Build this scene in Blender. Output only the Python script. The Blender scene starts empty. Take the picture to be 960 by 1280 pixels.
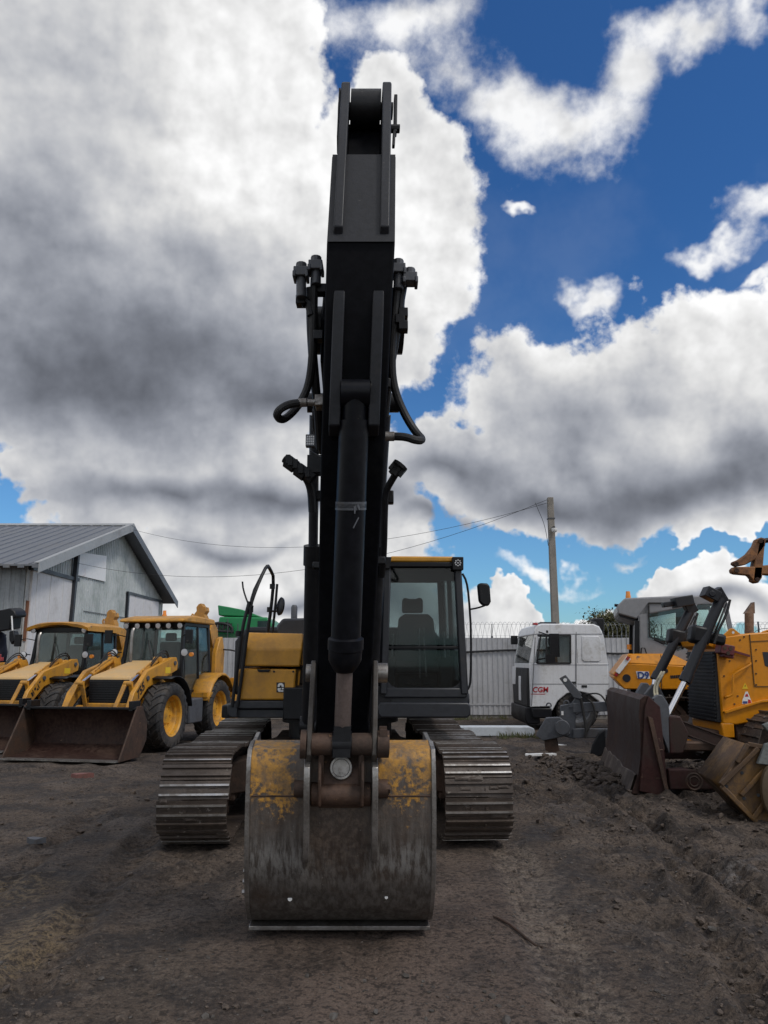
import bpy, bmesh, math, random
import numpy as np
from mathutils import Vector, Matrix

R = math.radians
PITCH = R(10.9)
CAM_H = 1.7
FOC = 962.0
scene = bpy.context.scene
col = scene.collection

# ---------------------------------------------------------------- camera
cam_d = bpy.data.cameras.new('camera')
cam_d.sensor_fit = 'VERTICAL'
cam_d.sensor_height = 36.0
cam_d.lens = FOC / 1280.0 * 36.0
cam_d.clip_end = 3000.0
cam_d.clip_start = 0.05
cam = bpy.data.objects.new('camera', cam_d)
col.objects.link(cam)
cam.location = (0, 0, CAM_H)
cam.rotation_euler = (R(90) + PITCH, 0, 0)
scene.camera = cam
scene.view_settings.view_transform = 'Standard'
scene.view_settings.look = 'None'
scene.view_settings.exposure = 0.0
scene.view_settings.gamma = 1.0
scene.view_settings.use_curve_mapping = False


def ray(px, py):
    """direction, through the photograph's pixel, per metre along the optical axis"""
    dx = (px - 480.0) / FOC
    dy = (640.0 - py) / FOC
    return Vector((dx, math.cos(PITCH) - dy * math.sin(PITCH), math.sin(PITCH) + dy * math.cos(PITCH)))


def P(px, py, Y):
    """world point seen at a photo pixel, at the distance Y in front of the camera"""
    d = ray(px, py)
    t = Y / d.y
    return Vector((d.x * t, Y, CAM_H + d.z * t))
# ---------------------------------------------------------------- sky and sun
class NT:
    """small helper for building node trees"""
    def __init__(s, tree):
        s.t = tree
        s.n = tree.nodes
        s.l = tree.links

    def new(s, typ, **kw):
        n = s.n.new(typ)
        for k, v in kw.items():
            setattr(n, k, v)
        return n

    def put(s, inp, v):
        if isinstance(v, bpy.types.NodeSocket):
            s.l.new(v, inp)
        elif v is not None:
            inp.default_value = v

    def math(s, op, a, b=None, c=None, clamp=False):
        n = s.new('ShaderNodeMath', operation=op)
        n.use_clamp = clamp
        s.put(n.inputs[0], a)
        if b is not None:
            s.put(n.inputs[1], b)
        if c is not None:
            s.put(n.inputs[2], c)
        return n.outputs[0]

    def vec(s, op, a, b=None, scale=None):
        n = s.new('ShaderNodeVectorMath', operation=op)
        s.put(n.inputs[0], a)
        if b is not None:
            s.put(n.inputs[1], b)
        if scale is not None:
            s.put(n.inputs['Scale'], scale)
        return n.outputs['Value'] if op in ('LENGTH', 'DOT_PRODUCT', 'DISTANCE') else n.outputs[0]

    def noise(s, v, scale, detail=6.0, rough=0.55, dist=0.0, out='Fac'):
        n = s.new('ShaderNodeTexNoise')
        s.put(n.inputs['Vector'], v)
        n.inputs['Scale'].default_value = scale
        n.inputs['Detail'].default_value = detail
        n.inputs['Roughness'].default_value = rough
        n.inputs['Distortion'].default_value = dist
        return n.outputs[out]

    def ramp(s, v, lo, hi, a=0.0, b=1.0, smooth=True):
        n = s.new('ShaderNodeMapRange')
        n.interpolation_type = 'SMOOTHSTEP' if smooth else 'LINEAR'
        s.put(n.inputs['Value'], v)
        n.inputs['From Min'].default_value = lo
        n.inputs['From Max'].default_value = hi
        n.inputs['To Min'].default_value = a
        n.inputs['To Max'].default_value = b
        return n.outputs[0]

    def mix(s, f, a, b, blend='MIX'):
        n = s.new('ShaderNodeMix', data_type='RGBA', blend_type=blend)
        s.put(n.inputs[0], f)
        s.put(n.inputs[6], a if isinstance(a, bpy.types.NodeSocket) else tuple(a) + (1.0,) * (4 - len(a)))
        s.put(n.inputs[7], b if isinstance(b, bpy.types.NodeSocket) else tuple(b) + (1.0,) * (4 - len(b)))
        return n.outputs[2]

    def rgbval(s, v):
        n = s.new('ShaderNodeCombineColor')
        for i in range(3):
            s.put(n.inputs[i], v)
        return n.outputs[0]


SUN_AZ = R(128.0)     # clockwise from straight ahead: behind the viewer, to the right
SUN_EL = R(52.0)


def build_world():
    w = bpy.data.worlds.new('World')
    scene.world = w
    w.use_nodes = True
    t = NT(w.node_tree)
    t.n.clear()
    out = t.new('ShaderNodeOutputWorld')
    bg = t.new('ShaderNodeBackground')
    t.l.new(bg.outputs[0], out.inputs[0])
    bg.inputs['Strength'].default_value = 0.1
    sky = t.new('ShaderNodeTexSky')
    sky.sky_type = 'NISHITA'
    sky.sun_disc = False
    sky.sun_elevation = SUN_EL
    sky.sun_rotation = SUN_AZ
    sky.air_density = 1.0
    sky.dust_density = 0.4
    sky.ozone_density = 2.2
    d = t.new('ShaderNodeTexCoord').outputs['Generated']
    sep = t.new('ShaderNodeSeparateXYZ')
    t.l.new(d, sep.inputs[0])
    az = t.math('MULTIPLY', t.math('ARCTAN2', sep.outputs[0], sep.outputs[1]), 57.2958)
    el = t.math('MULTIPLY', t.math('ARCSINE', sep.outputs[2]), 57.2958)
    cmb = t.new('ShaderNodeCombineXYZ')
    t.l.new(az, cmb.inputs[0])
    t.l.new(el, cmb.inputs[1])
    # flattened coordinate so that clouds compress towards the horizon like real decks
    warp1 = t.vec('SCALE', t.vec('SUBTRACT', t.noise(d, 4.5, 2.0, 0.55, out='Color'), (0.5, 0.5, 0.5)), scale=13.0)
    warp2 = t.vec('SCALE', t.vec('SUBTRACT', t.noise(d, 24.0, 3.0, 0.6, out='Color'), (0.5, 0.5, 0.5)), scale=3.6)
    pos = t.vec('ADD', cmb.outputs[0], t.vec('ADD', warp1, warp2))
    pos = t.vec('MULTIPLY', pos, (1.0, 1.0, 0.0))
    soft = t.vec('MULTIPLY', t.vec('ADD', cmb.outputs[0], warp1), (1.0, 1.0, 0.0))

    def ang(px, py):
        v = ray(px, py).normalized()
        return math.degrees(math.atan2(v.x, v.y)), math.degrees(math.asin(v.z))

    def blob(p, cx, cy, rx, ry):
        a, e = ang(cx, cy)
        a0, _ = ang(cx - rx, cy)
        a1, _ = ang(cx + rx, cy)
        _, e0 = ang(cx, cy + ry)
        _, e1 = ang(cx, cy - ry)
        v = t.vec('SUBTRACT', p, (a, e, 0.0))
        v = t.vec('MULTIPLY', v, (2.0 / (a1 - a0), 2.0 / (e1 - e0), 0.0))
        return t.vec('LENGTH', v)

    def field(p, blobs, k=0.25):
        f = None
        for b in blobs:
            q = blob(p, *b[:4])
            if len(b) > 4:
                q = t.math('ADD', q, b[4])
            f = q if f is None else t.math('SMOOTH_MIN', f, q, k)
        return f

    thick = [(130, 170, 330, 320), (412, 325, 216, 195), (300, 60, 150, 130), (60, 430, 230, 120),
             (300, 455, 250, 75), (470, 215, 95, 120), (480, 420, 110, 70),
             (770, 500, 210, 130), (900, 460, 150, 110), (640, 585, 170, 70), (850, 590, 220, 72),
             (560, 560, 110, 55), (200, 575, 220, 55), (390, 600, 160, 75), (300, 665, 220, 50), (230, 525, 190, 45), (250, 730, 210, 60), (150, 640, 80, 30), (690, 775, 120, 34), (645, 745, 60, 22), (470, 680, 100, 60),
             (130, 600, 80, 40), (40, 560, 60, 35), (655, 770, 110, 28), (870, 735, 90, 28),
             (350, 740, 230, 58), (610, 790, 190, 34), (870, 775, 140, 40), (20, 662, 60, 12), (950, 660, 90, 26)]
    wispy = [(520, 50, 100, 75, 0.1), (600, 120, 110, 72, 0.12), (480, 130, 60, 50, 0.15), (690, 130, 115, 62, 0.05), (760, 70, 70, 70, 0.2),
             (850, 40, 110, 55, 0.1), (950, 20, 70, 45, 0.0), (955, 255, 60, 42, 0.1), (890, 300, 70, 26, 0.15),
             (730, 355, 34, 26, 0.1), (860, 395, 150, 24, 0.3), (660, 250, 26, 10, 0.25), (940, 345, 50, 14, 0.3),
             (690, 705, 90, 16, 0.2), (800, 680, 80, 14, 0.3)]
    fine = t.noise(d, 16.0, 5.0, 0.6)
    fine2 = t.noise(d, 8.0, 7.0, 0.62)
    q1 = field(pos, thick)
    q2 = field(pos, wispy, 0.15)
    D1 = t.math('ADD', t.math('SUBTRACT', 1.0, q1), t.math('MULTIPLY', t.math('SUBTRACT', fine, 0.5), 0.75))
    D2 = t.math('ADD', t.math('SUBTRACT', 1.0, q2), t.math('MULTIPLY', t.math('SUBTRACT', fine2, 0.5), 2.5))
    # the rest of the sky (beside and behind the view): broken cumulus
    genn = t.noise(t.vec('MULTIPLY', d, (1.0, 1.0, 1.6)), 2.6, 4.0, 0.58)
    beside = t.math('MAXIMUM', t.ramp(t.math('ABSOLUTE', az), 34.0, 52.0), t.ramp(el, 50.0, 64.0))
    D3 = t.math('SUBTRACT', t.math('MULTIPLY', t.math('SUBTRACT', genn, 0.40), 3.0), t.math('MULTIPLY', t.math('SUBTRACT', 1.0, beside), 3.0))
    a1 = t.ramp(D1, -0.02, 0.14)
    a2 = t.ramp(D2, -0.10, 0.80, 0.0, 0.95)
    veil = t.math('MULTIPLY', t.ramp(t.noise(d, 5.0, 5.0, 0.6), 0.46, 0.74, 0.0, 0.06), t.ramp(el, 12.0, 24.0))
    a3 = t.ramp(D3, 0.0, 0.3)
    alpha = t.math('MAXIMUM', t.math('MAXIMUM', a1, a2), a3)
    # brightness: lit towards the sun side, grey where the cloud is thick
    darkb = [(130, 435, 330, 110, -0.05), (330, 475, 160, 65, 0.1), (30, 300, 250, 180, 0.55), (260, 310, 180, 150, 0.75),
             (850, 600, 260, 70, 0.05), (670, 605, 200, 50, 0.2), (740, 510, 170, 100, 0.6), (370, 628, 260, 44, 0.2), (190, 612, 180, 40, 0.3),
             (560, 590, 110, 50, 0.25), (350, 772, 280, 18, 0.45), (260, 700, 160, 16, 0.5), (640, 800, 110, 18, 0.3), (880, 770, 120, 20, 0.3), (560, 660, 120, 30, 0.3)]
    dark = t.ramp(t.math('ADD', field(soft, darkb, 0.35), t.math('MULTIPLY', t.math('SUBTRACT', fine2, 0.5), -0.30)), 1.60, 0.05)
    s_off = (0.022, -0.010, 0.018)
    nA = t.noise(d, 9.0, 4.0, 0.52)
    nB = t.noise(t.vec('ADD', d, s_off), 9.0, 4.0, 0.52)
    relief = t.math('MULTIPLY', t.math('SUBTRACT', nA, nB), 0.95)
    vary = t.ramp(t.noise(d, 4.0, 3.0, 0.55), 0.3, 0.7, -0.09, 0.05)
    nC = t.noise(d, 26.0, 3.0, 0.55)
    nD = t.noise(t.vec('ADD', d, (0.009, -0.004, 0.008)), 26.0, 3.0, 0.55)
    relief = t.math('ADD', relief, t.math('MULTIPLY', t.math('SUBTRACT', nC, nD), 0.42))
    lit = t.math('ADD', t.math('ADD', 0.86, relief), vary)
    dim = t.ramp(field(soft, [(40, 170, 220, 270), (180, 330, 230, 110, 0.1), (700, 520, 300, 120, 0.1), (230, 620, 340, 110)], 0.3), 1.4, 0.3, 1.0, 0.68)
    lit = t.math('MULTIPLY', lit, dim)
    edge = t.ramp(D1, 0.0, 0.35, 0.10, 0.0)
    lit = t.math('ADD', lit, edge)
    grey = t.math('ADD', 0.165, t.math('MULTIPLY', relief, 0.22))
    bmix = t.math('ADD', t.math('MULTIPLY', lit, t.math('SUBTRACT', 1.0, dark)), t.math('MULTIPLY', grey, dark))
    bmix = t.math('MAXIMUM', t.math('MINIMUM', bmix, 1.0), 0.08)
    beh = t.math('MULTIPLY', beside, t.ramp(genn, 0.4, 0.75, 1.0, 0.55))  # unseen clouds behind made bright, put in to light the machines' fronts
    bmix = t.math('ADD', t.math('MULTIPLY', bmix, t.math('SUBTRACT', 1.0, beside)), beh)
    tint = t.mix(t.ramp(bmix, 0.1, 0.8), (0.88, 0.95, 1.13), (1.0, 1.0, 1.0))
    cloud = t.mix(1.0, t.rgbval(t.math('MULTIPLY', bmix, 10.0)), tint, 'MULTIPLY')
    blue = t.mix(1.0, sky.outputs[0], t.mix(t.ramp(el, 6.0, 32.0), (0.52, 0.86, 1.12), (0.31, 0.66, 1.05)), 'MULTIPLY')
    blue = t.mix(veil, blue, (6.6, 7.2, 8.2))
    c = t.mix(alpha, blue, cloud)
    t.l.new(c, bg.inputs['Color'])

    sd = bpy.data.lights.new('sun', 'SUN')
    sd.energy = 1.5
    sd.angle = R(11.0)
    sd.color = (1.0, 0.95, 0.88)
    so = bpy.data.objects.new('sun', sd)
    col.objects.link(so)
    v = Vector((math.sin(SUN_AZ) * math.cos(SUN_EL), math.cos(SUN_AZ) * math.cos(SUN_EL), math.sin(SUN_EL)))
    so.rotation_euler = v.to_track_quat('Z', 'Y').to_euler()
    so.location = v * 60


build_world()
# ---------------------------------------------------------------- mesh building helpers
def frame_z(d, up=Vector((0, 0, 1))):
    """rotation whose z axis is d"""
    d = Vector(d).normalized()
    if abs(d.dot(up)) > 0.98:
        up = Vector((0, 1, 0))
    x = up.cross(d).normalized()
    y = d.cross(x)
    return Matrix((x, y, d)).transposed()


class MB:
    """collects shapes for ONE mesh object"""
    def __init__(s):
        s.v = []
        s.f = []
        s.m = []
        s.cur = 0
        s.cuts = []

    def cut(s):
        """what follows is a piece of its own: build() makes one object per piece"""
        if s.f and (not s.cuts or s.cuts[-1] != (len(s.v), len(s.f))):
            s.cuts.append((len(s.v), len(s.f)))
        return s

    def add(s, vs, fs):
        o = len(s.v)
        s.v.extend([tuple(v) for v in vs])
        for f in fs:
            s.f.append([i + o for i in f])
            s.m.append(s.cur)
        return s

    def box(s, x0, x1, y0, y1, z0, z1):
        return s.hexa([(x0, y0, z0), (x1, y0, z0), (x1, y1, z0), (x0, y1, z0), (x0, y0, z1), (x1, y0, z1), (x1, y1, z1), (x0, y1, z1)])

    def hexa(s, p):
        return s.add(p, [(0, 3, 2, 1), (4, 5, 6, 7), (0, 1, 5, 4), (1, 2, 6, 5), (2, 3, 7, 6), (3, 0, 4, 7)])

    def obox(s, c, size, rot):
        c = Vector(c)
        h = [Vector((a * size[0] / 2, b * size[1] / 2, d * size[2] / 2)) for d in (-1, 1) for a, b in ((-1, -1), (1, -1), (1, 1), (-1, 1))]
        return s.hexa([c + rot @ q for q in h])

    def bar(s, p0, p1, w, h, up=(0, 0, 1)):
        """rectangular bar from p0 to p1; w across, h along up"""
        p0, p1 = Vector(p0), Vector(p1)
        m = frame_z(p1 - p0, Vector(up))
        return s.obox((p0 + p1) / 2, (w, h, (p1 - p0).length), m)

    def prism(s, poly, a0, a1, axis='x'):
        """polygon extruded along an axis: axis x takes (y,z), y takes (x,z), z takes (x,y)"""
        def mk(q, a):
            return {'x': (a, q[0], q[1]), 'y': (q[0], a, q[1]), 'z': (q[0], q[1], a)}[axis]
        n = len(poly)
        area = sum(poly[i][0] * poly[(i + 1) % n][1] - poly[(i + 1) % n][0] * poly[i][1] for i in range(n))
        if area < 0:
            poly = poly[::-1]
        vs = [mk(q, a0) for q in poly] + [mk(q, a1) for q in poly]
        fs = [list(range(n))[::-1], list(range(n, 2 * n))] + [(i, (i + 1) % n, n + (i + 1) % n, n + i) for i in range(n)]
        if axis == 'y':
            fs = [list(f)[::-1] for f in fs]
        if a1 < a0:
            fs = [list(f)[::-1] for f in fs]
        return s.add(vs, fs)

    def cyl(s, p0, p1, r, seg=16, r2=None, caps=True):
        p0, p1 = Vector(p0), Vector(p1)
        r2 = r if r2 is None else r2
        m = frame_z(p1 - p0)
        vs = []
        for p, rr in ((p0, r), (p1, r2)):
            for i in range(seg):
                a = 2 * math.pi * i / seg
                vs.append(p + m @ Vector((rr * math.cos(a), rr * math.sin(a), 0)))
        fs = [(i, (i + 1) % seg, seg + (i + 1) % seg, seg + i) for i in range(seg)]
        if caps:
            fs += [list(range(seg))[::-1], list(range(seg, 2 * seg))]
        return s.add(vs, fs)

    def lathe(s, prof, c, d, seg=24, closed=False):
        """profile of (t along d, radius) turned about the axis through c"""
        c = Vector(c)
        m = frame_z(d)
        n = len(prof)
        vs = []
        for t, r in prof:
            for i in range(seg):
                a = 2 * math.pi * i / seg
                vs.append(c + m @ Vector((r * math.cos(a), r * math.sin(a), t)))
        fs = []
        for k in range(n if closed else n - 1):
            k2 = (k + 1) % n
            for i in range(seg):
                j = (i + 1) % seg
                fs.append((k * seg + i, k * seg + j, k2 * seg + j, k2 * seg + i))
        return s.add(vs, fs)

    def tube(s, pts, r, seg=8, smooth=0, caps=True):
        pts = [Vector(p) for p in pts]
        for _ in range(smooth):
            q = [pts[0]]
            for a, b in zip(pts, pts[1:]):
                q += [a * 0.75 + b * 0.25, a * 0.25 + b * 0.75]
            q.append(pts[-1])
            pts = q
        n = len(pts)
        rs = r if isinstance(r, (list, tuple)) else [r] * n
        vs = []
        prev = None
        for i, p in enumerate(pts):
            d = (pts[min(i + 1, n - 1)] - pts[max(i - 1, 0)]).normalized()
            if prev is None:
                x = d.orthogonal().normalized()
            else:
                x = (prev - d * prev.dot(d)).normalized()
            prev = x
            y = d.cross(x)
            for k in range(seg):
                a = 2 * math.pi * k / seg
                vs.append(p + (x * math.cos(a) + y * math.sin(a)) * rs[min(i, len(rs) - 1)])
        fs = []
        for i in range(n - 1):
            for k in range(seg):
                j = (k + 1) % seg
                fs.append((i * seg + k, i * seg + j, (i + 1) * seg + j, (i + 1) * seg + k))
        if caps:
            fs += [list(range(seg))[::-1], list(range((n - 1) * seg, n * seg))]
        return s.add(vs, fs)

    def sheet(s, poly3, thick, nrm):
        """flat polygon of 3D points given a thickness along nrm"""
        nrm = Vector(nrm).normalized() * thick
        n = len(poly3)
        a = [Vector(p) for p in poly3]
        vs = a + [p + nrm for p in a]
        fs = [list(range(n))[::-1], list(range(n, 2 * n))] + [(i, (i + 1) % n, n + (i + 1) % n, n + i) for i in range(n)]
        return s.add(vs, fs)

    def shell(s, rows, thick=None):
        """grid of points (list of rows) as a surface"""
        h, w = len(rows), len(rows[0])
        vs = [p for r in rows for p in r]
        fs = [(i * w + j, i * w + j + 1, (i + 1) * w + j + 1, (i + 1) * w + j) for i in range(h - 1) for j in range(w - 1)]
        return s.add(vs, fs)

    def xf(s, M, start=0):
        for i in range(start, len(s.v)):
            s.v[i] = tuple(M @ Vector(s.v[i]))
        return s

    def build(s, name, mat, parent=None, bevel=0.0, smooth=35.0, recalc=False, sub=0):
        if s.cuts:
            first = None
            ends = [(0, 0)] + s.cuts + [(len(s.v), len(s.f))]
            for (v0, f0), (v1, f1) in zip(ends, ends[1:]):
                if f1 == f0:
                    continue
                q = MB()
                q.v = s.v[v0:v1]
                q.f = [[i - v0 for i in f] for f in s.f[f0:f1]]
                q.m = s.m[f0:f1]
                o = q.build(name, mat, parent, bevel, smooth, recalc)
                first = first or o
            return first
        me = bpy.data.meshes.new(name)
        me.from_pydata(s.v, [], s.f)
        mats = mat if isinstance(mat, (list, tuple)) else [mat]
        for m in mats:
            me.materials.append(m)
        if len(mats) > 1:
            me.polygons.foreach_set('material_index', s.m)
        if recalc:
            b = bmesh.new()
            b.from_mesh(me)
            bmesh.ops.recalc_face_normals(b, faces=b.faces)
            b.to_mesh(me)
            b.free()
        if smooth:
            me.shade_smooth()
            me.set_sharp_from_angle(angle=R(smooth))
        me.update()
        o = bpy.data.objects.new(name, me)
        col.objects.link(o)
        if parent is not None:
            o.parent = parent
        if bevel:
            md = o.modifiers.new('bevel', 'BEVEL')
            md.width = bevel
            md.segments = 2
            md.limit_method = 'ANGLE'
            md.angle_limit = R(40)
            md.harden_normals = False
        return o


def tag(o, label=None, cat=None, group=None, kind=None):
    if label:
        o['label'] = label
    if cat:
        o['category'] = cat
    if group:
        o['group'] = group
    if kind:
        o['kind'] = kind
    return o


def thing(name, label, cat, loc=(0, 0, 0), rz=0.0, group=None):
    o = bpy.data.objects.new(name, None)
    o.empty_display_size = 0.3
    col.objects.link(o)
    o.location = loc
    o.rotation_euler = (0, 0, rz)
    return tag(o, label, cat, group)


def copy_tree(o, parent=None):
    c = o.copy()
    col.objects.link(c)
    c.parent = parent
    for ch in list(o.children):
        copy_tree(ch, c)
    return c


def text(name, body, size, M, mat, parent, extrude=0.002, bold=0.0, shear=0.0):
    cu = bpy.data.curves.new(name, 'FONT')
    cu.body = body
    cu.size = size
    cu.extrude = extrude
    cu.offset = bold
    cu.shear = shear
    cu.align_x = 'CENTER'
    cu.align_y = 'CENTER'
    cu.resolution_u = 3
    tmp = bpy.data.objects.new('tmp', cu)
    col.objects.link(tmp)
    dg = bpy.context.evaluated_depsgraph_get()
    me = bpy.data.meshes.new_from_object(tmp.evaluated_get(dg))
    bpy.data.objects.remove(tmp)
    me.transform(M)
    me.materials.clear()
    me.materials.append(mat)
    me.name = name
    o = bpy.data.objects.new(name, me)
    col.objects.link(o)
    o.parent = parent
    return o


def facing_y(x, y, z, tilt=0.0, yaw=0.0):
    """text placed upright, read from -y"""
    return Matrix.Translation((x, y, z)) @ Matrix.Rotation(yaw, 4, 'Z') @ Matrix.Rotation(tilt, 4, 'Y') @ Matrix.Rotation(R(90), 4, 'X')


# ---------------------------------------------------------------- materials
MATS = {}


def mat(name, base, rough=0.5, metal=0.0, dirt=(0.06, 0.05, 0.04), amt=0.25, scale=2.5, vary=0.12, bump=0.15, bscale=40.0,
        wear=None, wear_amt=0.0, streak=0.0, coat=0.0, spec=0.5):
    """painted or bare surface with blotchy dirt, fine variation, chips and a little relief"""
    if name in MATS:
        return MATS[name]
    m = bpy.data.materials.new(name)
    m.use_nodes = True
    t = NT(m.node_tree)
    bs = t.n['Principled BSDF']
    oc = t.new('ShaderNodeTexCoord').outputs['Object']
    c = tuple(base)
    n1 = t.noise(oc, scale, 7.0, 0.62)
    n2 = t.noise(oc, scale * 9.0, 5.0, 0.6)
    f = t.math('ADD', t.math('MULTIPLY', n1, 0.65), t.math('MULTIPLY', n2, 0.35))
    out = t.mix(t.ramp(n2, 0.3, 0.7), [v * (1 - vary) for v in c], [min(1, v * (1 + vary)) for v in c])
    if streak:
        sv = t.vec('MULTIPLY', oc, (9.0, 9.0, 0.7))
        out = t.mix(t.math('MULTIPLY', t.ramp(t.noise(sv, 2.0, 5.0, 0.6), 0.45, 0.75), streak), out, dirt)
    dm = t.ramp(f, 0.62 - amt * 0.5, 0.72 - amt * 0.35, 0.0, min(1.0, 0.35 + amt))
    out = t.mix(dm, out, dirt)
    if wear:
        n3 = t.noise(oc, scale * 3.3, 9.0, 0.7)
        wm = t.ramp(n3, 0.66 - wear_amt * 0.4, 0.70 - wear_amt * 0.4)
        out = t.mix(wm, out, wear)
    t.l.new(out, bs.inputs['Base Color'])
    bs.inputs['Metallic'].default_value = metal
    rr = t.math('ADD', rough, t.math('MULTIPLY', t.math('SUBTRACT', f, 0.5), 0.5), clamp=True)
    rr = t.math('MAXIMUM', t.math('ADD', rr, t.math('MULTIPLY', dm, 0.2)), 0.08)
    t.l.new(rr, bs.inputs['Roughness'])
    bs.inputs['Specular IOR Level'].default_value = spec
    if coat:
        bs.inputs['Coat Weight'].default_value = coat
        bs.inputs['Coat Roughness'].default_value = 0.15
    if bump:
        b = t.new('ShaderNodeBump')
        b.inputs['Strength'].default_value = bump
        b.inputs['Distance'].default_value = 0.01
        t.l.new(t.math('ADD', t.noise(oc, bscale, 4.0, 0.6), t.math('MULTIPLY', n1, 0.8)), b.inputs['Height'])
        t.l.new(b.outputs[0], bs.inputs['Normal'])
    MATS[name] = m
    return m


def glass(name, tintc=(0.55, 0.63, 0.62), refl=0.9, dirt=0.10):
    m = bpy.data.materials.new(name)
    m.use_nodes = True
    t = NT(m.node_tree)
    t.n.clear()
    o = t.new('ShaderNodeOutputMaterial')
    tr = t.new('ShaderNodeBsdfTransparent')
    tr.inputs[0].default_value = tuple(tintc) + (1,)
    gl = t.new('ShaderNodeBsdfGlossy')
    gl.inputs['Roughness'].default_value = 0.03
    df = t.new('ShaderNodeBsdfDiffuse')
    df.inputs[0].default_value = (0.30, 0.29, 0.27, 1)
    fr = t.new('ShaderNodeFresnel')
    fr.inputs[0].default_value = 1.5
    mx = t.new('ShaderNodeMixShader')
    t.l.new(t.math('MULTIPLY', fr.outputs[0], refl), mx.inputs[0])
    t.l.new(tr.outputs[0], mx.inputs[1])
    t.l.new(gl.outputs[0], mx.inputs[2])
    oc = t.new('ShaderNodeTexCoord').outputs['Object']
    m2 = t.new('ShaderNodeMixShader')
    t.l.new(t.ramp(t.noise(oc, 3.0, 6.0, 0.65), 0.35, 0.8, 0.02, dirt * 2.0), m2.inputs[0])
    t.l.new(mx.outputs[0], m2.inputs[1])
    t.l.new(df.outputs[0], m2.inputs[2])
    t.l.new(m2.outputs[0], o.inputs[0])
    return m


def lens(name, c):
    m = bpy.data.materials.new(name)
    m.use_nodes = True
    b = m.node_tree.nodes['Principled BSDF']
    b.inputs['Base Color'].default_value = tuple(c) + (1,)
    b.inputs['Roughness'].default_value = 0.12
    b.inputs['Coat Weight'].default_value = 0.5
    return m


MUD = (0.050, 0.040, 0.033)
K = {}
K['black'] = mat('black_paint', (0.0065, 0.007, 0.009), 0.45, 0, (0.022, 0.020, 0.018), 0.12, 2.0, 0.25, 0.12, 30, spec=0.32, wear=(0.06, 0.055, 0.05), wear_amt=0.02)
K['shadedblack'] = mat('shaded_black_paint', (0.0042, 0.0045, 0.006), 0.50, 0, (0.012, 0.011, 0.010), 0.14, 2.0, 0.25, 0.12, 30, spec=0.06, wear=(0.030, 0.027, 0.025), wear_amt=-0.02)  # shade of the down-facing arm put into a darker copy of the black
K['cylblack'] = mat('cylinder_black', (0.0050, 0.0055, 0.008), 0.40, 0, (0.013, 0.012, 0.011), 0.14, 2.0, 0.25, 0.12, 30, spec=0.18, wear=(0.05, 0.046, 0.04), wear_amt=0.0)
K['litblack'] = mat('lit_black_paint', (0.010, 0.011, 0.015), 0.45, 0, (0.022, 0.021, 0.022), 0.18, 3.0, 0.25, 0.12, 30, spec=0.35, wear=(0.07, 0.065, 0.06), wear_amt=0.02)  # same arm black made lighter: light on the upper face put into colour
K['black_soft'] = mat('black_rubber', (0.012, 0.012, 0.013), 0.62, 0, (0.04, 0.036, 0.03), 0.22, 3.0, 0.2, 0.2, 60)
K['cabgrey'] = mat('dark_grey_paint', (0.019, 0.021, 0.027), 0.40, 0, (0.05, 0.045, 0.04), 0.14, 2.0, 0.15, 0.1, 40)
K['blackgrey'] = mat('blackish_paint', (0.012, 0.0135, 0.018), 0.42, 0, (0.035, 0.031, 0.028), 0.14, 3.0, 0.15, 0.1, 40, spec=0.4)
K['yellow'] = mat('yellow_paint', (0.55, 0.265, 0.026), 0.38, 0, (0.27, 0.14, 0.04), 0.20, 1.7, 0.10, 0.08, 25, wear=(0.07, 0.05, 0.035), wear_amt=0.02, streak=0.12)
K['bhyellow'] = mat('ochre_yellow_paint', (0.56, 0.262, 0.024), 0.40, 0, (0.22, 0.125, 0.05), 0.33, 2.4, 0.10, 0.08, 25, wear=(0.09, 0.06, 0.04), wear_amt=0.09, streak=0.25)
K['paleyellow'] = mat('pale_yellow_hood', (0.60, 0.37, 0.14), 0.55, 0, (0.50, 0.36, 0.20), 0.4, 1.6, 0.08, 0.06, 25)  # paler than the loader's other yellow
K['orange'] = mat('orange_paint', (0.63, 0.235, 0.004), 0.36, 0, (0.32, 0.13, 0.015), 0.20, 1.5, 0.07, 0.06, 20, wear=(0.12, 0.06, 0.03), wear_amt=0.02, streak=0.15)
K['steel'] = mat('worn_steel', (0.30, 0.285, 0.27), 0.38, 0.75, (0.07, 0.055, 0.045), 0.34, 5.0, 0.2, 0.2, 50)
K['linksteel'] = mat('dark_link_steel', (0.075, 0.066, 0.058), 0.5, 0.2, (0.04, 0.032, 0.026), 0.34, 5.0, 0.2, 0.2, 50, wear=(0.30, 0.28, 0.26), wear_amt=0.03)
K['bright'] = mat('polished_steel', (0.52, 0.50, 0.48), 0.34, 0.6, (0.12, 0.10, 0.08), 0.40, 2.6, 0.15, 0.15, 80)
K['chrome'] = mat('chrome_rod', (0.70, 0.70, 0.72), 0.16, 1.0, (0.2, 0.18, 0.16), 0.05, 6.0, 0.05, 0.02, 80)
K['rod'] = mat('dusty_rod', (0.16, 0.125, 0.115), 0.45, 0.4, (0.08, 0.06, 0.05), 0.3, 6.0, 0.15, 0.05, 80, streak=0.4)
K['rust'] = mat('rusty_brown_steel', (0.085, 0.048, 0.032), 0.66, 0.25, (0.040, 0.030, 0.025), 0.40, 4.0, 0.25, 0.3, 50, wear=(0.22, 0.13, 0.07), wear_amt=0.06)
K['darkred'] = mat('dark_red_brown_paint', (0.044, 0.0165, 0.015), 0.52, 0.0, (0.033, 0.025, 0.020), 0.38, 2.2, 0.2, 0.2, 40, spec=0.25, wear=(0.13, 0.085, 0.06), wear_amt=0.05, streak=0.5)
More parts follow.
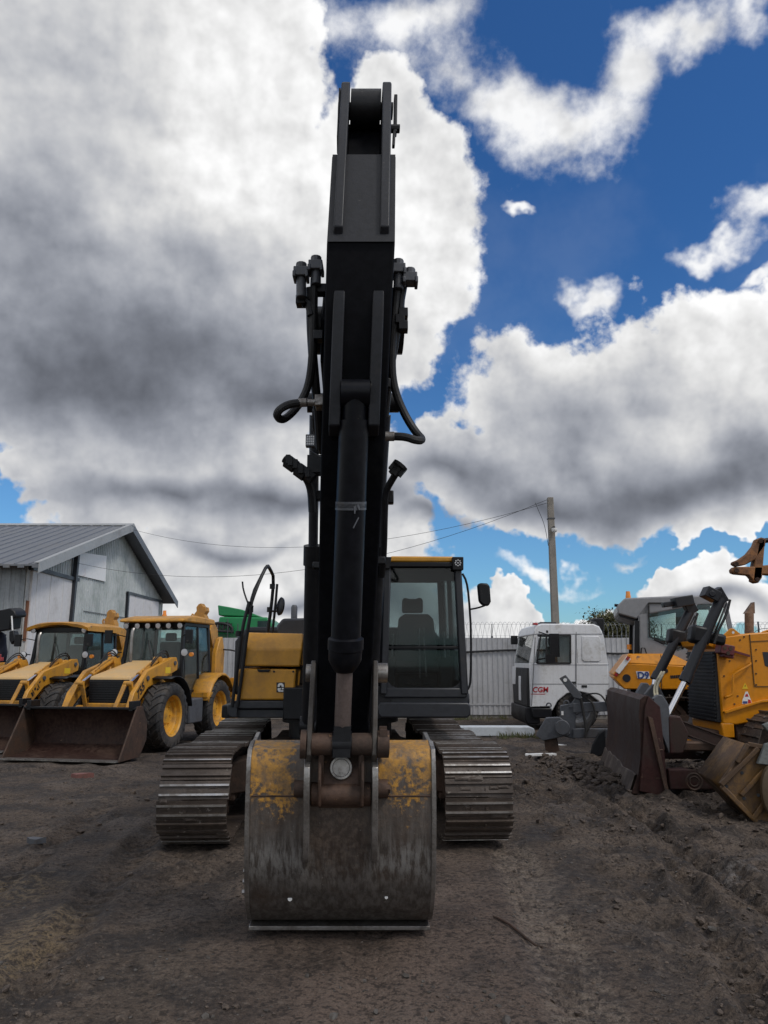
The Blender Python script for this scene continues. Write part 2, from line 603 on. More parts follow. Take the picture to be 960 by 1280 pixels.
K['bladeface'] = mat('dark_muddy_blade', (0.030, 0.0150, 0.0125), 0.55, 0.0, (0.062, 0.038, 0.028), 0.34, 1.8, 0.25, 0.25, 40, streak=0.55, spec=0.2, wear=(0.15, 0.10, 0.07), wear_amt=0.0)
K['track'] = mat('muddy_track_steel', (0.080, 0.061, 0.049), 0.52, 0.05, (0.040, 0.029, 0.023), 0.40, 4.0, 0.3, 0.4, 40, wear=(0.20, 0.175, 0.15), wear_amt=0.10)
K['tyre'] = mat('tyre_rubber', (0.026, 0.026, 0.028), 0.72, 0, (0.075, 0.062, 0.050), 0.32, 3.0, 0.2, 0.25, 50)
K['rim'] = mat('yellow_rim', (0.62, 0.31, 0.03), 0.42, 0, (0.16, 0.10, 0.05), 0.3, 6.0, 0.1, 0.08, 40)
K['grey'] = mat('grey_paint', (0.075, 0.080, 0.092), 0.45, 0, MUD, 0.25, 3.0, 0.15, 0.1, 40)
K['cabsilver'] = mat('silver_grey_paint', (0.235, 0.235, 0.245), 0.42, 0, (0.15, 0.14, 0.13), 0.2, 1.5, 0.07, 0.05, 25)
K['white'] = mat('white_paint', (0.68, 0.69, 0.71), 0.35, 0, (0.36, 0.34, 0.31), 0.24, 1.4, 0.04, 0.03, 25, streak=0.20)
K['decalwhite'] = mat('white_decal', (0.75, 0.75, 0.74), 0.5, 0, (0.4, 0.38, 0.35), 0.1, 6, 0.05, 0.0)
K['decalred'] = mat('red_decal', (0.42, 0.012, 0.02), 0.5, 0, (0.2, 0.02, 0.02), 0.1, 6, 0.05, 0.0)
K['decalblack'] = mat('black_decal', (0.010, 0.011, 0.016), 0.5, 0, (0.02, 0.02, 0.02), 0.1, 6, 0.05, 0.0)
K['decalyellow'] = mat('yellow_decal', (0.75, 0.50, 0.02), 0.5, 0, (0.4, 0.3, 0.05), 0.1, 6, 0.05, 0.0)
K['decalblue'] = mat('blue_decal', (0.03, 0.06, 0.22), 0.5, 0, (0.2, 0.2, 0.2), 0.1, 6, 0.05, 0.0)
K['green'] = mat('green_paint', (0.010, 0.195, 0.060), 0.32, 0, (0.03, 0.12, 0.05), 0.15, 2, 0.06, 0.03, 25)
K['seat'] = mat('seat_fabric', (0.085, 0.090, 0.092), 0.85, 0, (0.09, 0.085, 0.08), 0.3, 5, 0.2, 0.2, 90)
K['interior'] = mat('cab_interior', (0.035, 0.037, 0.040), 0.7, 0, (0.06, 0.055, 0.05), 0.2, 5, 0.2, 0.1, 60)
K['radiator'] = mat('radiator_black', (0.014, 0.015, 0.018), 0.5, 0.2, (0.05, 0.045, 0.04), 0.2, 5, 0.2, 0.1, 60)
K['galv'] = mat('galvanised_sheet', (0.43, 0.435, 0.45), 0.45, 0.1, (0.26, 0.255, 0.25), 0.25, 0.8, 0.06, 0.03, 20, streak=0.25)
K['concrete'] = mat('weathered_concrete', (0.235, 0.215, 0.190), 0.9, 0, (0.15, 0.14, 0.125), 0.3, 2.5, 0.12, 0.4, 40, streak=0.3)
K['wire'] = mat('cable_black', (0.02, 0.02, 0.022), 0.6, 0, (0.03, 0.03, 0.03), 0.1, 2, 0.1, 0.0)
K['barb'] = mat('razor_steel', (0.30, 0.31, 0.33), 0.4, 0.7, (0.2, 0.2, 0.2), 0.1, 4, 0.1, 0.0)
K['hosepale'] = mat('pale_hose', (0.42, 0.38, 0.26), 0.5, 0, (0.2, 0.17, 0.12), 0.3, 9, 0.1, 0.1, 60)
K['glass'] = glass('window_glass', (0.60, 0.655, 0.66), 0.7, 0.012)
K['glassclear'] = glass('clear_glass', (0.84, 0.88, 0.87), 0.9, 0.05)
K['glassbh'] = glass('loader_glass', (0.74, 0.82, 0.81), 0.9, 0.05)
K['glassdark'] = glass('tinted_glass', (0.30, 0.36, 0.36), 1.0, 0.07)
K['lamp'] = lens('lamp_lens', (0.55, 0.56, 0.58))
K['amber'] = lens('amber_lens', (0.75, 0.24, 0.01))
K['redlens'] = lens('red_lens', (0.30, 0.01, 0.015))
# ---------------------------------------------------------------- the excavator
EX = thing('excavator', 'big tracked excavator with tall raised black arm and worn bucket resting on the ground',
           'excavator', (-0.53, 9.3, 0.0), R(3.15))
EXM = Matrix.Translation((-0.53, 9.3, 0)) @ Matrix.Rotation(R(3.15), 4, 'Z')
EXI = EXM.inverted()


def exw(mb, name, m, parent=EX, **kw):
    """mesh given in yard coordinates"""
    mb.xf(EXI)
    return mb.build(name, m, parent, **kw)


def arm_x(Y, Z):
    return -0.267 - 0.055 * (Y - 5.0) + 0.028 * max(0.0, Z - 1.1)


def exa(mb, name, m, parent=EX, **kw):
    """mesh given as (offset from the arm's centre plane, Y, Z)"""
    mb.v = [tuple(EXI @ Vector((v[0] + arm_x(v[1], v[2]), v[1], v[2]))) for v in mb.v]
    return mb.build(name, m, parent, **kw)


def track_loop(y0, z0, r0, y1, z1, r1, pitch, sag=0.0):
    """points and tangents along a track wrapped round two wheels (y,z plane)"""
    top0, top1 = z0 + r0, z1 + r1
    path = []
    n = 24
    for i in range(n + 1):      # round the front wheel from the bottom, up
        a = -math.pi / 2 - math.pi * i / n
        path.append((y0 + r0 * math.cos(a), z0 + r0 * math.sin(a)))
    for i in range(1, 30):
        t = i / 30
        path.append((y0 + (y1 - y0) * t, top0 + (top1 - top0) * t - sag * math.sin(math.pi * t) + 0.02 * math.sin(5 * math.pi * t)))
    for i in range(n + 1):
        a = math.pi / 2 - math.pi * i / n
        path.append((y1 + r1 * math.cos(a), z1 + r1 * math.sin(a)))
    for i in range(1, 30):
        t = i / 30
        path.append((y1 + (y0 - y1) * t, (z1 - r1) + ((z0 - r0) - (z1 - r1)) * t))
    path.append(path[0])
    L = [0.0]
    for a, b in zip(path, path[1:]):
        L.append(L[-1] + math.hypot(b[0] - a[0], b[1] - a[1]))
    cnt = int(round(L[-1] / pitch))
    out = []
    for k in range(cnt):
        s = (k + 0.35) * L[-1] / cnt
        i = max(j for j in range(len(L)) if L[j] <= s)
        t = (s - L[i]) / (L[i + 1] - L[i])
        a, b = path[i], path[i + 1]
        out.append((a[0] + (b[0] - a[0]) * t, a[1] + (b[1] - a[1]) * t, math.atan2(b[1] - a[1], b[0] - a[0])))
    return out, L[-1] / cnt


def track_belt(xc, w, loop, step, grouser=0.028, bars=2, rng=random.Random(3)):
    """shoes with grouser bars; material 0 shoe, 1 worn bar tops"""
    mb = MB()
    for (y, z, a) in loop:
        ca, sa = math.cos(a), math.sin(a)
        # outward normal of the loop (path runs clockwise seen from +x)
        def q(u, h, x):
            return (xc + x, y + ca * u - sa * h, z + sa * u + ca * h)
        def slab(u0, u1, h0, h1, x0, x1):
            mb.hexa([q(u0, h0, x0), q(u0, h0, x1), q(u1, h0, x1), q(u1, h0, x0), q(u0, h1, x0), q(u0, h1, x1), q(u1, h1, x1), q(u1, h1, x0)])
        j = rng.uniform(-0.010, 0.010)
        tl = rng.uniform(-0.006, 0.006)
        worn = rng.random() < 0.6
        mb.cur = 0
        slab(-step * 0.47, step * 0.49, -0.012, 0.004, -w / 2 + j, w / 2 + j)
        slab(-step * 0.40, step * 0.40, -0.075, -0.012, -0.10, -0.04)
        slab(-step * 0.40, step * 0.40, -0.075, -0.012, 0.04, 0.10)
        for b in range(bars):
            u = step * ((b + 0.5) / bars - 0.5)
            g = grouser * rng.uniform(0.8, 1.12)
            mb.cur = 0
            slab(u - 0.010, u + 0.010, 0.004, g - 0.004, -w / 2 + j, w / 2 + j)
            mb.cur = 1 if worn and rng.random() < 0.85 else 0
            slab(u - 0.009, u + 0.009, g - 0.004, g, -w / 2 + j + 0.004, w / 2 + j - 0.004)
        mb.cur = 0
        for sx in (-1, 1):      # bolt heads beside the chain
            slab(-0.03, 0.0, 0.004, 0.016, sx * 0.07 - 0.012, sx * 0.07 + 0.012)
        for _ in range(rng.choice((0, 1, 2, 3))):      # packed mud between the bars
            xm, wm = rng.uniform(-w * 0.45, w * 0.45), rng.uniform(0.02, 0.09)
            um = step * rng.choice((-0.5, 0.0)) + rng.uniform(-0.01, 0.03)
            hm = rng.uniform(0.008, 0.020)
            mb.hexa([q(um - 0.02, 0.003, xm - wm), q(um - 0.02, 0.003, xm + wm), q(um + 0.02, 0.003, xm + wm), q(um + 0.02, 0.003, xm - wm),
                     q(um - 0.008, hm, xm - wm * 0.5), q(um - 0.010, hm * 0.8, xm + wm * 0.6), q(um + 0.012, hm, xm + wm * 0.4), q(um + 0.006, hm * 0.7, xm - wm * 0.7)])
    return mb


def make_track(xc, side):
    loop, step = track_loop(-1.52, 0.435, 0.395, 2.15, 0.45, 0.405, 0.168, 0.035)
    t = track_belt(xc, 0.63, loop, step, rng=random.Random(5 + side)).build('track', [K['track'], K['bright']], EX, smooth=0)
    tag(t, None)
    f = MB()
    f.box(xc - 0.17, xc + 0.17, -1.2, 1.85, 0.26, 0.62)
    f.box(xc - 0.21, xc + 0.21, -0.6, 1.2, 0.22, 0.30)
    f.build('track_frame', K['rust'], t, bevel=0.02)
    for (y, z, r, nm) in ((-1.52, 0.435, 0.34, 'idler'), (2.15, 0.45, 0.34, 'sprocket')):
        m = MB()
        m.lathe([(-0.09, 0.02), (-0.09, 0.14), (-0.05, 0.17), (-0.04, r - 0.08), (-0.07, r - 0.05), (-0.07, r), (0.07, r), (0.07, r - 0.05), (0.04, r - 0.08), (0.05, 0.17), (0.09, 0.14), (0.09, 0.02)],
                (xc, y, z), (1, 0, 0), 28)
        m.build(nm, K['rust'], t)
    for k in range(7):
        m = MB()
        y = -1.0 + k * 0.44
        m.lathe([(-0.14, 0.03), (-0.14, 0.10), (-0.10, 0.10), (-0.10, 0.075), (0.10, 0.075), (0.10, 0.10), (0.14, 0.10), (0.14, 0.03)], (xc, y, 0.20), (1, 0, 0), 16)
        m.build('roller', K['rust'], t)
    return t


make_track(-1.305, 0)
make_track(1.305, 1)

b = MB()
b.box(-0.75, 0.75, -0.55, 1.25, 0.32, 0.80)
for sx in (-1, 1):
    for y in (-0.35, 0.95):
        b.hexa([(sx * 0.7, y - 0.2, 0.35), (sx * 1.2, y - 0.28, 0.28), (sx * 1.2, y + 0.28, 0.28), (sx * 0.7, y + 0.2, 0.35),
                (sx * 0.7, y - 0.2, 0.75), (sx * 1.2, y - 0.28, 0.60), (sx * 1.2, y + 0.28, 0.60), (sx * 0.7, y + 0.2, 0.75)])
b.build('undercarriage', K['rust'], EX, bevel=0.02, recalc=True)
b = MB()
b.lathe([(0.78, 0.05), (0.78, 0.62), (0.98, 0.62), (0.98, 0.70), (1.10, 0.70), (1.10, 0.05)], (0.02, 0.35, 0), (0, 0, 1), 36)
b.build('slew_ring', K['black'], EX)
# upper deck: dark frame under the box, the cab and the engine bay
b = MB()
b.box(-0.62, 0.60, -0.45, 2.6, 1.05, 1.40)
b.box(-1.32, -0.62, -0.28, 2.6, 1.06, 1.20)
b.box(0.60, 1.42, -0.20, 2.6, 1.06, 1.16)
b.box(-0.60, 0.55, 0.55, 1.0, 1.40, 1.85)
b.build('deck', K['black'], EX, bevel=0.015)
b = MB()
b.prism([(-1.40, 1.25), (1.40, 1.25), (1.40, 1.95), (1.25, 2.14), (-1.25, 2.14), (-1.40, 1.95)], 1.2, 2.45, 'y')
b.build('engine_hood', K['black'], EX, bevel=0.05)
b = MB()
b.prism([(1.35, 2.45), (1.38, 2.95), (0.9, 3.25), (-0.9, 3.25), (-1.38, 2.95), (-1.35, 2.45)], 1.1, 2.05, 'z')
b.build('counterweight', K['cabgrey'], EX, bevel=0.06)

# raised dark hood panel and exhaust stub behind the box
b = MB()
pts = [P(343, 797, 10.45), P(346, 782, 10.45), P(353, 773, 10.45), P(400, 772, 10.45), P(400, 797, 10.45)]
b.sheet(pts, 0.9, (-0.055, 1, 0))
exw(b, 'hood_panel', K['cabgrey'], bevel=0.03, recalc=True)
b = MB()
e0, e1 = P(367.5, 776, 10.9), P(367.5, 759, 10.9)
b.lathe([(0, 0.045), ((e1 - e0).length, 0.045), ((e1 - e0).length + 0.03, 0.03), ((e1 - e0).length + 0.035, 0.0)], e0, (0, 0, 1), 14)
exw(b, 'exhaust', K['grey'])

# ---- storage box: two yellow lids on a dark base
YB = 8.9


def prism_px(mb, corners, Y, depth):
    mb.sheet([P(x, y, Y + dy) for (x, y, dy) in corners], depth, (-0.055, 1, 0))
    return mb


b = MB()
fr = [P(307, 790.5, YB + 0.16), P(379.5, 792, YB + 0.16), P(377.5, 812, YB), P(375, 833.5, YB), P(302.5, 832.5, YB), P(304.5, 811, YB)]
bk = [p + Vector((-0.09, 1.6, 0)) for p in fr]
b.add(fr + bk, [(0, 1, 2, 5), (5, 2, 3, 4), (0, 6, 7, 1), (1, 7, 8, 2), (2, 8, 9, 3), (3, 9, 10, 4), (4, 10, 11, 5), (5, 11, 6, 0), (6, 11, 8, 7), (11, 10, 9, 8)])
ub = exw(b, 'upper_lid', K['yellow'], bevel=0.018, recalc=True)
b = MB()
prism_px(b, [(298.5, 836, 0), (370.5, 836.5, 0), (369.5, 846, -0.01), (367, 875, 0.0), (298, 875, 0.0), (297.5, 846, -0.01)], YB, 1.6)
lb = exw(b, 'lower_lid', K['yellow'], bevel=0.018, recalc=True)
b = MB()
prism_px(b, [(321, 836.5, 0), (338, 836.8, 0), (336, 840, 0), (323, 840, 0)], YB - 0.025, 0.04)
exw(b, 'latch', K['black'], lb, bevel=0.004, recalc=True)
b = MB()
for (x, y) in ((342.5, 839.5), (366.5, 839.5)):
    p = P(x, y, YB - 0.012)
    b.cyl(p, p + Vector((0, 0.02, 0)), 0.012, 10)
    b.cut()
exw(b, 'bolt', K['black'], lb)
# emblem: black plate with a white mark
b = MB()
b.cur = 0
prism_px(b, [(345.6, 853, 0), (356, 853, 0), (356, 865.5, 0), (345.6, 865.5, 0)], YB - 0.008, 0.006)
b.cur = 1
for seg in ([(347, 858.6), (347.6, 855.2), (349.4, 853.9), (352.4, 853.9), (354.2, 855.4), (354.8, 858.6), (352.2, 858.6), (351.6, 856.6), (350.0, 856.6), (349.4, 858.6)],
            [(347, 860.2), (351.2, 860.2), (351.2, 862.0), (349.6, 862.0), (349.8, 862.8), (354.8, 862.8), (354.8, 864.6), (348.2, 864.6), (347, 862.6)],
            [(352.2, 860.0), (354.8, 859.6), (354.8, 861.6), (352.2, 861.8)]):
    prism_px(b, [(x, y, 0) for x, y in seg], YB - 0.012, 0.003)
exw(b, 'emblem', [K['decalblack'], K['decalwhite']], lb, smooth=0, recalc=True)
b = MB()
prism_px(b, [(292, 876, 0), (367, 876, 0), (366, 886, 0), (292, 886, 0)], YB - 0.02, 1.7)
prism_px(b, [(284, 881, 0), (296, 879, 0), (297, 897, 0), (289, 897, 0), (284, 893, 0)], YB - 0.04, 0.5)
prism_px(b, [(292, 886.5, 0), (372, 886.5, 0), (371, 897.5, 0), (292, 897.5, 0)], YB + 0.03, 1.6)
exw(b, 'box_base', K['cabgrey'], bevel=0.012, recalc=True)

# ---- handrails, round mirror
YR = 8.86


def rail(pts, r=0.017, sm=1):
    mb = MB()
    mb.tube([P(x, y, Y) for x, y, Y in pts], r, 8, sm)
    return mb


b = rail([(290, 884, YR), (297, 830, YR), (302.5, 787, YR), (311.5, 752, YR + 0.05)], 0.020)
b2 = rail([(296.5, 884, YR), (303, 840, YR), (309, 790, YR), (315, 757, YR + 0.05)], 0.020)
b.add(b2.v, b2.f)
b2 = rail([(312, 768, YR + 0.04), (316, 742, YR + 0.1), (326, 722, YR + 0.2), (334, 706, YR + 0.3), (338, 712, YR + 0.5), (342.5, 722, YR + 0.7), (339, 760, YR + 0.72), (333, 800, YR + 0.74)], 0.021)
b.add(b2.v, b2.f)
b2 = rail([(311, 764, YR + 0.04), (320, 737, YR + 0.1), (330, 714, YR + 0.26), (334, 707, YR + 0.3)], 0.018)
b.add(b2.v, b2.f)
exw(b, 'handrail', K['black'])
b = rail([(303, 727, YR + 0.1), (304, 737, YR + 0.1), (309, 752, YR + 0.06), (313, 760, YR + 0.05)], 0.010)
exw(b, 'antenna', K['black'])
b = MB()
for (x, y, Y) in ((313, 762, YR + 0.05), (340.5, 733, YR + 0.71), (337, 762, YR + 0.72), (298, 792, YR)):
    p = P(x, y, Y)
    b.cyl(p - Vector((0, 0, 0.03)), p + Vector((0, 0, 0.03)), 0.034, 10)
    b.cut()
exw(b, 'clamp', K['black'])
b = rail([(346.5, 730, YR + 0.7), (344, 760, YR + 0.7), (340, 795, YR + 0.7)], 0.016)
b.tube([P(337, 764, YR + 0.7), P(348, 764, YR + 0.68)], 0.012, 6)
exw(b, 'mirror_stay', K['black'])
b = MB()
c = P(351, 758, YR + 0.66)
b.lathe([(-0.03, 0.0), (-0.028, 0.08), (-0.01, 0.115), (0.012, 0.105), (0.014, 0.0)], c, Vector((0.86, 0.45, -0.1)), 20)
exw(b, 'round_mirror', K['black'])

# ---- cab
YC = 8.9
CD = Vector((-0.055 * 1.65, 1.65, 0))      # front to rear of the cab
cab = MB()
# lower front panel and floor body
prism_px(cab, [(474, 862, 0), (587, 866, 0), (587.5, 880, 0), (474, 880, 0)], YC, 1.65)
cabo = exw(cab, 'cab', K['cabgrey'], bevel=0.02, recalc=True)
b = MB()
prism_px(b, [(474.5, 878, 0), (585, 878, 0), (588.5, 882, 0), (588.5, 893, 0), (585, 897.5, 0), (476, 897.5, 0), (472, 892, 0), (472, 883, 0)], YC - 0.05, 0.30)
exw(b, 'front_skirt', K['cabgrey'], cabo, bevel=0.018, recalc=True)
b = MB()


def pillar(pa, pb, w, h):
    b.bar(P(*pa), P(*pb), w, h, (0, 1, 0))


pillar((484.5, 704, YC), (479.5, 868, YC), 0.085, 0.10)
pillar((571.5, 704, YC), (580.5, 868, YC), 0.085, 0.10)
for (xa, ya, xb, yb) in ((484.5, 704, 479.5, 868), (573, 704, 580.5, 868)):
    b.bar(P(xa, ya, YC) + CD, P(xb, yb, YC) + CD, 0.09, 0.10, (0, 1, 0))
    m0, m1 = P(xa, ya, YC) + CD * 0.52, P(xb, yb, YC) + CD * 0.52
    b.bar(m0, m1, 0.05, 0.07, (0, 1, 0))
    b.bar(P(xa, 706, YC), P(xa, 706, YC) + CD, 0.08, 0.09, (0, 0, 1))
    b.bar(P(xb, 862, YC), P(xb, 862, YC) + CD, 0.08, 0.20, (0, 0, 1))
b.bar(P(483, 706, YC), P(574, 706, YC), 0.07, 0.075, (0, 0, 1))
b.bar(P(483, 706, YC) + CD, P(574, 706, YC) + CD, 0.07, 0.09, (0, 0, 1))
b.bar(P(480, 866, YC), P(583, 866, YC), 0.07, 0.11, (0, 0, 1))
b.bar(P(480, 850, YC) + CD, P(583, 850, YC) + CD, 0.07, 0.5, (0, 0, 1))
exw(b, 'cab_frame', K['cabgrey'], cabo, bevel=0.016)
b = MB()
b.bar(P(484, 809.5, YC - 0.01), P(577, 809.5, YC - 0.01), 0.03, 0.030, (0, 0, 1))
exw(b, 'window_bar', K['black'], cabo, bevel=0.005)
# rounded seal in the windscreen's lower corners
b = MB()
for (xa, s) in ((482.5, 1), (577.5, -1)):
    p0 = P(xa, 860, YC - 0.004)
    pts = [p0] + [p0 + Vector((s * 0.15 * (1 - math.sin(a)), 0, 0.15 * (1 - math.cos(a)))) for a in [i * math.pi / 10 for i in range(6)]]
    b.sheet(pts, 0.03, (0, 1, 0))
    b.cut()
exw(b, 'window_corner', K['cabgrey'], cabo, recalc=True)
b = MB()
b.sheet([P(486, 709, YC + 0.004), P(572, 709, YC + 0.004), P(577, 806, YC + 0.004), P(483, 806, YC + 0.004)], 0.006, (0, 1, 0))
b.cut()
b.sheet([P(483, 813, YC + 0.004), P(577.5, 813, YC + 0.004), P(580, 864, YC + 0.004), P(481, 864, YC + 0.004)], 0.006, (0, 1, 0))
exw(b, 'windscreen', K['glass'], cabo, smooth=0, recalc=True)
b = MB()
for (xa, xb) in ((484.5, 479.8), (572.5, 580)):
    q0, q1 = P(xa, 708, YC + 0.06), P(xb, 862, YC + 0.06)
    b.sheet([q0, q1, q1 + CD * 0.93, q0 + CD * 0.93], 0.006, (1, 0, 0))
    b.cut()
q0, q1, q2, q3 = P(488, 709, YC), P(572, 709, YC), P(577, 850, YC), P(483, 850, YC)
b.sheet([q + CD for q in (q0, q1, q2, q3)], 0.006, (0, 1, 0))
exw(b, 'side_glass', K['glass'], cabo, smooth=0, recalc=True)
b = MB()      # sun visor behind the top of the screen
b.sheet([P(488, 709, YC + 0.03), P(569, 709, YC + 0.03), P(570, 726, YC + 0.03), P(487.5, 726, YC + 0.03)], 0.008, (0, 1, 0))
exw(b, 'sun_visor', K['interior'], cabo, smooth=0, recalc=True)
b = MB()
prism_px(b, [(486, 697.5, 0), (489, 695, 0), (566, 695.5, 0), (569, 697.5, 0), (569, 702.5, 0), (486, 702.5, 0)], YC - 0.06, 1.80)
exw(b, 'cab_roof', K['yellow'], cabo, bevel=0.02, recalc=True)
b = MB()
prism_px(b, [(483, 702.8, 0), (579, 702.8, 0), (579, 708.5, 0), (483, 708.5, 0)], YC - 0.075, 0.12)
prism_px(b, [(565.5, 696, 0), (579.5, 696, 0), (579.5, 712.5, 0), (565.5, 712.5, 0)], YC - 0.11, 0.16)
prism_px(b, [(482, 696, 0), (489.5, 696, 0), (487.5, 711, 0), (481, 711, 0)], YC - 0.09, 0.14)
exw(b, 'roof_trim', K['black'], cabo, bevel=0.008, recalc=True)
b = MB()
for (dx, dy) in ((-2.4, -2.4), (2.4, -2.4), (0, 0), (-2.4, 2.4), (2.4, 2.4), (0, 3.4), (0, -3.4), (3.2, 0), (-3.2, 0)):
    p = P(572.5 + dx, 703.5 + dy, YC - 0.116)
    b.cyl(p, p + Vector((0, 0.008, 0)), 0.0085, 8)
exw(b, 'roof_lamp', K['lamp'], cabo)
# seat, consoles, levers, pedals
YS = 9.75
b = MB()
prism_px(b, [(499, 772, 0.02), (506, 767.5, 0.04), (536, 767.5, 0.04), (542, 774, 0.02), (546, 808, -0.06), (546, 828, -0.08), (495, 828, -0.08), (495, 808, -0.06)], YS, 0.12)
prism_px(b, [(503, 750, 0.05), (506, 746.5, 0.05), (511, 748.5, 0.05), (520, 748.5, 0.05), (526, 746.5, 0.05), (529, 750, 0.05), (529, 766, 0.04), (503, 766, 0.04)], YS, 0.10)
prism_px(b, [(494, 826, 0), (548, 826, 0), (549, 840, 0), (494, 840, 0)], YS - 0.42, 0.46)
exw(b, 'seat', K['seat'], cabo, bevel=0.03, recalc=True)
b = MB()
prism_px(b, [(485, 822, 0), (494, 820, 0), (494, 866, 0), (485, 866, 0)], YS - 0.4, 0.75)
prism_px(b, [(549, 822, 0), (566, 820, 0), (566, 866, 0), (549, 866, 0)], YS - 0.4, 0.75)
prism_px(b, [(497, 842, 0), (546, 842, 0), (546, 866, 0), (497, 866, 0)], YS - 0.3, 0.5)
exw(b, 'console', K['interior'], cabo, bevel=0.02, recalc=True)
b = MB()
for (x0, y0, x1, y1) in ((525, 848, 523.5, 792), (533, 846, 529, 792), (489.5, 822, 491, 800), (556, 822, 555, 797)):
    b.tube([P(x0, y0, YS - 0.62), P(x1, y1, YS - 0.52)], 0.010, 6)
    p = P(x1, y1, YS - 0.52)
    b.cyl(p, p + Vector((0, 0, 0.07)), 0.016, 8)
    b.cut()
exw(b, 'lever', K['steel'], cabo)
b = MB()
for x in (512, 522, 534, 542):
    b.obox(P(x, 853, YS - 0.6), (0.07, 0.10, 0.015), Matrix.Rotation(R(35), 3, 'X'))
    b.cut()
exw(b, 'pedal', K['black_soft'], cabo)
b = MB()
prism_px(b, [(553, 800, 0), (566, 799, 0), (566.5, 812, 0), (553.5, 812, 0)], YS - 0.5, 0.03)
exw(b, 'monitor', K['decalblack'], cabo, recalc=True)
b = MB()
b.tube([P(x, y, YC - 0.03) for x, y in ((578, 717), (583, 726), (586, 745), (589, 790), (588.5, 850), (586, 861), (582, 862))], 0.013, 8, 1)
b.tube([P(586, 762, YC - 0.03), P(597, 760, YC - 0.06), P(606, 757, YC - 0.08)], 0.010, 6, 1)
exw(b, 'mirror_bracket', K['black'], cabo)
b = MB()
prism_px(b, [(597, 731, 0), (600, 728.5, 0), (609, 729, 0), (612.5, 732, 0), (614, 752, 0), (611, 757.5, 0), (604, 757, 0), (599, 752, 0)], YC - 0.12, 0.07)
exw(b, 'wing_mirror', K['black'], cabo, bevel=0.02, recalc=True)

# ---- boom and lift cylinders
b = MB()
b.prism([(9.15, 1.30), (8.75, 1.42), (7.62, 3.25), (6.7, 3.72), (4.78, 3.62), (4.62, 3.86), (4.76, 4.14), (6.6, 4.46), (7.75, 4.14), (9.45, 1.66)], -0.235, 0.235, 'x')
boom = exa(b, 'boom', K['shadedblack'], bevel=0.015)
b = MB()
for s in (-1, 1):
    b.cyl((s * 0.24, 4.86, 3.88), (s * 0.31, 4.86, 3.88), 0.16, 20)
    b.cut()
    b.cyl((s * 0.24, 6.75, 4.02), (s * 0.42, 6.75, 4.02), 0.09, 16)
    b.cut()
exa(b, 'boom_pin', K['black'], boom)
for s in (-1, 0.86):
    b = MB()
    b.cyl((s * 0.315, 7.92, 1.10), (s * 0.330, 7.36, 2.62), 0.078, 20)
    b.cyl((s * 0.330, 7.36, 2.60), (s * 0.332, 7.30, 2.78), 0.092, 20)
    b.cyl((s * 0.23, 7.95, 1.06), (s * 0.41, 7.95, 1.06), 0.09, 16)
    cy = exa(b, 'lift_cylinder', K['black'], bevel=0.0)
    b = MB()
    b.cyl((s * 0.332, 7.30, 2.78), (s * 0.355, 6.80, 3.92), 0.046, 16)
    exa(b, 'rod', K['cabgrey'], cy)
# pipes along the boom with capped auxiliary ends
YP = 6.9


def pipe(name, pts, r, m=K['black'], parent=boom, sm=2, seg=10):
    mb = MB()
    mb.tube([P(*q) for q in pts], r, seg, sm)
    return exw(mb, name, m, parent)


pipe('boom_pipe', [(412, 880, 8.3), (411, 760, 7.6), (411, 640, 7.0), (410, 520, 6.5), (410, 470, 6.3)], 0.026)
pipe('boom_pipe', [(409, 875, 8.3), (408, 760, 7.6), (408, 640, 7.0), (407, 560, 6.7), (407, 510, 6.4)], 0.022)
pipe('boom_pipe', [(477, 720, 7.3), (480, 690, 7.1), (481, 630, 6.9), (483, 612, 6.85), (490, 600, 6.8), (496, 590, 6.75)], 0.032)
pipe('boom_pipe', [(467, 720, 7.3), (468, 640, 7.0), (470, 560, 6.6), (472, 500, 6.3)], 0.026)
pipe('auxiliary_pipe', [(391, 640, 6.9), (389.5, 612, 6.85), (384, 598, 6.8), (374, 588, 6.75), (364, 580, 6.7)], 0.040)
b = MB()
for (x, y, r, l) in ((364, 580, 0.062, 0.05), (370, 583, 0.05, 0.04), (377, 590, 0.065, 0.05), (385, 594, 0.055, 0.06), (361, 577, 0.04, 0.05)):
    p = P(x, y, 6.72)
    d = Vector((-0.8, 0.05, 0.6))
    b.cyl(p - d * l, p + d * l, r, 8)
    b.box(p.x - 0.02, p.x + 0.02, p.y - r - 0.02, p.y + r + 0.02, p.z - 0.03, p.z + 0.05)
p = P(393, 580, 6.75)
b.box(p.x - 0.06, p.x + 0.10, p.y - 0.06, p.y + 0.1, p.z - 0.09, p.z + 0.07)
exw(b, 'pipe_coupling', K['black'], boom)
b = MB()
p = P(497, 586, 6.75)
d = Vector((0.62, 0, 0.78)).normalized()
b.cyl(p - d * 0.07, p + d * 0.02, 0.05, 10)
b.cyl(p + d * 0.02, p + d * 0.05, 0.075, 10)
q = Vector((0.78, 0, -0.62))
b.bar(p - q * 0.07, p + q * 0.07, 0.09, 0.06, (0, 1, 0))
exw(b, 'pipe_cap', K['black'], boom)
b = MB()
for (x, y, w, h) in ((397, 620, 0.075, 0.045), (478, 622, 0.075, 0.04), (488, 622, 0.03, 0.06), (398, 707, 0.05, 0.03), (476, 701, 0.045, 0.035), (470, 590, 0.04, 0.09)):
    p = P(x, y, 7.0)
    b.box(p.x - w, p.x + w, p.y - 0.05, p.y + 0.05, p.z - h, p.z + h)
    b.cut()
exw(b, 'pipe_bracket', K['black'], boom, bevel=0.01)
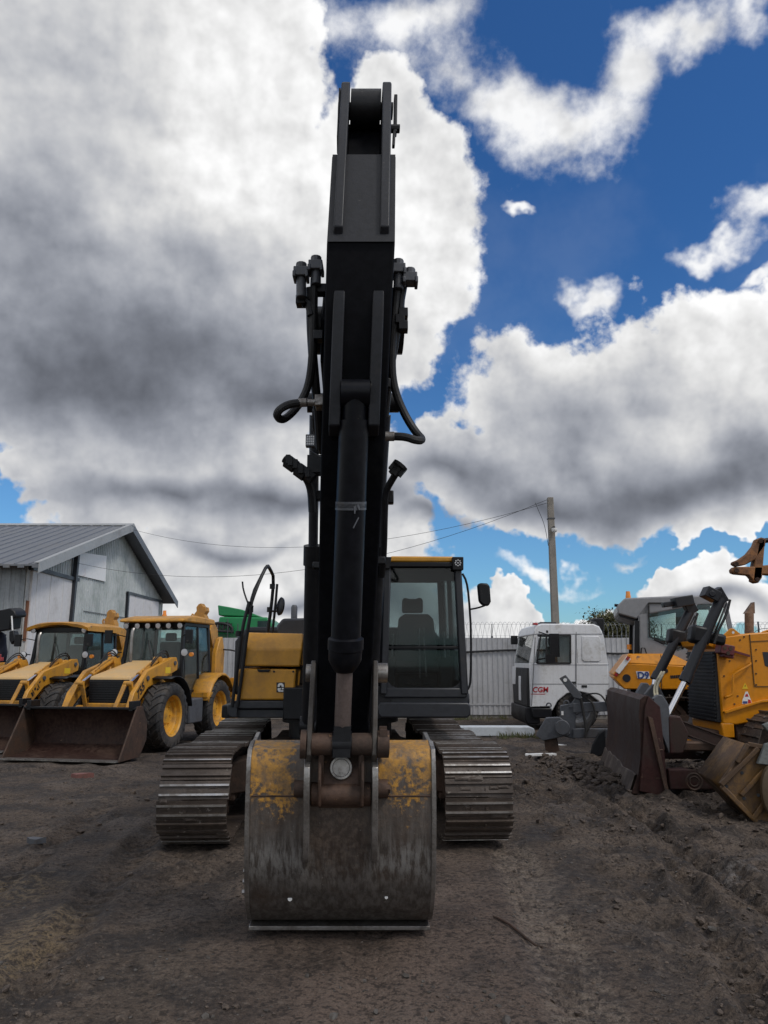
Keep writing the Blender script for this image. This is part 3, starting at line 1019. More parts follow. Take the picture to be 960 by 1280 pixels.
# square work lamp
b = MB()
p = P(388.3, 551.5, 6.3)
b.box(p.x - 0.040, p.x + 0.040, p.y - 0.03, p.y + 0.03, p.z - 0.052, p.z + 0.052)
b.tube([p + Vector((0, 0, -0.05)), p + Vector((0.0, 0, -0.085)), p + Vector((0.07, 0.05, -0.12)), p + Vector((0.14, 0.1, -0.12))], 0.008, 6)
b.tube([p + Vector((0.02, 0, -0.05)), p + Vector((0.06, 0, -0.02)), p + Vector((0.075, 0.02, 0.1)), p + Vector((0.10, 0.05, 0.2))], 0.005, 6)
lampo = exw(b, 'work_lamp', K['grey'], boom, bevel=0.006)
b = MB()
for i in range(4):
    for j in range(4):
        b.box(p.x - 0.032 + i * 0.017, p.x - 0.019 + i * 0.017, p.y - 0.034, p.y - 0.0305, p.z - 0.040 + j * 0.021, p.z - 0.024 + j * 0.021)
exw(b, 'lamp_lens', K['lamp'], boom)
pipe('cable', [(393, 512, 5.6), (392.5, 528, 5.7), (393.5, 538, 5.8), (398, 550, 6.0), (401, 566, 6.2)], 0.018, K['black_soft'])

# ---- arm (stick)
def taper(mb, z0=3.2, z1=1.3, f=0.84):
    mb.v = [(x * (1 - (1 - f) * min(1, max(0, (z0 - z) / (z0 - z1)))), y, z) for x, y, z in mb.v]
    return mb


b = MB()
b.prism([(4.13, 4.10), (4.325, 4.82), (4.60, 4.86), (4.92, 4.25), (5.02, 3.55), (5.36, 1.42), (5.28, 1.18), (5.12, 1.16), (5.06, 1.42), (4.60, 2.78)], -0.20, 0.20, 'x')
b.prism([(4.40, 4.80), (4.66, 5.30), (4.72, 5.30), (4.62, 4.80)], -0.112, 0.112, 'x')
arm = exa(taper(b), 'arm', K['shadedblack'], bevel=0.012)
b = MB()
for s in (-1, 1):
    x0, x1 = sorted((s * 0.108, s * 0.165))
    b.prism([(4.16, 4.125), (4.112, 4.20), (4.425, 5.42), (4.50, 5.49), (4.66, 5.48), (4.74, 5.36), (4.70, 4.8), (4.45, 4.3)], x0, x1, 'x')
    b.cut()
exa(b, 'arm_ear', K['litblack'], arm, bevel=0.008)
b = MB()
b.lathe([(-0.10, 0.05), (-0.10, 0.135), (0.10, 0.135), (0.10, 0.05)], (0, 4.585, 5.335), (1, 0, 0), 20)
b.cyl((-0.185, 4.585, 5.335), (0.185, 4.585, 5.335), 0.055, 16)
b.tube([(0, 4.62, 5.32), (0, 5.7, 5.16)], 0.055, 12)
b.tube([(0, 5.7, 5.16), (0, 7.0, 4.72)], 0.095, 16)
b.tube([(0, 6.98, 4.72), (0, 7.12, 4.60)], 0.11, 12)
b.prism([(6.9, 4.3), (7.3, 4.2), (7.2, 4.75), (7.0, 4.78)], -0.14, -0.10, 'x')
b.prism([(6.9, 4.3), (7.3, 4.2), (7.2, 4.75), (7.0, 4.78)], 0.10, 0.14, 'x')
exa(b, 'arm_cylinder', K['black'])
b = MB()
b.bar((0.195, 4.46, 5.34), (0.195, 4.40, 5.02), 0.022, 0.05, (0, 1, 0))
b.cyl((0.16, 4.40, 5.06), (0.225, 4.40, 5.06), 0.028, 10)
b.bar((0.19, 4.40, 5.06), (0.185, 4.36, 4.90), 0.018, 0.03, (0, 1, 0))
b.box(-0.180, -0.166, 4.42, 4.60, 5.02, 5.38)
exa(b, 'pin_keeper', K['black'], arm, bevel=0.004)
b = MB()      # thin sheet painting the upper arm face as lit, down to the knee
b.prism([(4.1275, 4.105), (4.322, 4.815), (4.330, 4.815), (4.1355, 4.105)], -0.197, 0.197, 'x')
b.v = [(x, y - 0.006, z) for x, y, z in b.v]
exa(b, 'lit_face', K['litblack'], arm)
b = MB()      # bracket plates that carry the bucket cylinder
for s in (-1, 1):
    x0, x1 = sorted((s * 0.082, s * 0.150))
    b.prism([(4.26, 3.90), (4.22, 3.86), (4.225, 3.72), (4.33, 3.25), (4.36, 3.06), (4.46, 3.02), (4.56, 3.1), (4.45, 3.8)], x0, x1, 'x')
    b.cut()
exa(b, 'cylinder_bracket', K['litblack'], arm, bevel=0.008)
b = MB()
A0, A1 = Vector((0, 4.37, 3.26)), Vector((0, 4.85, 1.20))
L = A1 - A0
u = L.normalized()
g0 = A0 + L * 0.690
g1 = A0 + L * 0.760
b.cyl(A0, A0 + u * 0.22, 0.074, 24)
b.cyl(A0 + u * 0.16, g0, 0.090, 32)
b.lathe([(0, 0.090), (0.01, 0.108), (0.075, 0.108), (0.08, 0.102), (0.14, 0.100), (0.18, 0.080), (0.21, 0.060), (0.21, 0.05)], g0, u, 32)
b.cyl(A0 - Vector((0.085, 0, 0)), A0 + Vector((0.085, 0, 0)), 0.085, 20)
bc = exa(b, 'bucket_cylinder', K['cylblack'])
b = MB()
b.cyl(g0 + u * 0.15, A1 - u * 0.05, 0.050, 24)
exa(b, 'rod', K['rod'], bc)
b = MB()
for k in range(3):
    b.lathe([(-0.012, 0.0905), (-0.012, 0.0935), (0.012, 0.0935), (0.012, 0.0905)], A0 + L * (0.31 + 0.006 * k), u, 24)
c = A0 + L * 0.345 + Vector((0.03, -0.094, 0))
for i, (a, bb, w) in enumerate(((0.03, 0.05, 0.012), (-0.02, 0.03, 0.008), (0.01, -0.06, 0.007))):
    b.obox(c + Vector((a * 0.3, -0.004 * i, bb)), (w, 0.008, 0.07), Matrix.Rotation(R(25 * (i - 1)), 3, 'Y'))
exa(b, 'cable_tie', K['grey'], bc)

# linkage between cylinder, arm and bucket
b = MB()
for s in (-1, 1):
    x0, x1 = sorted((s * 0.182, s * 0.212))
    b.prism([(4.79, 1.25), (4.94, 1.66), (5.00, 1.70), (5.08, 1.66), (5.08, 1.58), (4.93, 1.14), (4.86, 1.09), (4.79, 1.14)], x0, x1, 'x')
    b.cut()
lk = exa(b, 'guide_link', K['linksteel'], bevel=0.006)
b = MB()
b.cyl((0.212, 5.02, 1.62), (0.275, 5.02, 1.62), 0.062, 16)
b.cut()
b.cyl((-0.212, 5.02, 1.62), (-0.245, 5.02, 1.62), 0.055, 16)
exa(b, 'link_pin', K['steel'], lk)
b = MB()
b.cyl((-0.182, 4.85, 1.20), (-0.06, 4.85, 1.20), 0.066, 24)
b.cyl((0.06, 4.85, 1.20), (0.182, 4.85, 1.20), 0.066, 24)
b.cur = 1
b.cyl((-0.058, 4.85, 1.20), (0.058, 4.85, 1.20), 0.078, 24)
b.box(-0.052, 0.052, 4.775, 4.86, 1.13, 1.31)
b.cur = 0
b.cyl((-0.250, 4.85, 1.20), (-0.214, 4.85, 1.20), 0.085, 20)
b.cyl((0.214, 4.85, 1.20), (0.285, 4.85, 1.20), 0.080, 20)
for (y, z) in ((4.80, 1.27), (4.85, 1.285), (4.90, 1.27)):
    b.box(0.225, 0.27, y - 0.014, y + 0.014, z - 0.02, z + 0.02)
exa(b, 'cross_pin', [K['rust'], K['black']], lk)
b = MB()
for s in (-1, 1):
    b.prism([(4.82, 1.14), (4.90, 1.14), (5.02, 0.93), (4.98, 0.86), (4.90, 0.88)], *sorted((s * 0.105, s * 0.135)), 'x')
    b.cut()
exa(b, 'bucket_link', K['rust'], lk, bevel=0.006)

# ---- bucket
prof = [(5.12, 1.19), (4.985, 1.155), (4.948, 1.09), (4.940, 0.94), (4.945, 0.79), (4.958, 0.64), (4.988, 0.48), (5.038, 0.33), (5.118, 0.20), (5.235, 0.10), (5.36, 0.058)]
fine_p = []
for i in range(len(prof) - 1):
    for k in range(3):
        t = k / 3.0
        fine_p.append((prof[i][0] * (1 - t) + prof[i + 1][0] * t, prof[i][1] * (1 - t) + prof[i + 1][1] * t))
fine_p.append(prof[-1])
inner = [(y + 0.03, z + (0.005 if z > 0.5 else 0.02)) for y, z in fine_p]
HW = 0.556


def bucket_mat():
    """steel shell that keeps patches of its yellow paint near the top, with a brighter band lower down"""
    m = bpy.data.materials.new('worn_bucket_paint')
    m.use_nodes = True
    t = NT(m.node_tree)
    bs = t.n['Principled BSDF']
    oc = t.new('ShaderNodeTexCoord').outputs['Object']
    sp = t.new('ShaderNodeSeparateXYZ')
    t.l.new(oc, sp.inputs[0])
    x, z = sp.outputs[0], sp.outputs[2]
    sv = t.vec('MULTIPLY', oc, (26.0, 26.0, 2.2))
    streak = t.noise(sv, 1.2, 6.0, 0.65)
    blot = t.noise(oc, 3.0, 8.0, 0.66)
    fine = t.noise(oc, 26.0, 6.0, 0.65)
    steel = t.mix(t.ramp(streak, 0.35, 0.68), (0.078, 0.067, 0.059), (0.165, 0.150, 0.138))
    steel = t.mix(t.ramp(blot, 0.48, 0.66, 0, 0.75), steel, (0.085, 0.060, 0.046))
    # lighter streaky band across the bulge
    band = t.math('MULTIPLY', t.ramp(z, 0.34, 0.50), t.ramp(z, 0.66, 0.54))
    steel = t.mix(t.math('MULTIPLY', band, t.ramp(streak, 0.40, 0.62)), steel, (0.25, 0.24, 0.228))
    rustc = t.mix(t.ramp(fine, 0.4, 0.65), (0.060, 0.043, 0.034), (0.125, 0.092, 0.070))
    mid = t.math('MULTIPLY', t.ramp(t.math('ABSOLUTE', t.math('SUBTRACT', x, 0.02)), 0.26, 0.10), t.ramp(z, 0.30, 0.55))
    steel = t.mix(t.math('MULTIPLY', mid, 0.8), steel, rustc)
    up = t.ramp(z, 0.52, 0.92)
    steel = t.mix(t.math('MULTIPLY', up, t.ramp(fine, 0.35, 0.6, 0.4, 0.95)), steel, rustc)
    side = t.ramp(t.math('ABSOLUTE', x), 0.10, 0.34, -0.30, 0.04)
    pm = t.math('ADD', t.math('ADD', t.math('MULTIPLY', blot, 0.62), t.math('MULTIPLY', fine, 0.42)), t.math('ADD', side, t.ramp(z, 0.50, 1.02, -0.30, 0.06, smooth=False)))
    pm = t.ramp(pm, 0.50, 0.585)
    yel = t.mix(t.ramp(fine, 0.3, 0.7), (0.26, 0.140, 0.036), (0.50, 0.250, 0.036))
    c = t.mix(t.math('MULTIPLY', pm, t.ramp(t.noise(oc, 8.0, 6.0, 0.7), 0.36, 0.56, 0.35, 1.0)), steel, yel)
    spots = t.ramp(t.noise(oc, 46.0, 3.0, 0.5), 0.70, 0.74, 0, 0.6)
    c = t.mix(spots, c, (0.26, 0.245, 0.22))
    t.l.new(c, bs.inputs['Base Color'])
    bs.inputs['Metallic'].default_value = 0.0
    t.l.new(t.math('MULTIPLY', t.math('SUBTRACT', 1.0, pm), t.ramp(z, 0.95, 0.5, 0.10, 0.40)), bs.inputs['Metallic'])
    t.l.new(t.ramp(fine, 0.2, 0.8, 0.36, 0.62), bs.inputs['Roughness'])
    b = t.new('ShaderNodeBump')
    b.inputs['Strength'].default_value = 0.28
    b.inputs['Distance'].default_value = 0.012
    t.l.new(t.math('ADD', t.math('ADD', fine, t.math('MULTIPLY', pm, 0.12)), t.math('MULTIPLY', streak, 0.8)), b.inputs['Height'])
    t.l.new(b.outputs[0], bs.inputs['Normal'])
    return m


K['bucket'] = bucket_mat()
b = MB()
poly = fine_p + [(5.95, 0.045), (5.95, 0.085), (5.40, 0.088)] + inner[::-1]
n0 = len(fine_p)
nx = 9
rows = []
for i in range(nx):
    xx = -HW + 2 * HW * i / (nx - 1)
    rows.append([(xx, y, z) for y, z in poly])
b.shell([r + [r[0]] for r in rows])
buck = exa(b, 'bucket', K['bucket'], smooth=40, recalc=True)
b = MB()
for s in (-1, 1):
    x0, x1 = sorted((s * (HW - 0.002), s * (HW + 0.026)))
    outline = [(y - 0.012, z + 0.004) for y, z in fine_p] + [(5.95, 0.03), (6.02, 0.12), (5.45, 1.22), (5.24, 1.19)]
    b.prism(outline, x0, x1, 'x')
    b.cut()
exa(b, 'side_plate', K['steel'], buck, bevel=0.004)
b = MB()
b.box(-HW - 0.015, HW + 0.015, 5.25, 5.40, 0.030, 0.056)
exa(b, 'wear_edge', K['steel'], buck, bevel=0.005)
for k in range(5):
    b = MB()
    xx = -0.5 + 0.25 * k
    b.prism([(5.90, 0.02), (6.12, 0.025), (6.24, 0.04), (6.12, 0.09), (5.90, 0.09)], xx - 0.04, xx + 0.04, 'x')
    exa(b, 'tooth', K['steel'], buck, bevel=0.006)
b = MB()
b.tube([(-HW + 0.01, 4.945, 0.885), (-0.23, 4.945, 0.885)], 0.007, 6)
b.cut()
b.tube([(0.23, 4.945, 0.885), (HW - 0.01, 4.945, 0.885)], 0.007, 6)
exa(b, 'weld_seam', K['rust'], buck)
for s in (-1, 1):
    b = MB()
    b.prism([(5.30, 1.30), (5.16, 1.34), (5.02, 1.24), (4.90, 1.13), (4.805, 1.07), (4.785, 0.98), (4.815, 0.86), (4.845, 0.70), (4.868, 0.545), (4.885, 0.52), (5.00, 0.50), (5.04, 0.95), (5.2, 1.12)], *sorted((s * 0.186, s * 0.222)), 'x')
    exa(b, 'bucket_ear', K['steel'], buck, bevel=0.005)
b = MB()
b.cyl((0.222, 4.93, 0.93), (0.285, 4.93, 0.93), 0.055, 14)
b.cut()
b.cyl((-0.285, 4.93, 0.93), (-0.222, 4.93, 0.93), 0.05, 14)
b.cut()
b.cyl((0.285, 4.93, 0.93), (0.30, 4.93, 0.93), 0.028, 6)
exa(b, 'ear_pin', K['rust'], buck)
b = MB()      # recessed bracket between the ears with a round boss
b.prism([(4.98, 0.82), (4.94, 0.90), (5.02, 1.16), (5.2, 1.16), (5.2, 0.85)], -0.135, 0.135, 'x')
b.cyl((-0.183, 4.985, 0.90), (0.183, 4.985, 0.90), 0.07, 18)
for s in (-1, 1):
    b.prism([(4.90, 0.84), (4.86, 1.0), (4.92, 1.15), (5.05, 1.15), (5.05, 0.84)], *sorted((s * 0.118, s * 0.138)), 'x')
b.v = [(x, y - 0.065, z) for x, y, z in b.v]
br = exa(b, 'bucket_bracket', K['rust'], buck, bevel=0.008)
b = MB()
c0 = Vector((0.0, 4.925, 1.055))
b.lathe([(0.0, 0.0), (0.0, 0.050), (0.012, 0.054), (0.012, 0.066), (0.0, 0.070), (-0.12, 0.070)], c0 + Vector((0, -0.02, 0)), (0, -1, 0.15), 24)
exa(b, 'boss', K['steel'], buck)
b = MB()
for (x, z, r) in ((-0.305, 0.265, 0.014), (0.285, 0.275, 0.010)):
    yy = np.interp(z, [q[1] for q in fine_p[::-1]], [q[0] for q in fine_p[::-1]])
    b.cyl((x, yy - 0.004, z), (x, yy + 0.02, z), r, 10)
    b.cut()
exa(b, 'paint_mark', K['decalwhite'], buck)
b = MB()
for k in range(4):
    b.cyl((-HW - 0.045, 5.09 + 0.02 * k, 0.30 + 0.055 * k), (-HW - 0.02, 5.09 + 0.02 * k, 0.30 + 0.055 * k), 0.016, 6)
    b.cut()
exa(b, 'bolt', K['steel'], buck)

# ---- hoses and couplings beside the arm
YH = 4.62


def hose(pts, r=0.026, m='black_soft', name='hydraulic_hose'):
    mb = MB()
    mb.tube([P(*q) for q in pts], r, 10, 2)
    return exw(mb, name, K[m], arm)


hose([(376, 503.5, YH), (362, 505, YH - 0.02), (350, 511, YH - 0.05), (345, 519, YH - 0.03), (352, 526, YH + 0.04), (364, 518, YH + 0.12), (378, 500, YH + 0.14), (387, 478, YH + 0.12), (391, 440, YH + 0.05), (392, 390, YH), (393, 348, YH - 0.03)])
hose([(492, 545.5, YH), (507, 546, YH - 0.02), (521, 551, YH - 0.03), (529, 550, YH + 0.03), (520, 541, YH + 0.1), (506, 519, YH + 0.12), (493, 488, YH + 0.1), (489, 455, YH + 0.06), (493, 400, YH), (497, 352, YH - 0.03)])
hose([(388, 360, YH), (389, 420, YH + 0.05), (394, 480, YH + 0.15), (398, 520, YH + 0.3), (400, 560, YH + 0.5)], 0.030)
hose([(496, 360, YH), (497, 410, YH + 0.02), (486, 470, YH + 0.15), (481, 520, YH + 0.3)], 0.028)
b = MB()


def ferr(x0, y0, x1, y1, r, Y=YH):
    b.cyl(P(x0, y0, Y), P(x1, y1, Y), r, 14)


ferr(373, 503.5, 384, 503, 0.028)
ferr(384, 503, 395, 503, 0.022)
b.cut()
ferr(474, 545.5, 493, 545.5, 0.030)
ferr(466, 545.5, 474, 545.5, 0.022)
b.cut()
for (x, y) in ((401, 502), (466, 546)):
    b.cut()
    p = P(x, y, YH + 0.02)
    b.box(p.x - 0.035, p.x + 0.035, p.y - 0.04, p.y + 0.08, p.z - 0.035, p.z + 0.035)
exw(b, 'hose_fitting', K['steel'], arm, bevel=0.004)
b = MB()
for (x, y0, y1, yt) in ((376.5, 352, 372, 328), (395, 336, 356, 320), (498, 340, 362, 324), (512.5, 356, 352, 335)):
    b.cyl(P(x, y1, YH - 0.05), P(x, y0 - 6, YH - 0.05), 0.032, 12)
    p = P(x, (yt + 2 + yt + 20) / 2, YH - 0.05)
    b.box(p.x - 0.045, p.x + 0.045, p.y - 0.05, p.y + 0.05, p.z - 0.05, p.z + 0.012)
    b.cyl(p + Vector((0, 0, 0.0)), p + Vector((0, 0, 0.055)), 0.035, 10)
    for s in (-1, 1):
        b.box(p.x + s * 0.04 - 0.010, p.x + s * 0.04 + 0.010, p.y - 0.055, p.y + 0.055, p.z - 0.062, p.z - 0.02)
    b.cut()
exw(b, 'pipe_coupling', K['grey'], arm, bevel=0.005)
b = MB()
for pts in ([(376, 380, YH), (385, 374, YH), (389, 395, YH)], [(504, 358, YH), (500, 380, YH), (501, 402, YH)], [(392, 352, YH), (398, 362, YH), (404, 362, YH)]):
    b.tube([P(*q) for q in pts], 0.028, 8, 1)
    b.cut()
for (x, y) in ((376, 376), (504, 392), (504, 408), (500, 400), (402, 362), (398, 420), (482, 480)):
    p = P(x, y, YH)
    b.box(p.x - 0.03, p.x + 0.03, p.y - 0.03, p.y + 0.05, p.z - 0.03, p.z + 0.03)
    b.cut()
exw(b, 'hose_clamp', K['black'], arm, bevel=0.004)
# ---------------------------------------------------------------- wheels
def big_wheel(parent, x, y, r=0.64, w=0.42, side=1, tyre='tyre', rimm='rim', lugs=22):
    """industrial tyre with angled lugs and a dished rim; axis along x"""
    mb = MB()
    h = w / 2
    prof = [(-h * 0.80, r * 0.60), (-h * 0.96, r * 0.68), (-h, r * 0.80), (-h * 0.93, r * 0.91), (-h * 0.72, r * 0.955), (0, r * 0.965),
            (h * 0.72, r * 0.955), (h * 0.93, r * 0.91), (h, r * 0.80), (h * 0.96, r * 0.68), (h * 0.80, r * 0.60)]
    c = Vector((x, y, r))
    mb.lathe(prof, c, (1, 0, 0), 44)
    for k in range(lugs):
        for s in (-1, 1):
            a0 = 2 * math.pi * (k + (0.5 if s > 0 else 0)) / lugs
            secs = []
            for (t, rr, da, wd) in ((-0.02, r, -0.02, 0.062), (0.35, r * 1.0, 0.10, 0.062), (0.72, r * 0.99, 0.20, 0.066), (0.98, r * 0.93, 0.26, 0.066), (1.03, r * 0.83, 0.28, 0.05)):
                for (dr, e) in ((-0.045, -1), (0.0, -0.72), (0.0, 0.72), (-0.045, 1)):
                    a = a0 + da + e * wd
                    q = rr + dr
                    secs.append((x + s * t * h, y + q * math.sin(a), r + q * math.cos(a)))
            fs = []
            for i in range(4):
                for j in range(3):
                    f = (i * 4 + j, i * 4 + j + 1, (i + 1) * 4 + j + 1, (i + 1) * 4 + j)
                    fs.append(f if s > 0 else f[::-1])
            fs.append((0, 1, 2, 3) if s < 0 else (3, 2, 1, 0))
            fs.append((16, 17, 18, 19) if s > 0 else (19, 18, 17, 16))
            mb.add(secs, fs)
    wheel = mb.build('wheel', K[tyre], parent, smooth=30)
    mb = MB()
    R0 = r * 0.615
    s = side
    mb.lathe([(s * h * 0.86, R0), (s * h * 0.80, R0 * 0.97), (s * h * 0.72, R0 * 0.93), (s * h * 0.40, R0 * 0.90), (s * h * 0.30, R0 * 0.84), (s * h * 0.05, R0 * 0.80),
              (s * -h * 0.02, R0 * 0.70), (s * -h * 0.02, R0 * 0.42), (s * h * 0.16, R0 * 0.36), (s * h * 0.20, R0 * 0.18), (s * h * 0.20, 0.0)], c, (1, 0, 0), 32)
    mb.lathe([(-s * h * 0.86, R0), (-s * h * 0.5, R0 * 0.9), (-s * h * 0.3, 0.0)], c, (1, 0, 0), 24)
    for k in range(8):
        a = 2 * math.pi * k / 8
        p = c + Vector((s * h * 0.00, R0 * 0.56 * math.sin(a), R0 * 0.56 * math.cos(a)))
        mb.cyl(p, p + Vector((s * 0.03, 0, 0)), 0.016, 6)
    mb.build('rim', K[rimm], wheel, smooth=30, recalc=True)
    return wheel


# ---------------------------------------------------------------- backhoe loader (front towards -y, origin under the front axle)
def make_backhoe(label, roof_kind=0):
    B = thing('backhoe_loader', label, 'backhoe loader', group='backhoe loaders beside the shed')
    Y_, D_, BK, GR = K['bhyellow'], K['paleyellow'], K['black'], K['grey']
    for (x, y, s) in ((0.87, 0, 1), (-0.87, 0, -1), (0.89, 2.25, 1), (-0.89, 2.25, -1)):
        big_wheel(B, x, y, side=s)
    b = MB()
    b.box(-0.40, 0.40, -0.50, 3.1, 0.42, 0.92)
    b.box(-0.70, 0.70, -0.09, 0.09, 0.52, 0.76)
    b.box(-0.70, 0.70, 2.16, 2.34, 0.52, 0.76)
    ch = b.build('chassis', BK, B, bevel=0.02)
    b = MB()
    b.box(0.62, 1.02, 0.80, 1.46, 0.42, 0.92)
    b.cut()
    b.box(-1.02, -0.62, 0.80, 1.46, 0.42, 0.92)
    b.build('side_tank', GR, B, bevel=0.03)
    # bonnet: paler lid over a black grille, yellow below
    b = MB()
    pr = [(-0.60, 1.345), (-0.56, 1.40), (0.98, 1.70), (0.98, 0.95), (-0.52, 0.95)]
    b.prism(pr, -0.43, 0.43, 'x')
    hood = b.build('bonnet', D_, B, bevel=0.035)
    b = MB()
    b.hexa([(-0.41, -0.585, 0.90), (0.41, -0.585, 0.90), (0.41, -0.45, 0.90), (-0.41, -0.45, 0.90), (-0.41, -0.615, 1.335), (0.41, -0.615, 1.335), (0.41, -0.45, 1.335), (-0.41, -0.45, 1.335)])
    for k in range(9):
        b.box(-0.39, 0.39, -0.625 - 0.0 * k, -0.58, 0.93 + 0.045 * k, 0.945 + 0.045 * k)
    b.build('grille', K['radiator'], B)
    b = MB()
    b.box(-0.46, 0.46, -0.66, 0.3, 0.66, 0.90)
    b.box(-0.62, 0.62, -0.60, -0.40, 0.50, 0.68)
    b.build('front_frame', Y_, B, bevel=0.02)
    # loader towers, arms, cylinders
    for s in (-1, 1):
        b = MB()
        x0, x1 = sorted((s * 0.50, s * 0.60))
        b.prism([(0.15, 0.70), (0.10, 1.30), (0.42, 1.74), (0.62, 1.74), (0.80, 1.45), (0.75, 0.70)], x0, x1, 'x')
        b.build('loader_tower', Y_, B, bevel=0.012)
        b = MB()
        x0, x1 = sorted((s * 0.60, s * 0.69))
        b.prism([(0.86, 1.64), (0.78, 1.76), (0.62, 1.76), (-0.42, 1.50), (-0.90, 1.10), (-1.13, 0.66), (-1.11, 0.48), (-1.00, 0.44), (-0.78, 0.86), (-0.38, 1.18), (0.62, 1.44), (0.84, 1.50)], x0, x1, 'x')
        arm_ = b.build('loader_arm', Y_, B, bevel=0.012)
        if s > 0:
            ang = R(40)
            Mt = Matrix.Translation((0.692, -0.66, 1.13)) @ Matrix.Rotation(R(90), 4, 'Z') @ Matrix.Rotation(R(90), 4, 'X') @ Matrix.Rotation(ang, 4, 'Z')
            if roof_kind == 0:
                text('lettering', '755', 0.21, Mt, K['decalblack'], arm_, 0.002, 0.006, 0.25)
            else:       # worn lettering that cannot be read any more
                q = MB()
                for k, (w, h, dz) in enumerate(((0.05, 0.10, 0.0), (0.02, 0.12, 0.01), (0.05, 0.05, 0.03), (0.045, 0.05, -0.035), (0.02, 0.11, 0.0), (0.05, 0.03, 0.045))):
                    u = -0.17 + 0.065 * k
                    q.box(u, u + w, dz - h / 2, dz + h / 2, -0.002, 0.002)
                q.xf(Mt)
                q.build('lettering', K['decalblack'], arm_, smooth=0)
        # bucket tilt cylinder with its A shaped link
        b = MB()
        xa = s * 0.50
        b.cyl((xa, 0.30, 1.70), (xa, -0.42, 1.42), 0.052, 16)
        b.cyl((xa - 0.07, 0.32, 1.70), (xa + 0.07, 0.32, 1.70), 0.07, 12)
        b.tube([(xa + 0.05, 0.25, 1.77), (xa + 0.05, -0.20, 1.60), (xa + 0.05, -0.36, 1.50)], 0.012, 6)
        cy = b.build('tilt_cylinder', Y_, B)
        b = MB()
        b.cyl((xa, -0.42, 1.42), (xa, -0.78, 1.26), 0.028, 14)
        b.build('rod', K['chrome'], cy)
        b = MB()
        b.bar((xa - 0.05, -0.80, 1.28), (xa - 0.09, -1.08, 0.80), 0.035, 0.08, (1, 0, 0))
        b.bar((xa + 0.05, -0.80, 1.28), (xa + 0.09, -0.62, 0.66), 0.035, 0.08, (1, 0, 0))
        b.cyl((xa - 0.08, -0.79, 1.27), (xa + 0.08, -0.79, 1.27), 0.05, 12)
        b.build('tilt_link', Y_, B, bevel=0.006)
        b = MB()
        b.cyl((xa + s * 0.10, 0.42, 1.20), (xa + s * 0.10, -0.35, 0.92), 0.05, 14)
        b.build('lift_cylinder', Y_, B)
        b = MB()
        b.tube([(xa + s * 0.02, 0.60, 1.78), (xa + s * 0.03, 0.2, 1.62), (xa, -0.2, 1.50), (xa + s * 0.06, -0.38, 1.34), (xa + s * 0.1, -0.2, 1.1)], 0.014, 6, 2)
        b.build('hydraulic_hose', K['black_soft'], B)
    for s in (-1, 1):
        b = MB()
        xx = s * 0.56
        for dz in (0.0, 0.05):
            b.tube([(xx, 0.80, 1.50 + dz), (xx + s * 0.03, 0.55, 1.86 + dz), (xx + s * 0.02, 0.25, 1.82 + dz), (xx, -0.05, 1.60 + dz)], 0.013, 6, 2)
        b.build('loader_hose', K['black_soft'], B)
        b = MB()
        b.box(*sorted((s * 0.690, s * 0.694)), 0.30, 0.52, 1.44, 1.56)
        b.build('safety_sticker', K['decalyellow'], B)
        b = MB()
        for (yy, zz) in ((0.70, 1.64), (-0.42, 1.36), (-1.04, 0.58)):
            b.cyl((s * 0.69, yy, zz), (s * 0.715, yy, zz), 0.045, 12)
            b.cut()
        b.build('arm_pin', GR, B)
        b = MB()
        b.tube([(s * 0.72, 1.02, 1.10), (s * 0.76, 1.02, 1.2), (s * 0.73, 1.09, 1.75), (s * 0.69, 1.11, 1.80)], 0.014, 6, 1)
        b.build('grab_rail', BK, B)
    b = MB()
    b.cyl((-0.74, -0.52, 0.80), (0.74, -0.52, 0.80), 0.055, 12)
    b.build('cross_tube', Y_, B)
    # front bucket: opening towards the viewer, wedge shaped ends
    shell = [(-1.50, 0.84), (-1.36, 0.84), (-1.22, 0.70), (-1.16, 0.45), (-1.22, 0.22), (-1.40, 0.10), (-2.02, 0.03)]
    back = [(y + 0.035, z - 0.02) for y, z in shell[1:-1]]
    b = MB()
    b.shell([[(xx, y, z) for y, z in shell + [(-2.02, 0.015), (-1.40, 0.07)] + back[::-1] + [(-1.40, 0.86), (-1.50, 0.86), (-1.50, 0.84)]] for xx in (-1.09, -0.55, 0, 0.55, 1.09)])
    bu = b.build('bucket', K['bladeface'], B, smooth=40, recalc=True)
    for s in (-1, 1):
        b = MB()
        b.prism([(-1.52, 0.90), (-1.34, 0.90), (-1.14, 0.60), (-1.14, 0.30), (-1.36, 0.03), (-2.05, 0.02), (-2.02, 0.07)], *sorted((s * 1.085, s * 1.115)), 'x')
        b.build('bucket_end', K['rust'], bu, bevel=0.005)
        b = MB()
        b.box(*sorted((s * 0.96, s * 1.04)), -1.56, -1.28, 0.82, 0.99)
        b.build('bucket_lug', BK, bu, bevel=0.006)
    b = MB()
    b.box(-1.10, 1.10, -2.12, -1.72, 0.022, 0.042)
    b.build('cutting_edge', K['steel'], bu)
    b = MB()
    b.box(-1.10, 1.10, -1.56, -1.40, 0.845, 0.88)
    b.build('bucket_rim', BK, bu, bevel=0.006)
    # cab
    W0, W1 = 0.70, 0.63
    y0b, y0t, y1 = 0.98, 1.16, 2.46
    z0, zt = 0.98, 2.46
    b = MB()
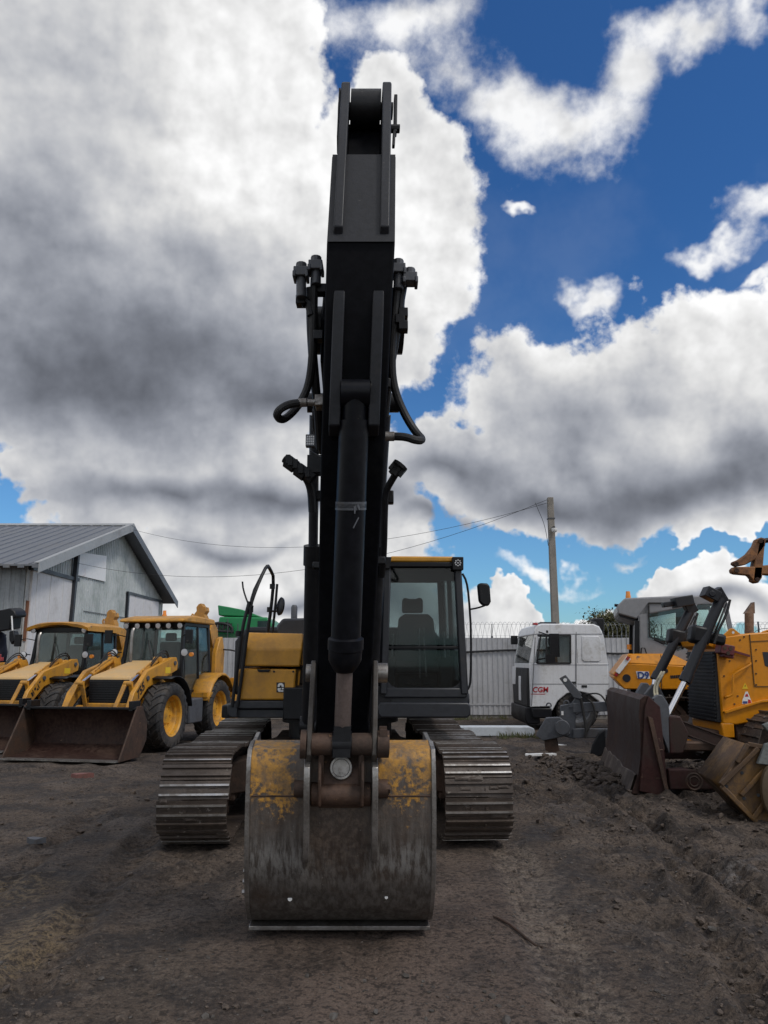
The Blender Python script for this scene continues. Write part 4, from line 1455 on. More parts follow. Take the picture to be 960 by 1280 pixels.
    for s in (-1, 1):
        b.bar((s * W0, y0b, z0), (s * W1, y0t, zt), 0.07, 0.07, (0, 1, 0))
        b.bar((s * W0, y1, z0), (s * W1, y1 - 0.05, zt), 0.07, 0.08, (0, 1, 0))
        b.bar((s * (W0 + 0.01), 1.86, 1.1), (s * (W1 + 0.01), 1.84, zt), 0.04, 0.05, (0, 1, 0))
        b.bar((s * W1, y0t, zt), (s * W1, y1, zt), 0.07, 0.08)
        b.bar((s * W0, y0b, z0 + 0.05), (s * W0, 1.9, z0 + 0.05), 0.06, 0.10)
    b.bar((-W1, y0t, zt - 0.02), (W1, y0t, zt - 0.02), 0.07, 0.12)
    b.bar((-W1, y1, zt - 0.02), (W1, y1, zt - 0.02), 0.07, 0.10)
    b.box(-W0, W0, y0b, y1, 0.86, 1.0)
    b.hexa([(0.40, y0b - 0.01, 1.0), (W0, y0b - 0.01, 1.0), (W0, y0b + 0.04, 1.0), (0.40, y0b + 0.04, 1.0), (0.40, y0b + 0.06, 1.52), (W0 - 0.03, y0b + 0.06, 1.52), (W0 - 0.03, y0b + 0.10, 1.52), (0.40, y0b + 0.10, 1.52)])
    cabf = b.build('cab', BK, B, bevel=0.012)
    b = MB()
    b.hexa([(-W0, y0b + 0.01, 1.05), (W0, y0b + 0.01, 1.05), (W0, y0b + 0.016, 1.05), (-W0, y0b + 0.016, 1.05), (-W1, y0t, zt), (W1, y0t, zt), (W1, y0t + 0.006, zt), (-W1, y0t + 0.006, zt)])
    b.build('windscreen', K['glassbh'], cabf, smooth=0)
    b = MB()
    for s in (-1, 1):
        b.sheet([(s * W0, y0b + 0.04, 1.03), (s * W0, 1.86, 1.05), (s * W1, 1.84, zt), (s * W1, y0t + 0.04, zt)], 0.006, (1, 0, 0))
        b.cut()
        b.sheet([(s * W0, 1.88, 1.45), (s * W0, y1, 1.45), (s * W1, y1 - 0.05, zt), (s * W1, 1.88, zt)], 0.006, (1, 0, 0))
        b.cut()
    b.sheet([(-W0, y1, 1.3), (W0, y1, 1.3), (W1, y1 - 0.05, zt), (-W1, y1 - 0.05, zt)], 0.006, (0, 1, 0))
    b.build('window', K['glassbh'], cabf, smooth=0, recalc=True)
    if roof_kind == 0:
        b = MB()
        b.prism([(y0t - 0.28, 2.50), (y0t - 0.24, 2.57), (1.5, 2.66), (y1 + 0.10, 2.62), (y1 + 0.14, 2.50)], -0.74, 0.74, 'x')
        b.build('cab_roof', Y_, B, bevel=0.035)
        lx = [-0.62, -0.36, -0.12, 0.12, 0.36, 0.62]
    else:
        b = MB()
        rows = []
        for i in range(13):
            xx = -0.80 + 1.60 * i / 12
            e = 1 - (abs(xx) / 0.80) ** 4
            dip = 0.05 * math.exp(-((xx / 0.32) ** 4))
            zz = 2.50 + 0.10 * e
            rows.append([(xx, y0t - 0.22 + 0.10 * dip, zz - 0.09 + dip), (xx, y0t - 0.24, zz - 0.02 + dip * 0.4), (xx, y0t - 0.05, zz + 0.03), (xx, y1, zz + 0.03), (xx, y1 + 0.14, zz - 0.05), (xx, y1 + 0.12, zz - 0.11),
                         (xx, y0t - 0.22 + 0.10 * dip, zz - 0.09 + dip)])
        b.shell(rows)
        b.add([rows[0][k] for k in range(6)], [(0, 1, 2, 3, 4, 5)])
        b.add([rows[-1][k] for k in range(6)], [(5, 4, 3, 2, 1, 0)])
        b.build('cab_roof', Y_, B, smooth=50, recalc=True)
        lx = [-0.66, 0.66]
    for xx in lx:
        b = MB()
        b.lathe([(0, 0.02), (0.0, 0.05), (0.05, 0.062), (0.07, 0.062)], (xx, y0t - 0.10, 2.43), (0, -1, -0.1), 12)
        l = b.build('roof_lamp', BK, B, recalc=True)
        b = MB()
        b.lathe([(0.068, 0.058), (0.078, 0.03), (0.080, 0.0)], (xx, y0t - 0.10, 2.43), (0, -1, -0.1), 12)
        b.build('lamp_lens', K['lamp'], l, recalc=True)
    # interior
    b = MB()
    b.box(-0.24, 0.24, 1.80, 1.93, 1.45, 2.10)
    b.box(-0.25, 0.25, 1.45, 1.92, 1.32, 1.46)
    b.box(-0.13, 0.13, 1.83, 1.93, 2.12, 2.30)
    b.build('seat', K['interior'], cabf, bevel=0.04)
    b = MB()
    b.box(-0.20, 0.20, 1.02, 1.22, 1.0, 1.56)
    b.tube([(0, 1.15, 1.50), (0, 1.28, 1.64)], 0.03, 8)
    ring = [(0.20 * math.cos(a), 1.30 + 0.09 * math.sin(a), 1.66 + 0.17 * math.sin(a)) for a in [i * math.pi / 9 for i in range(19)]]
    b.tube(ring, 0.015, 6)
    b.box(-0.62, -0.45, 1.05, 1.2, 1.0, 1.62)
    b.build('steering_column', K['interior'], cabf, bevel=0.01)
    b = MB()
    b.tube([(0.05, y0b + 0.02, 1.56), (-0.06, y0b + 0.06, 1.95), (-0.13, y0b + 0.09, 2.12)], 0.012, 6)
    b.build('wiper', BK, cabf)
    b = MB()
    b.tube([(-0.36, 0.80, 1.60), (-0.36, 0.80, 2.28), (-0.36, 0.86, 2.36)], 0.032, 10, 1)
    b.build('exhaust', K['steel'], B)
    # side lamps and mirrors
    for s in (-1, 1):
        b = MB()
        b.tube([(s * 0.68, 1.0, 1.86), (s * 0.86, 0.94, 1.88)], 0.012, 6)
        b.lathe([(0, 0.02), (0.01, 0.06), (0.06, 0.078), (0.08, 0.078)], (s * 0.80, 0.97, 1.86), (0, -1, 0), 14)
        l = b.build('work_lamp', BK, B)
        b = MB()
        b.lathe([(0.078, 0.074), (0.088, 0.04), (0.09, 0.0)], (s * 0.80, 0.97, 1.86), (0, -1, 0), 14)
        b.build('lamp_lens', K['lamp'], l, recalc=True)
        b = MB()
        b.cyl((s * 0.93, 0.99, 1.82), (s * 0.93, 0.93, 1.82), 0.045, 10)
        b.build('indicator', K['amber'], B)
        b = MB()
        b.tube([(s * 0.66, 1.08, 2.20), (s * 0.80, 0.92, 2.24), (s * 0.92, 0.86, 2.18)], 0.012, 6, 1)
        b.box(*sorted((s * 0.84, s * 1.0)), 0.80, 0.86, 2.05, 2.33)
        b.build('wing_mirror', BK, B, bevel=0.025)
    # mudguards
    b = MB()
    for s in (-1, 1):
        rows = []
        for i in range(9):
            a = R(-75) + R(140) * i / 8
            rows.append([(s * xx, 2.25 + 0.77 * math.sin(a), 0.66 + 0.77 * math.cos(a) - (0.05 if xx > 1.1 else 0)) for xx in (0.66, 0.90, 1.10, 1.13)])
        b.shell(rows)
        b.prism([(1.50, 0.92), (1.50, 1.02), (1.86, 1.02), (1.86, 0.92)], *sorted((s * 0.66, s * 1.08)), 'x')
        b.cut()
    o = b.build('rear_mudguard', Y_, B, smooth=50)
    for q in [c for c in B.children if c.name.startswith('rear_mudguard')]:
        md = q.modifiers.new('thick', 'SOLIDIFY')
        md.thickness = 0.025
    b = MB()
    for s in (-1, 1):
        rows = []
        for i in range(8):
            a = R(-20) + R(100) * i / 7
            rows.append([(s * xx, 0.02 + 0.74 * math.sin(a), 0.66 + 0.74 * math.cos(a)) for xx in (0.66, 0.9, 1.10)])
        b.shell(rows)
        b.cut()
    b.build('front_mudguard', BK, B, smooth=50)
    for q in [c for c in B.children if c.name.startswith('front_mudguard')]:
        md = q.modifiers.new('thick', 'SOLIDIFY')
        md.thickness = 0.02
    # rear digger, folded up behind the cab, and its stabiliser legs
    b = MB()
    b.prism([(2.9, 0.6), (2.85, 1.1), (3.05, 2.0), (2.85, 2.40), (2.95, 2.52), (3.12, 2.55), (3.28, 2.45), (3.35, 2.2), (3.55, 1.2), (3.4, 0.6)], 0.28, 0.50, 'x')
    b.prism([(0.10, 2.40), (0.13, 2.78), (0.18, 2.84), (0.17, 2.93), (0.22, 3.00), (0.28, 3.02), (0.33, 2.95), (0.40, 2.93), (0.42, 2.84), (0.37, 2.76), (0.42, 2.66), (0.44, 2.40)], 2.75, 2.95, 'y')
    b.tube([(0.14, 2.9, 2.62), (0.02, 2.9, 2.80), (-0.02, 2.9, 2.72), (0.06, 2.9, 2.55)], 0.022, 6, 1)
    b.build('digger_arm', Y_, B, bevel=0.02)
    b = MB()
    b.prism([(2.75, 0.7), (2.75, 1.85), (2.95, 2.20), (3.1, 2.25), (3.25, 1.9), (3.2, 0.7)], 0.60, 0.72, 'x')
    b.build('digger_boom', Y_, B, bevel=0.02)
    b = MB()
    for s in (-1, 1):
        b.box(*sorted((s * 0.98, s * 1.14)), 2.98, 3.16, 0.35, 1.30)
        b.cut()
    b.build('stabiliser', Y_, B, bevel=0.015)
    b = MB()
    b.box(-1.1, 1.1, 2.95, 3.15, 0.55, 0.85)
    b.build('rear_frame', Y_, B, bevel=0.02)
    b = MB()
    b.tube([(0.70, 3.15, 1.95), (1.0, 3.2, 1.93), (1.2, 3.2, 1.80), (1.2, 3.15, 1.3)], 0.018, 6, 2)
    b.build('hydraulic_hose', K['black_soft'], B)
    b = MB()
    b.cyl((-0.1, 1.7, 2.66), (-0.1, 1.7, 2.70), 0.05, 10)
    b.cyl((-0.1, 1.7, 2.70), (-0.1, 1.7, 2.79), 0.042, 10, 0.036)
    if roof_kind == 0:
        b.build('beacon', K['amber'], B)
    return B


BH1 = make_backhoe('yellow backhoe loader with flat lamp lined roof, next to the dark storage box side of the excavator', 0)
BH1['label'] = 'yellow backhoe loader with 755 on its arm and a row of roof lamps'
BH1.location = (-5.13, 15.63, 0)
BH1.rotation_euler = (0, 0, R(-11))
BH2 = make_backhoe('yellow backhoe loader with rounded wavy roof and only two roof lamps, partly hidden behind its neighbour', 1)
BH2['label'] = 'yellow backhoe loader with rounded wavy roof, partly behind the 755 loader'
BH2.location = (-7.70, 17.0, 0)
BH2.rotation_euler = (0, 0, R(-11))
BH2.scale = (0.98, 0.98, 0.98)
# ---------------------------------------------------------------- metal clad shed
def barn():
    XG, YA, YR_, YB_ = -11.64, 24.9, 33.2, 40.6
    ZE, ZR = 4.75, 7.45
    B = thing('shed', 'grey metal clad shed with gabled ribbed roof and sliding doors', 'shed', (XG, YA, 0))
    O = Vector((XG, YA, 0))
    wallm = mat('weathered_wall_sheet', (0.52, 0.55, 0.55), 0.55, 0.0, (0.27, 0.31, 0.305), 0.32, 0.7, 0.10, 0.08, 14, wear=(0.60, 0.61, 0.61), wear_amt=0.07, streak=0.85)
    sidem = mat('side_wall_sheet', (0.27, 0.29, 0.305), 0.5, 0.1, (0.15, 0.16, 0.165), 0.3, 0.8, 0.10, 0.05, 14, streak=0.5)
    roofm = mat('roof_sheet', (0.150, 0.160, 0.178), 0.45, 0.25, (0.20, 0.20, 0.20), 0.22, 0.5, 0.08, 0.04, 12, streak=0.3)
    trimm = mat('pale_trim', (0.34, 0.35, 0.355), 0.5, 0.1, (0.2, 0.2, 0.2), 0.2, 1.0, 0.08, 0.04, 12)
    doorm = mat('pale_door_sheet', (0.66, 0.645, 0.65), 0.55, 0.0, (0.40, 0.375, 0.35), 0.22, 0.8, 0.06, 0.05, 12, streak=0.35)
    panelm = mat('white_panel', (0.82, 0.82, 0.815), 0.5, 0, (0.55, 0.44, 0.42), 0.15, 1.0, 0.04, 0.02, 12)
    rustm = mat('rusty_post', (0.42, 0.41, 0.39), 0.7, 0, (0.24, 0.14, 0.09), 0.10, 1.4, 0.15, 0.1, 20)

    def rl(y):      # roofline height over the gable
        return ZE + (ZR - ZE) * (1 - abs(y - (YR_ - YA)) / ((YR_ - YA) if y < YR_ - YA else (YB_ - YR_)))
    D = YB_ - YA
    b = MB()
    n = 150
    for i in range(n):
        ya, yb = D * i / n, D * (i + 1) / n
        off = 0.028 if i % 2 else 0.0
        b.add([(off, ya, 0), (off, yb - 0.015, 0), (off, yb - 0.015, rl(yb) - 0.02), (off, ya, rl(ya) - 0.02)], [(0, 1, 2, 3)])
        b.add([(off, yb - 0.015, 0), (0.028 - off, yb, 0), (0.028 - off, yb, rl(yb) - 0.02), (off, yb - 0.015, rl(yb) - 0.02)], [(0, 1, 2, 3)])
    b.build('gable_wall', wallm, B, smooth=0)
    b = MB()
    n = 220
    Ls = 34.0
    for i in range(n):
        xa, xb = -Ls * i / n, -Ls * (i + 1) / n
        off = -0.035 if i % 2 else 0.0
        b.add([(xa, off, 0), (xb + 0.03, off, 0), (xb + 0.03, off, ZE), (xa, off, ZE)], [(0, 3, 2, 1)])
        b.add([(xb + 0.03, off, 0), (xb, -0.035 - off, 0), (xb, -0.035 - off, ZE), (xb + 0.03, off, ZE)], [(0, 3, 2, 1)])
    b.box(-Ls, 0.0, -0.06, -0.03, 2.75, 2.80)
    b.build('side_wall', sidem, B, smooth=0)
    b = MB()
    b.box(-Ls, -Ls + 0.05, 0, D, 0, ZE)
    b.box(-Ls, 0, D - 0.05, D, 0, ZE)
    b.build('back_wall', sidem, B)
    ov = 0.65
    for s in (0, 1):
        ye = -0.55 if s == 0 else D + 0.55
        yr = YR_ - YA
        ze = ZE - 0.10
        b = MB()
        b.hexa([(-Ls, ye, ze), (ov, ye, ze), (ov, yr, ZR), (-Ls, yr, ZR), (-Ls, ye, ze + 0.05), (ov, ye, ze + 0.05), (ov, yr, ZR + 0.05), (-Ls, yr, ZR + 0.05)])
        k = 0
        x = ov - 0.3
        sl = Vector((0, yr - ye, ZR - ze))
        while x > -Ls:
            b.hexa([(x - 0.035, ye, ze + 0.05), (x + 0.035, ye, ze + 0.05), (x + 0.035, yr, ZR + 0.05), (x - 0.035, yr, ZR + 0.05),
                    (x - 0.02, ye, ze + 0.085), (x + 0.02, ye, ze + 0.085), (x + 0.02, yr, ZR + 0.085), (x - 0.02, yr, ZR + 0.085)])
            x -= 0.46
        if s == 0:      # scalloped ends of the sheets under the eave
            x = ov - 0.1
            while x > -Ls:
                b.box(x - 0.10, x + 0.10, ye - 0.01, ye + 0.05, ze - 0.06, ze + 0.04)
                x -= 0.46
        b.build('roof', roofm, B, smooth=0, recalc=True)
        b = MB()
        b.hexa([(ov, ye, ze - 0.22), (ov + 0.03, ye, ze - 0.22), (ov + 0.03, yr, ZR - 0.22), (ov, yr, ZR - 0.22), (ov, ye, ze + 0.10), (ov + 0.03, ye, ze + 0.10), (ov + 0.03, yr, ZR + 0.10), (ov, yr, ZR + 0.10)])
        b.hexa([(ov - 0.15, ye, ze + 0.10), (ov + 0.03, ye, ze + 0.10), (ov + 0.03, yr, ZR + 0.10), (ov - 0.15, yr, ZR + 0.10), (ov - 0.15, ye, ze + 0.12), (ov + 0.03, ye, ze + 0.12), (ov + 0.03, yr, ZR + 0.12), (ov - 0.15, yr, ZR + 0.12)])
        b.build('verge_board', trimm if s == 0 else roofm, B, recalc=True)
    b = MB()
    b.prism([(YR_ - YA - 0.25, ZR + 0.03), (YR_ - YA, ZR + 0.14), (YR_ - YA + 0.25, ZR + 0.03), (YR_ - YA + 0.25, ZR + 0.0), (YR_ - YA - 0.25, ZR + 0.0)], -Ls, ov + 0.04, 'x')
    x = ov - 0.3
    b.build('ridge_cap', trimm, B)

    def yz(px, py):      # point of the gable plane seen at a photo pixel
        d = ray(px, py)
        t = (XG + 0.03) / d.x
        return d.y * t - YA, CAM_H + d.z * t
    def plate(name, m, pts, x0, x1, **kw):
        mb = MB()
        mb.prism([yz(*q) for q in pts], x0, x1, 'x')
        return mb.build(name, m, B, recalc=True, **kw)
    dl = [yz(38, 713), yz(87, 727)]
    b = MB()
    y0, y1, zt = dl[0][0], dl[1][0], dl[0][1]
    b.box(0.06, 0.13, y0, y1, 0.1, zt)
    y = y0 + 0.35
    while y < y1:
        b.box(0.128, 0.145, y - 0.012, y + 0.012, 0.1, zt - 0.02)
        y += 1.05
    d1 = b.build('sliding_door', doorm, B, smooth=0)
    b = MB()
    b.box(0.055, 0.20, y0 - 0.15, y1 + 0.5, zt, zt + 0.13)
    b.build('door_rail', K['cabgrey'], d1)
    ra, rb = yz(159, 743), yz(196.5, 751)
    b = MB()
    b.box(0.06, 0.12, ra[0], rb[0], 0.1, ra[1])
    y = ra[0] + 0.9
    while y < rb[0]:
        b.box(0.118, 0.135, y - 0.02, y + 0.02, 0.1, ra[1] - 0.02)
        y += 1.3
    d2 = b.build('sliding_door', doorm, B, smooth=0)
    b = MB()
    b.box(0.055, 0.16, ra[0] - 0.2, rb[0] + 0.6, ra[1], ra[1] + 0.12)
    b.box(0.055, 0.15, ra[0] - 0.16, ra[0], 0.1, ra[1])
    b.build('door_rail', K['cabgrey'], d2)
    plate('white_panel', panelm, [(97, 690), (132, 695), (130.5, 727), (96, 719)], 0.05, 0.075)
    # dark leaning post up the gable, rusty corner post, seams of the lower cladding
    q0, q1 = yz(92.5, 686), yz(83.5, 778)
    b = MB()
    b.bar((0.17, q0[0], q0[1]), (0.17, q1[0] - 0.15, 0.2), 0.16, 0.16, (1, 0, 0))
    pole_top = Vector((XG + 0.25, YA + q0[0], q0[1] - 0.55))
    b.build('dark_post', K['cabgrey'], B)
    b = MB()
    b.box(0.035, 0.055, 0.02, 0.55, 0, ZE - 0.12)
    b.build('corner_trim', rustm, B)
    b = MB()
    b.box(0.06, 0.085, 0.10, 0.50, 2.3, 3.6)
    b.build('rust_patch', mat('rust_orange', (0.22, 0.085, 0.035), 0.8, 0, (0.12, 0.05, 0.03), 0.4, 3, 0.2, 0.1), B)
    for z, ya, yb in ((3.55, 5.0, 11.9), (2.75, 5.0, 11.8)):
        b = MB()
        b.box(0.03, 0.05, ya, yb, z, z + 0.035)
        b.build('cladding_seam', mat('seam_grey', (0.16, 0.17, 0.175), 0.6), B)
    b = MB()
    b.box(0.03, 0.042, 5.05, 11.8, 0.1, 2.74)
    b.build('lower_cladding', mat('lower_cladding', (0.50, 0.56, 0.57), 0.55, 0.0, (0.33, 0.37, 0.365), 0.3, 0.8, 0.08, 0.03, 14, streak=0.4), B)
    b = MB()
    p = yz(48, 702)
    b.box(0.03, 0.30, p[0] - 0.1, p[0] + 0.1, p[1] - 0.05, p[1] + 0.05)
    b.build('floodlight', K['black'], B)
    return pole_top, Vector((XG + 0.7, YR_, ZR - 0.15))


SHED_HOOK, SHED_PEAK = barn()


# ---------------------------------------------------------------- fence with razor wire
def fence_mat():
    m = K['galv'].copy()
    m.name = 'fence_sheet'
    t = NT(m.node_tree)
    bs = [n for n in t.n if n.type == 'BSDF_PRINCIPLED'][0]
    src = bs.inputs['Base Color'].links[0].from_socket
    oc = t.new('ShaderNodeTexCoord').outputs['Object']
    sp = t.new('ShaderNodeSeparateXYZ')
    t.l.new(oc, sp.inputs[0])
    wn = t.new('ShaderNodeTexWhiteNoise')
    wn.noise_dimensions = '1D'
    t.l.new(t.math('FLOOR', t.math('DIVIDE', sp.outputs[0], 1.085)), wn.inputs['W'])
    tone = t.mix(wn.outputs['Value'], (0.86, 0.87, 0.90), (1.06, 1.05, 1.04))
    rust = t.ramp(t.noise(t.vec('MULTIPLY', oc, (3.0, 1.0, 0.5)), 2.0, 6.0, 0.65), 0.62, 0.74, 0.0, 0.45)
    c = t.mix(1.0, src, tone, 'MULTIPLY')
    c = t.mix(rust, c, (0.27, 0.215, 0.17))
    t.l.new(c, bs.inputs['Base Color'])
    return m


def fence():
    Y0 = 23.4
    F = thing('metal_fence', 'long grey profiled sheet fence topped with coiled razor wire behind the machines', 'fence', (0, Y0, 0))
    H = 2.36
    x = -9.7
    per = 0.155
    b = MB()
    while x < 19:
        w = per
        # trapezoid rib
        pts = [(x, 0), (x + w * 0.45, 0), (x + w * 0.55, -0.022), (x + w * 0.90, -0.022), (x + w, 0)]
        jit = 0.0
        rows = [[(px, py, 0.12) for px, py in pts], [(px, py, H + jit) for px, py in pts]]
        b.shell(rows)
        x += w
    b.build('sheet', fence_mat(), F, smooth=0)
    b = MB()
    for z in (0.42,):
        b.box(-9.7, 19, -0.034, -0.024, z - 0.02, z + 0.02)
    b.build('rail', K['galv'], F)
    b = MB()
    b.box(-9.7, 19, 0.02, 0.10, 0.0, 0.16)
    b.build('plinth', K['concrete'], F)
    rng = random.Random(4)
    for i in range(12):
        xx = -9.5 + 2.55 * i
        p = MB()
        p.box(xx - 0.03, xx + 0.03, 0.03, 0.09, 0.0, H + 0.05)
        p.tube([(xx, 0.06, H), (xx, 0.0, H + 0.42)], 0.014, 6)
        p.build('post', K['grey'], F)
    b = MB()
    r = 0.24
    turns = 0.30
    for ph in (0.0, math.pi):
        pts = []
        a = 0.0
        while True:
            xx = 0.6 + turns * a / (2 * math.pi) * 0.9
            if xx > 18:
                break
            pts.append((xx, r * math.cos(a + ph) * 0.9, H + 0.235 + r * math.sin(a + ph)))
            a += 2 * math.pi / 14
        b.tube(pts, 0.0042, 4, caps=False)
    for z in (H + 0.06, H + 0.40):
        b.tube([(xx * 1.0, 0.0, z) for xx in (0.6, 6, 12, 18)], 0.004, 4)
    w = b.build('razor_wire', K['barb'], F, smooth=0)
    # dark conduit along the fence
    b = MB()
    pts = []
    for i in range(40):
        xx = 1.0 + i * 0.46
        pts.append((xx, -0.06, 1.97 - 0.05 * math.sin(xx * 1.1) - 0.004 * xx))
    b.tube(pts, 0.030, 6)
    b.build('conduit', K['wire'], F)


fence()


# ---------------------------------------------------------------- concrete pole, camera, cables
def pole():
    base = P(695, 800, 22.7)
    top = P(689.0, 622, 22.7)
    T = thing('utility_pole', 'square concrete utility pole behind the white truck cab', 'pole', (base.x, base.y, 0))
    b = MB()
    h = top.z
    b.hexa([(-0.12, -0.11, 0), (0.12, -0.11, 0), (0.12, 0.11, 0), (-0.12, 0.11, 0), (-0.085, -0.085, h), (0.085, -0.085, h), (0.085, 0.085, h), (-0.085, 0.085, h)])
    b.build('shaft', K['concrete'], T, bevel=0.015)
    b = MB()
    b.box(-0.105, 0.105, -0.105, 0.105, h - 0.66, h - 0.63)
    b.build('band', K['grey'], T)
    b = MB()
    zc = P(692, 665, 22.7).z
    b.cyl((0.03, -0.10, zc + 0.09), (0.03, -0.22, zc + 0.09), 0.05, 10)
    b.build('camera_mount', K['black'], T)
    b = MB()
    b.lathe([(0.05, 0.0), (0.05, 0.085), (-0.02, 0.085), (-0.06, 0.06), (-0.09, 0.0)], (0.04, -0.22, zc + 0.03), (0, 0, 1), 16)
    b.build('security_camera', K['decalwhite'], T)
    return Vector((base.x - 0.10, base.y - 0.02, h - 0.07))


POLE_TOP = pole()


def cable(name, label, a, b_, sag, r=0.0065):
    mb = MB()
    n = 28
    mb.tube([a.lerp(b_, i / n) - Vector((0, 0, sag * 4 * (i / n) * (1 - i / n))) for i in range(n + 1)], r, 5)
    return tag(mb.build(name, K['wire']), label, 'cable')


cable('overhead_cable', 'thin cable sagging from the concrete pole to the dark post on the shed gable', POLE_TOP, SHED_HOOK, 1.25)
cable('overhead_cable', 'thin cable running from the concrete pole to the shed roof peak', POLE_TOP - Vector((0, 0, 0.10)), SHED_PEAK, 1.05)
mb = MB()
p = POLE_TOP
mb.tube([p + Vector((-0.35, 0.02, -0.09)), p + Vector((-0.28, 0, -0.3)), p + Vector((-0.10, 0, -0.75)), p + Vector((-0.02, -0.02, -1.4))], 0.008, 5, 2)
tag(mb.build('loose_cable', K['wire']), 'loose loop of cable hanging beside the top of the concrete pole', 'cable')


# ---------------------------------------------------------------- white truck
def truck():
    A = 19.6
    Y0 = 19.35
    X0 = P(655, 800, Y0).x
    T = thing('truck', 'white truck cab with red lettering on its door, parked in front of the fence', 'truck', (X0, Y0, 0))
    def L(px, py):
        p = P(px, py, Y0)
        return p.x - X0, p.z
    W = 2.25
    wh = K['white']
    b = MB()       # lower cab body with the wheel arch cut out
    arch = []
    cx, cz = L(724, 905)
    for i in range(9):
        a = math.pi - math.pi * i / 8
        arch.append((cx + 0.70 * math.cos(a), max(0.42, cz + 0.78 * math.sin(a) - 0.0)))
    zb = L(660, 883)[1]
    poly = [L(661.5, 829), L(662, 836), L(663.5, 884), (arch[0][0], zb)] + arch[1:-1] + [(arch[-1][0], L(760, 863)[1]), L(761, 863), L(760.5, 829)]
    b.prism(poly, 0, W, 'y')
    body = b.build('cab', wh, T, bevel=0.02)
    b = MB()
    x0, z0 = L(661.5, 829)
    x1, z1 = L(668, 791)
    zt = L(664, 793)[1]
    bz = L(700, 829)[1]
    # pillars and roof leave real openings for the glass
    for y in (0.0, W - 0.06):
        b.hexa([(x0, y, z0), (x0 + 0.13, y, z0), (x0 + 0.13, y + 0.06, z0), (x0, y + 0.06, z0), (x1, y, zt), (x1 + 0.12, y, zt), (x1 + 0.12, y + 0.06, zt), (x1, y + 0.06, zt)])
        xa, _ = L(713, 810)
        xb, _ = L(721, 810)
        b.box(xa, xb, y, y + 0.06, bz - 0.01, zt)
    xs, _ = L(721, 810)
    xe_b, xe_t = L(760, 829)[0], L(754, 792)[0]
    b.prism([(xs, bz - 0.01), (xe_b, bz - 0.01), (xe_t, zt), (xs, zt)], 0.0, W, 'y')
    b.build('cab_pillar', wh, body, bevel=0.012)
    b = MB()
    b.prism([L(666.5, 793.5), L(668, 787), L(671, 782), L(677, 779.5), L(742, 780), L(749, 783), L(752.5, 789), L(754, 793.5)], -0.015, W + 0.015, 'y')
    b.build('cab_roof', wh, body, bevel=0.03)
    b = MB()
    b.prism([L(727, 795), L(748, 795), L(751, 800), L(752, 824), L(749, 827), L(730, 827), L(727, 824)], -0.018, 0.01, 'y')
    b.build('sleeper_panel', wh, body, bevel=0.014)
    b = MB()
    b.prism([L(676, 795), L(712.5, 795), L(712.5, 828), L(671.5, 828)], 0.030, 0.036, 'y')
    b.cut()
    b.prism([L(676, 795), L(712.5, 795), L(712.5, 828), L(671.5, 828)], W - 0.036, W - 0.030, 'y')
    b.cut()
    b.hexa([(x0 - 0.0, 0.08, z0), (x0 + 0.01, 0.08, z0), (x0 + 0.01, W - 0.08, z0), (x0, W - 0.08, z0), (x1, 0.08, zt), (x1 + 0.01, 0.08, zt), (x1 + 0.01, W - 0.08, zt), (x1, W - 0.08, zt)])
    b.build('window', K['glassclear'], body, smooth=0, recalc=True)
    b = MB()
    q = L(670, 828)
    for pts in (((672, 794), (713, 794), 0.022), ((713, 794), (713, 829), 0.022), ((671, 829), (713, 829), 0.022), ((676, 794), (671, 829), 0.022), ((683, 795), (683, 829), 0.03)):
        a, c = L(*pts[0]), L(*pts[1])
        b.bar((a[0], 0.0, a[1]), (c[0], 0.0, c[1]), 0.04, pts[2], (0, 1, 0))
    b.build('window_seal', K['black_soft'], body)
    b = MB()
    for (xa, ya, xb, yb) in ((720, 790, 720, 866), (669, 797, 664.5, 882), (668, 790.5, 754, 790.5)):
        a, c = L(xa, ya), L(xb, yb)
        b.bar((a[0], -0.002, a[1]), (c[0], -0.002, c[1]), 0.012, 0.028 if xa == 720 else 0.012, (0, 1, 0))
    for (xa, xb, yy) in ((665, 719, 855), (722, 761, 855), (665, 761, 831)):
        a, c = L(xa, yy), L(xb, yy)
        b.bar((a[0], -0.001, a[1]), (c[0], -0.001, c[1]), 0.008, 0.010, (0, 1, 0))
    b.build('door_seam', K['cabgrey'], body, smooth=0)
    b = MB()
    a = L(717, 853)
    b.box(a[0] - 0.09, a[0] + 0.06, -0.03, 0.0, a[1] - 0.02, a[1] + 0.02)
    a = L(727, 858)
    b.box(a[0], a[0] + 0.13, -0.012, 0.0, a[1] - 0.025, a[1] + 0.03)
    a = L(684, 790)
    b.box(a[0] - 0.03, a[0] + 0.02, -0.02, 0.0, a[1] - 0.02, a[1] + 0.04)
    b.build('handle', K['black_soft'], body)
    # lettering
    a = L(672.8, 862.3)
    text('lettering', 'CGM', 0.175, facing_y(a[0] + 0.05, -0.006, a[1] + 0.0), K['decalred'], body, 0.002, 0.004, 0.12)
    b = MB()
    a, c = L(663.5, 867.6), L(681.5, 868)
    b.box(a[0], c[0], -0.004, 0.0, a[1] - 0.008, a[1] + 0.008)
    b.build('lettering', K['decalred'], body)
    b = MB()
    b.prism([L(659.5, 835), L(663, 835), L(664, 884), L(660, 884), L(659, 862)], 0.10, W - 0.10, 'y')
    b.build('grille', K['black_soft'], T, bevel=0.02)
    b = MB()
    b.prism([L(658.5, 834), L(660, 834), L(660, 858), L(658, 858)], W - 0.55, W - 0.06, 'y')
    b.prism([L(658, 846), L(660, 846), L(660.5, 878), L(658.5, 878)], 0.9, 1.15, 'y')
    b.build('grille_frame', wh, T, bevel=0.01)
    b = MB()
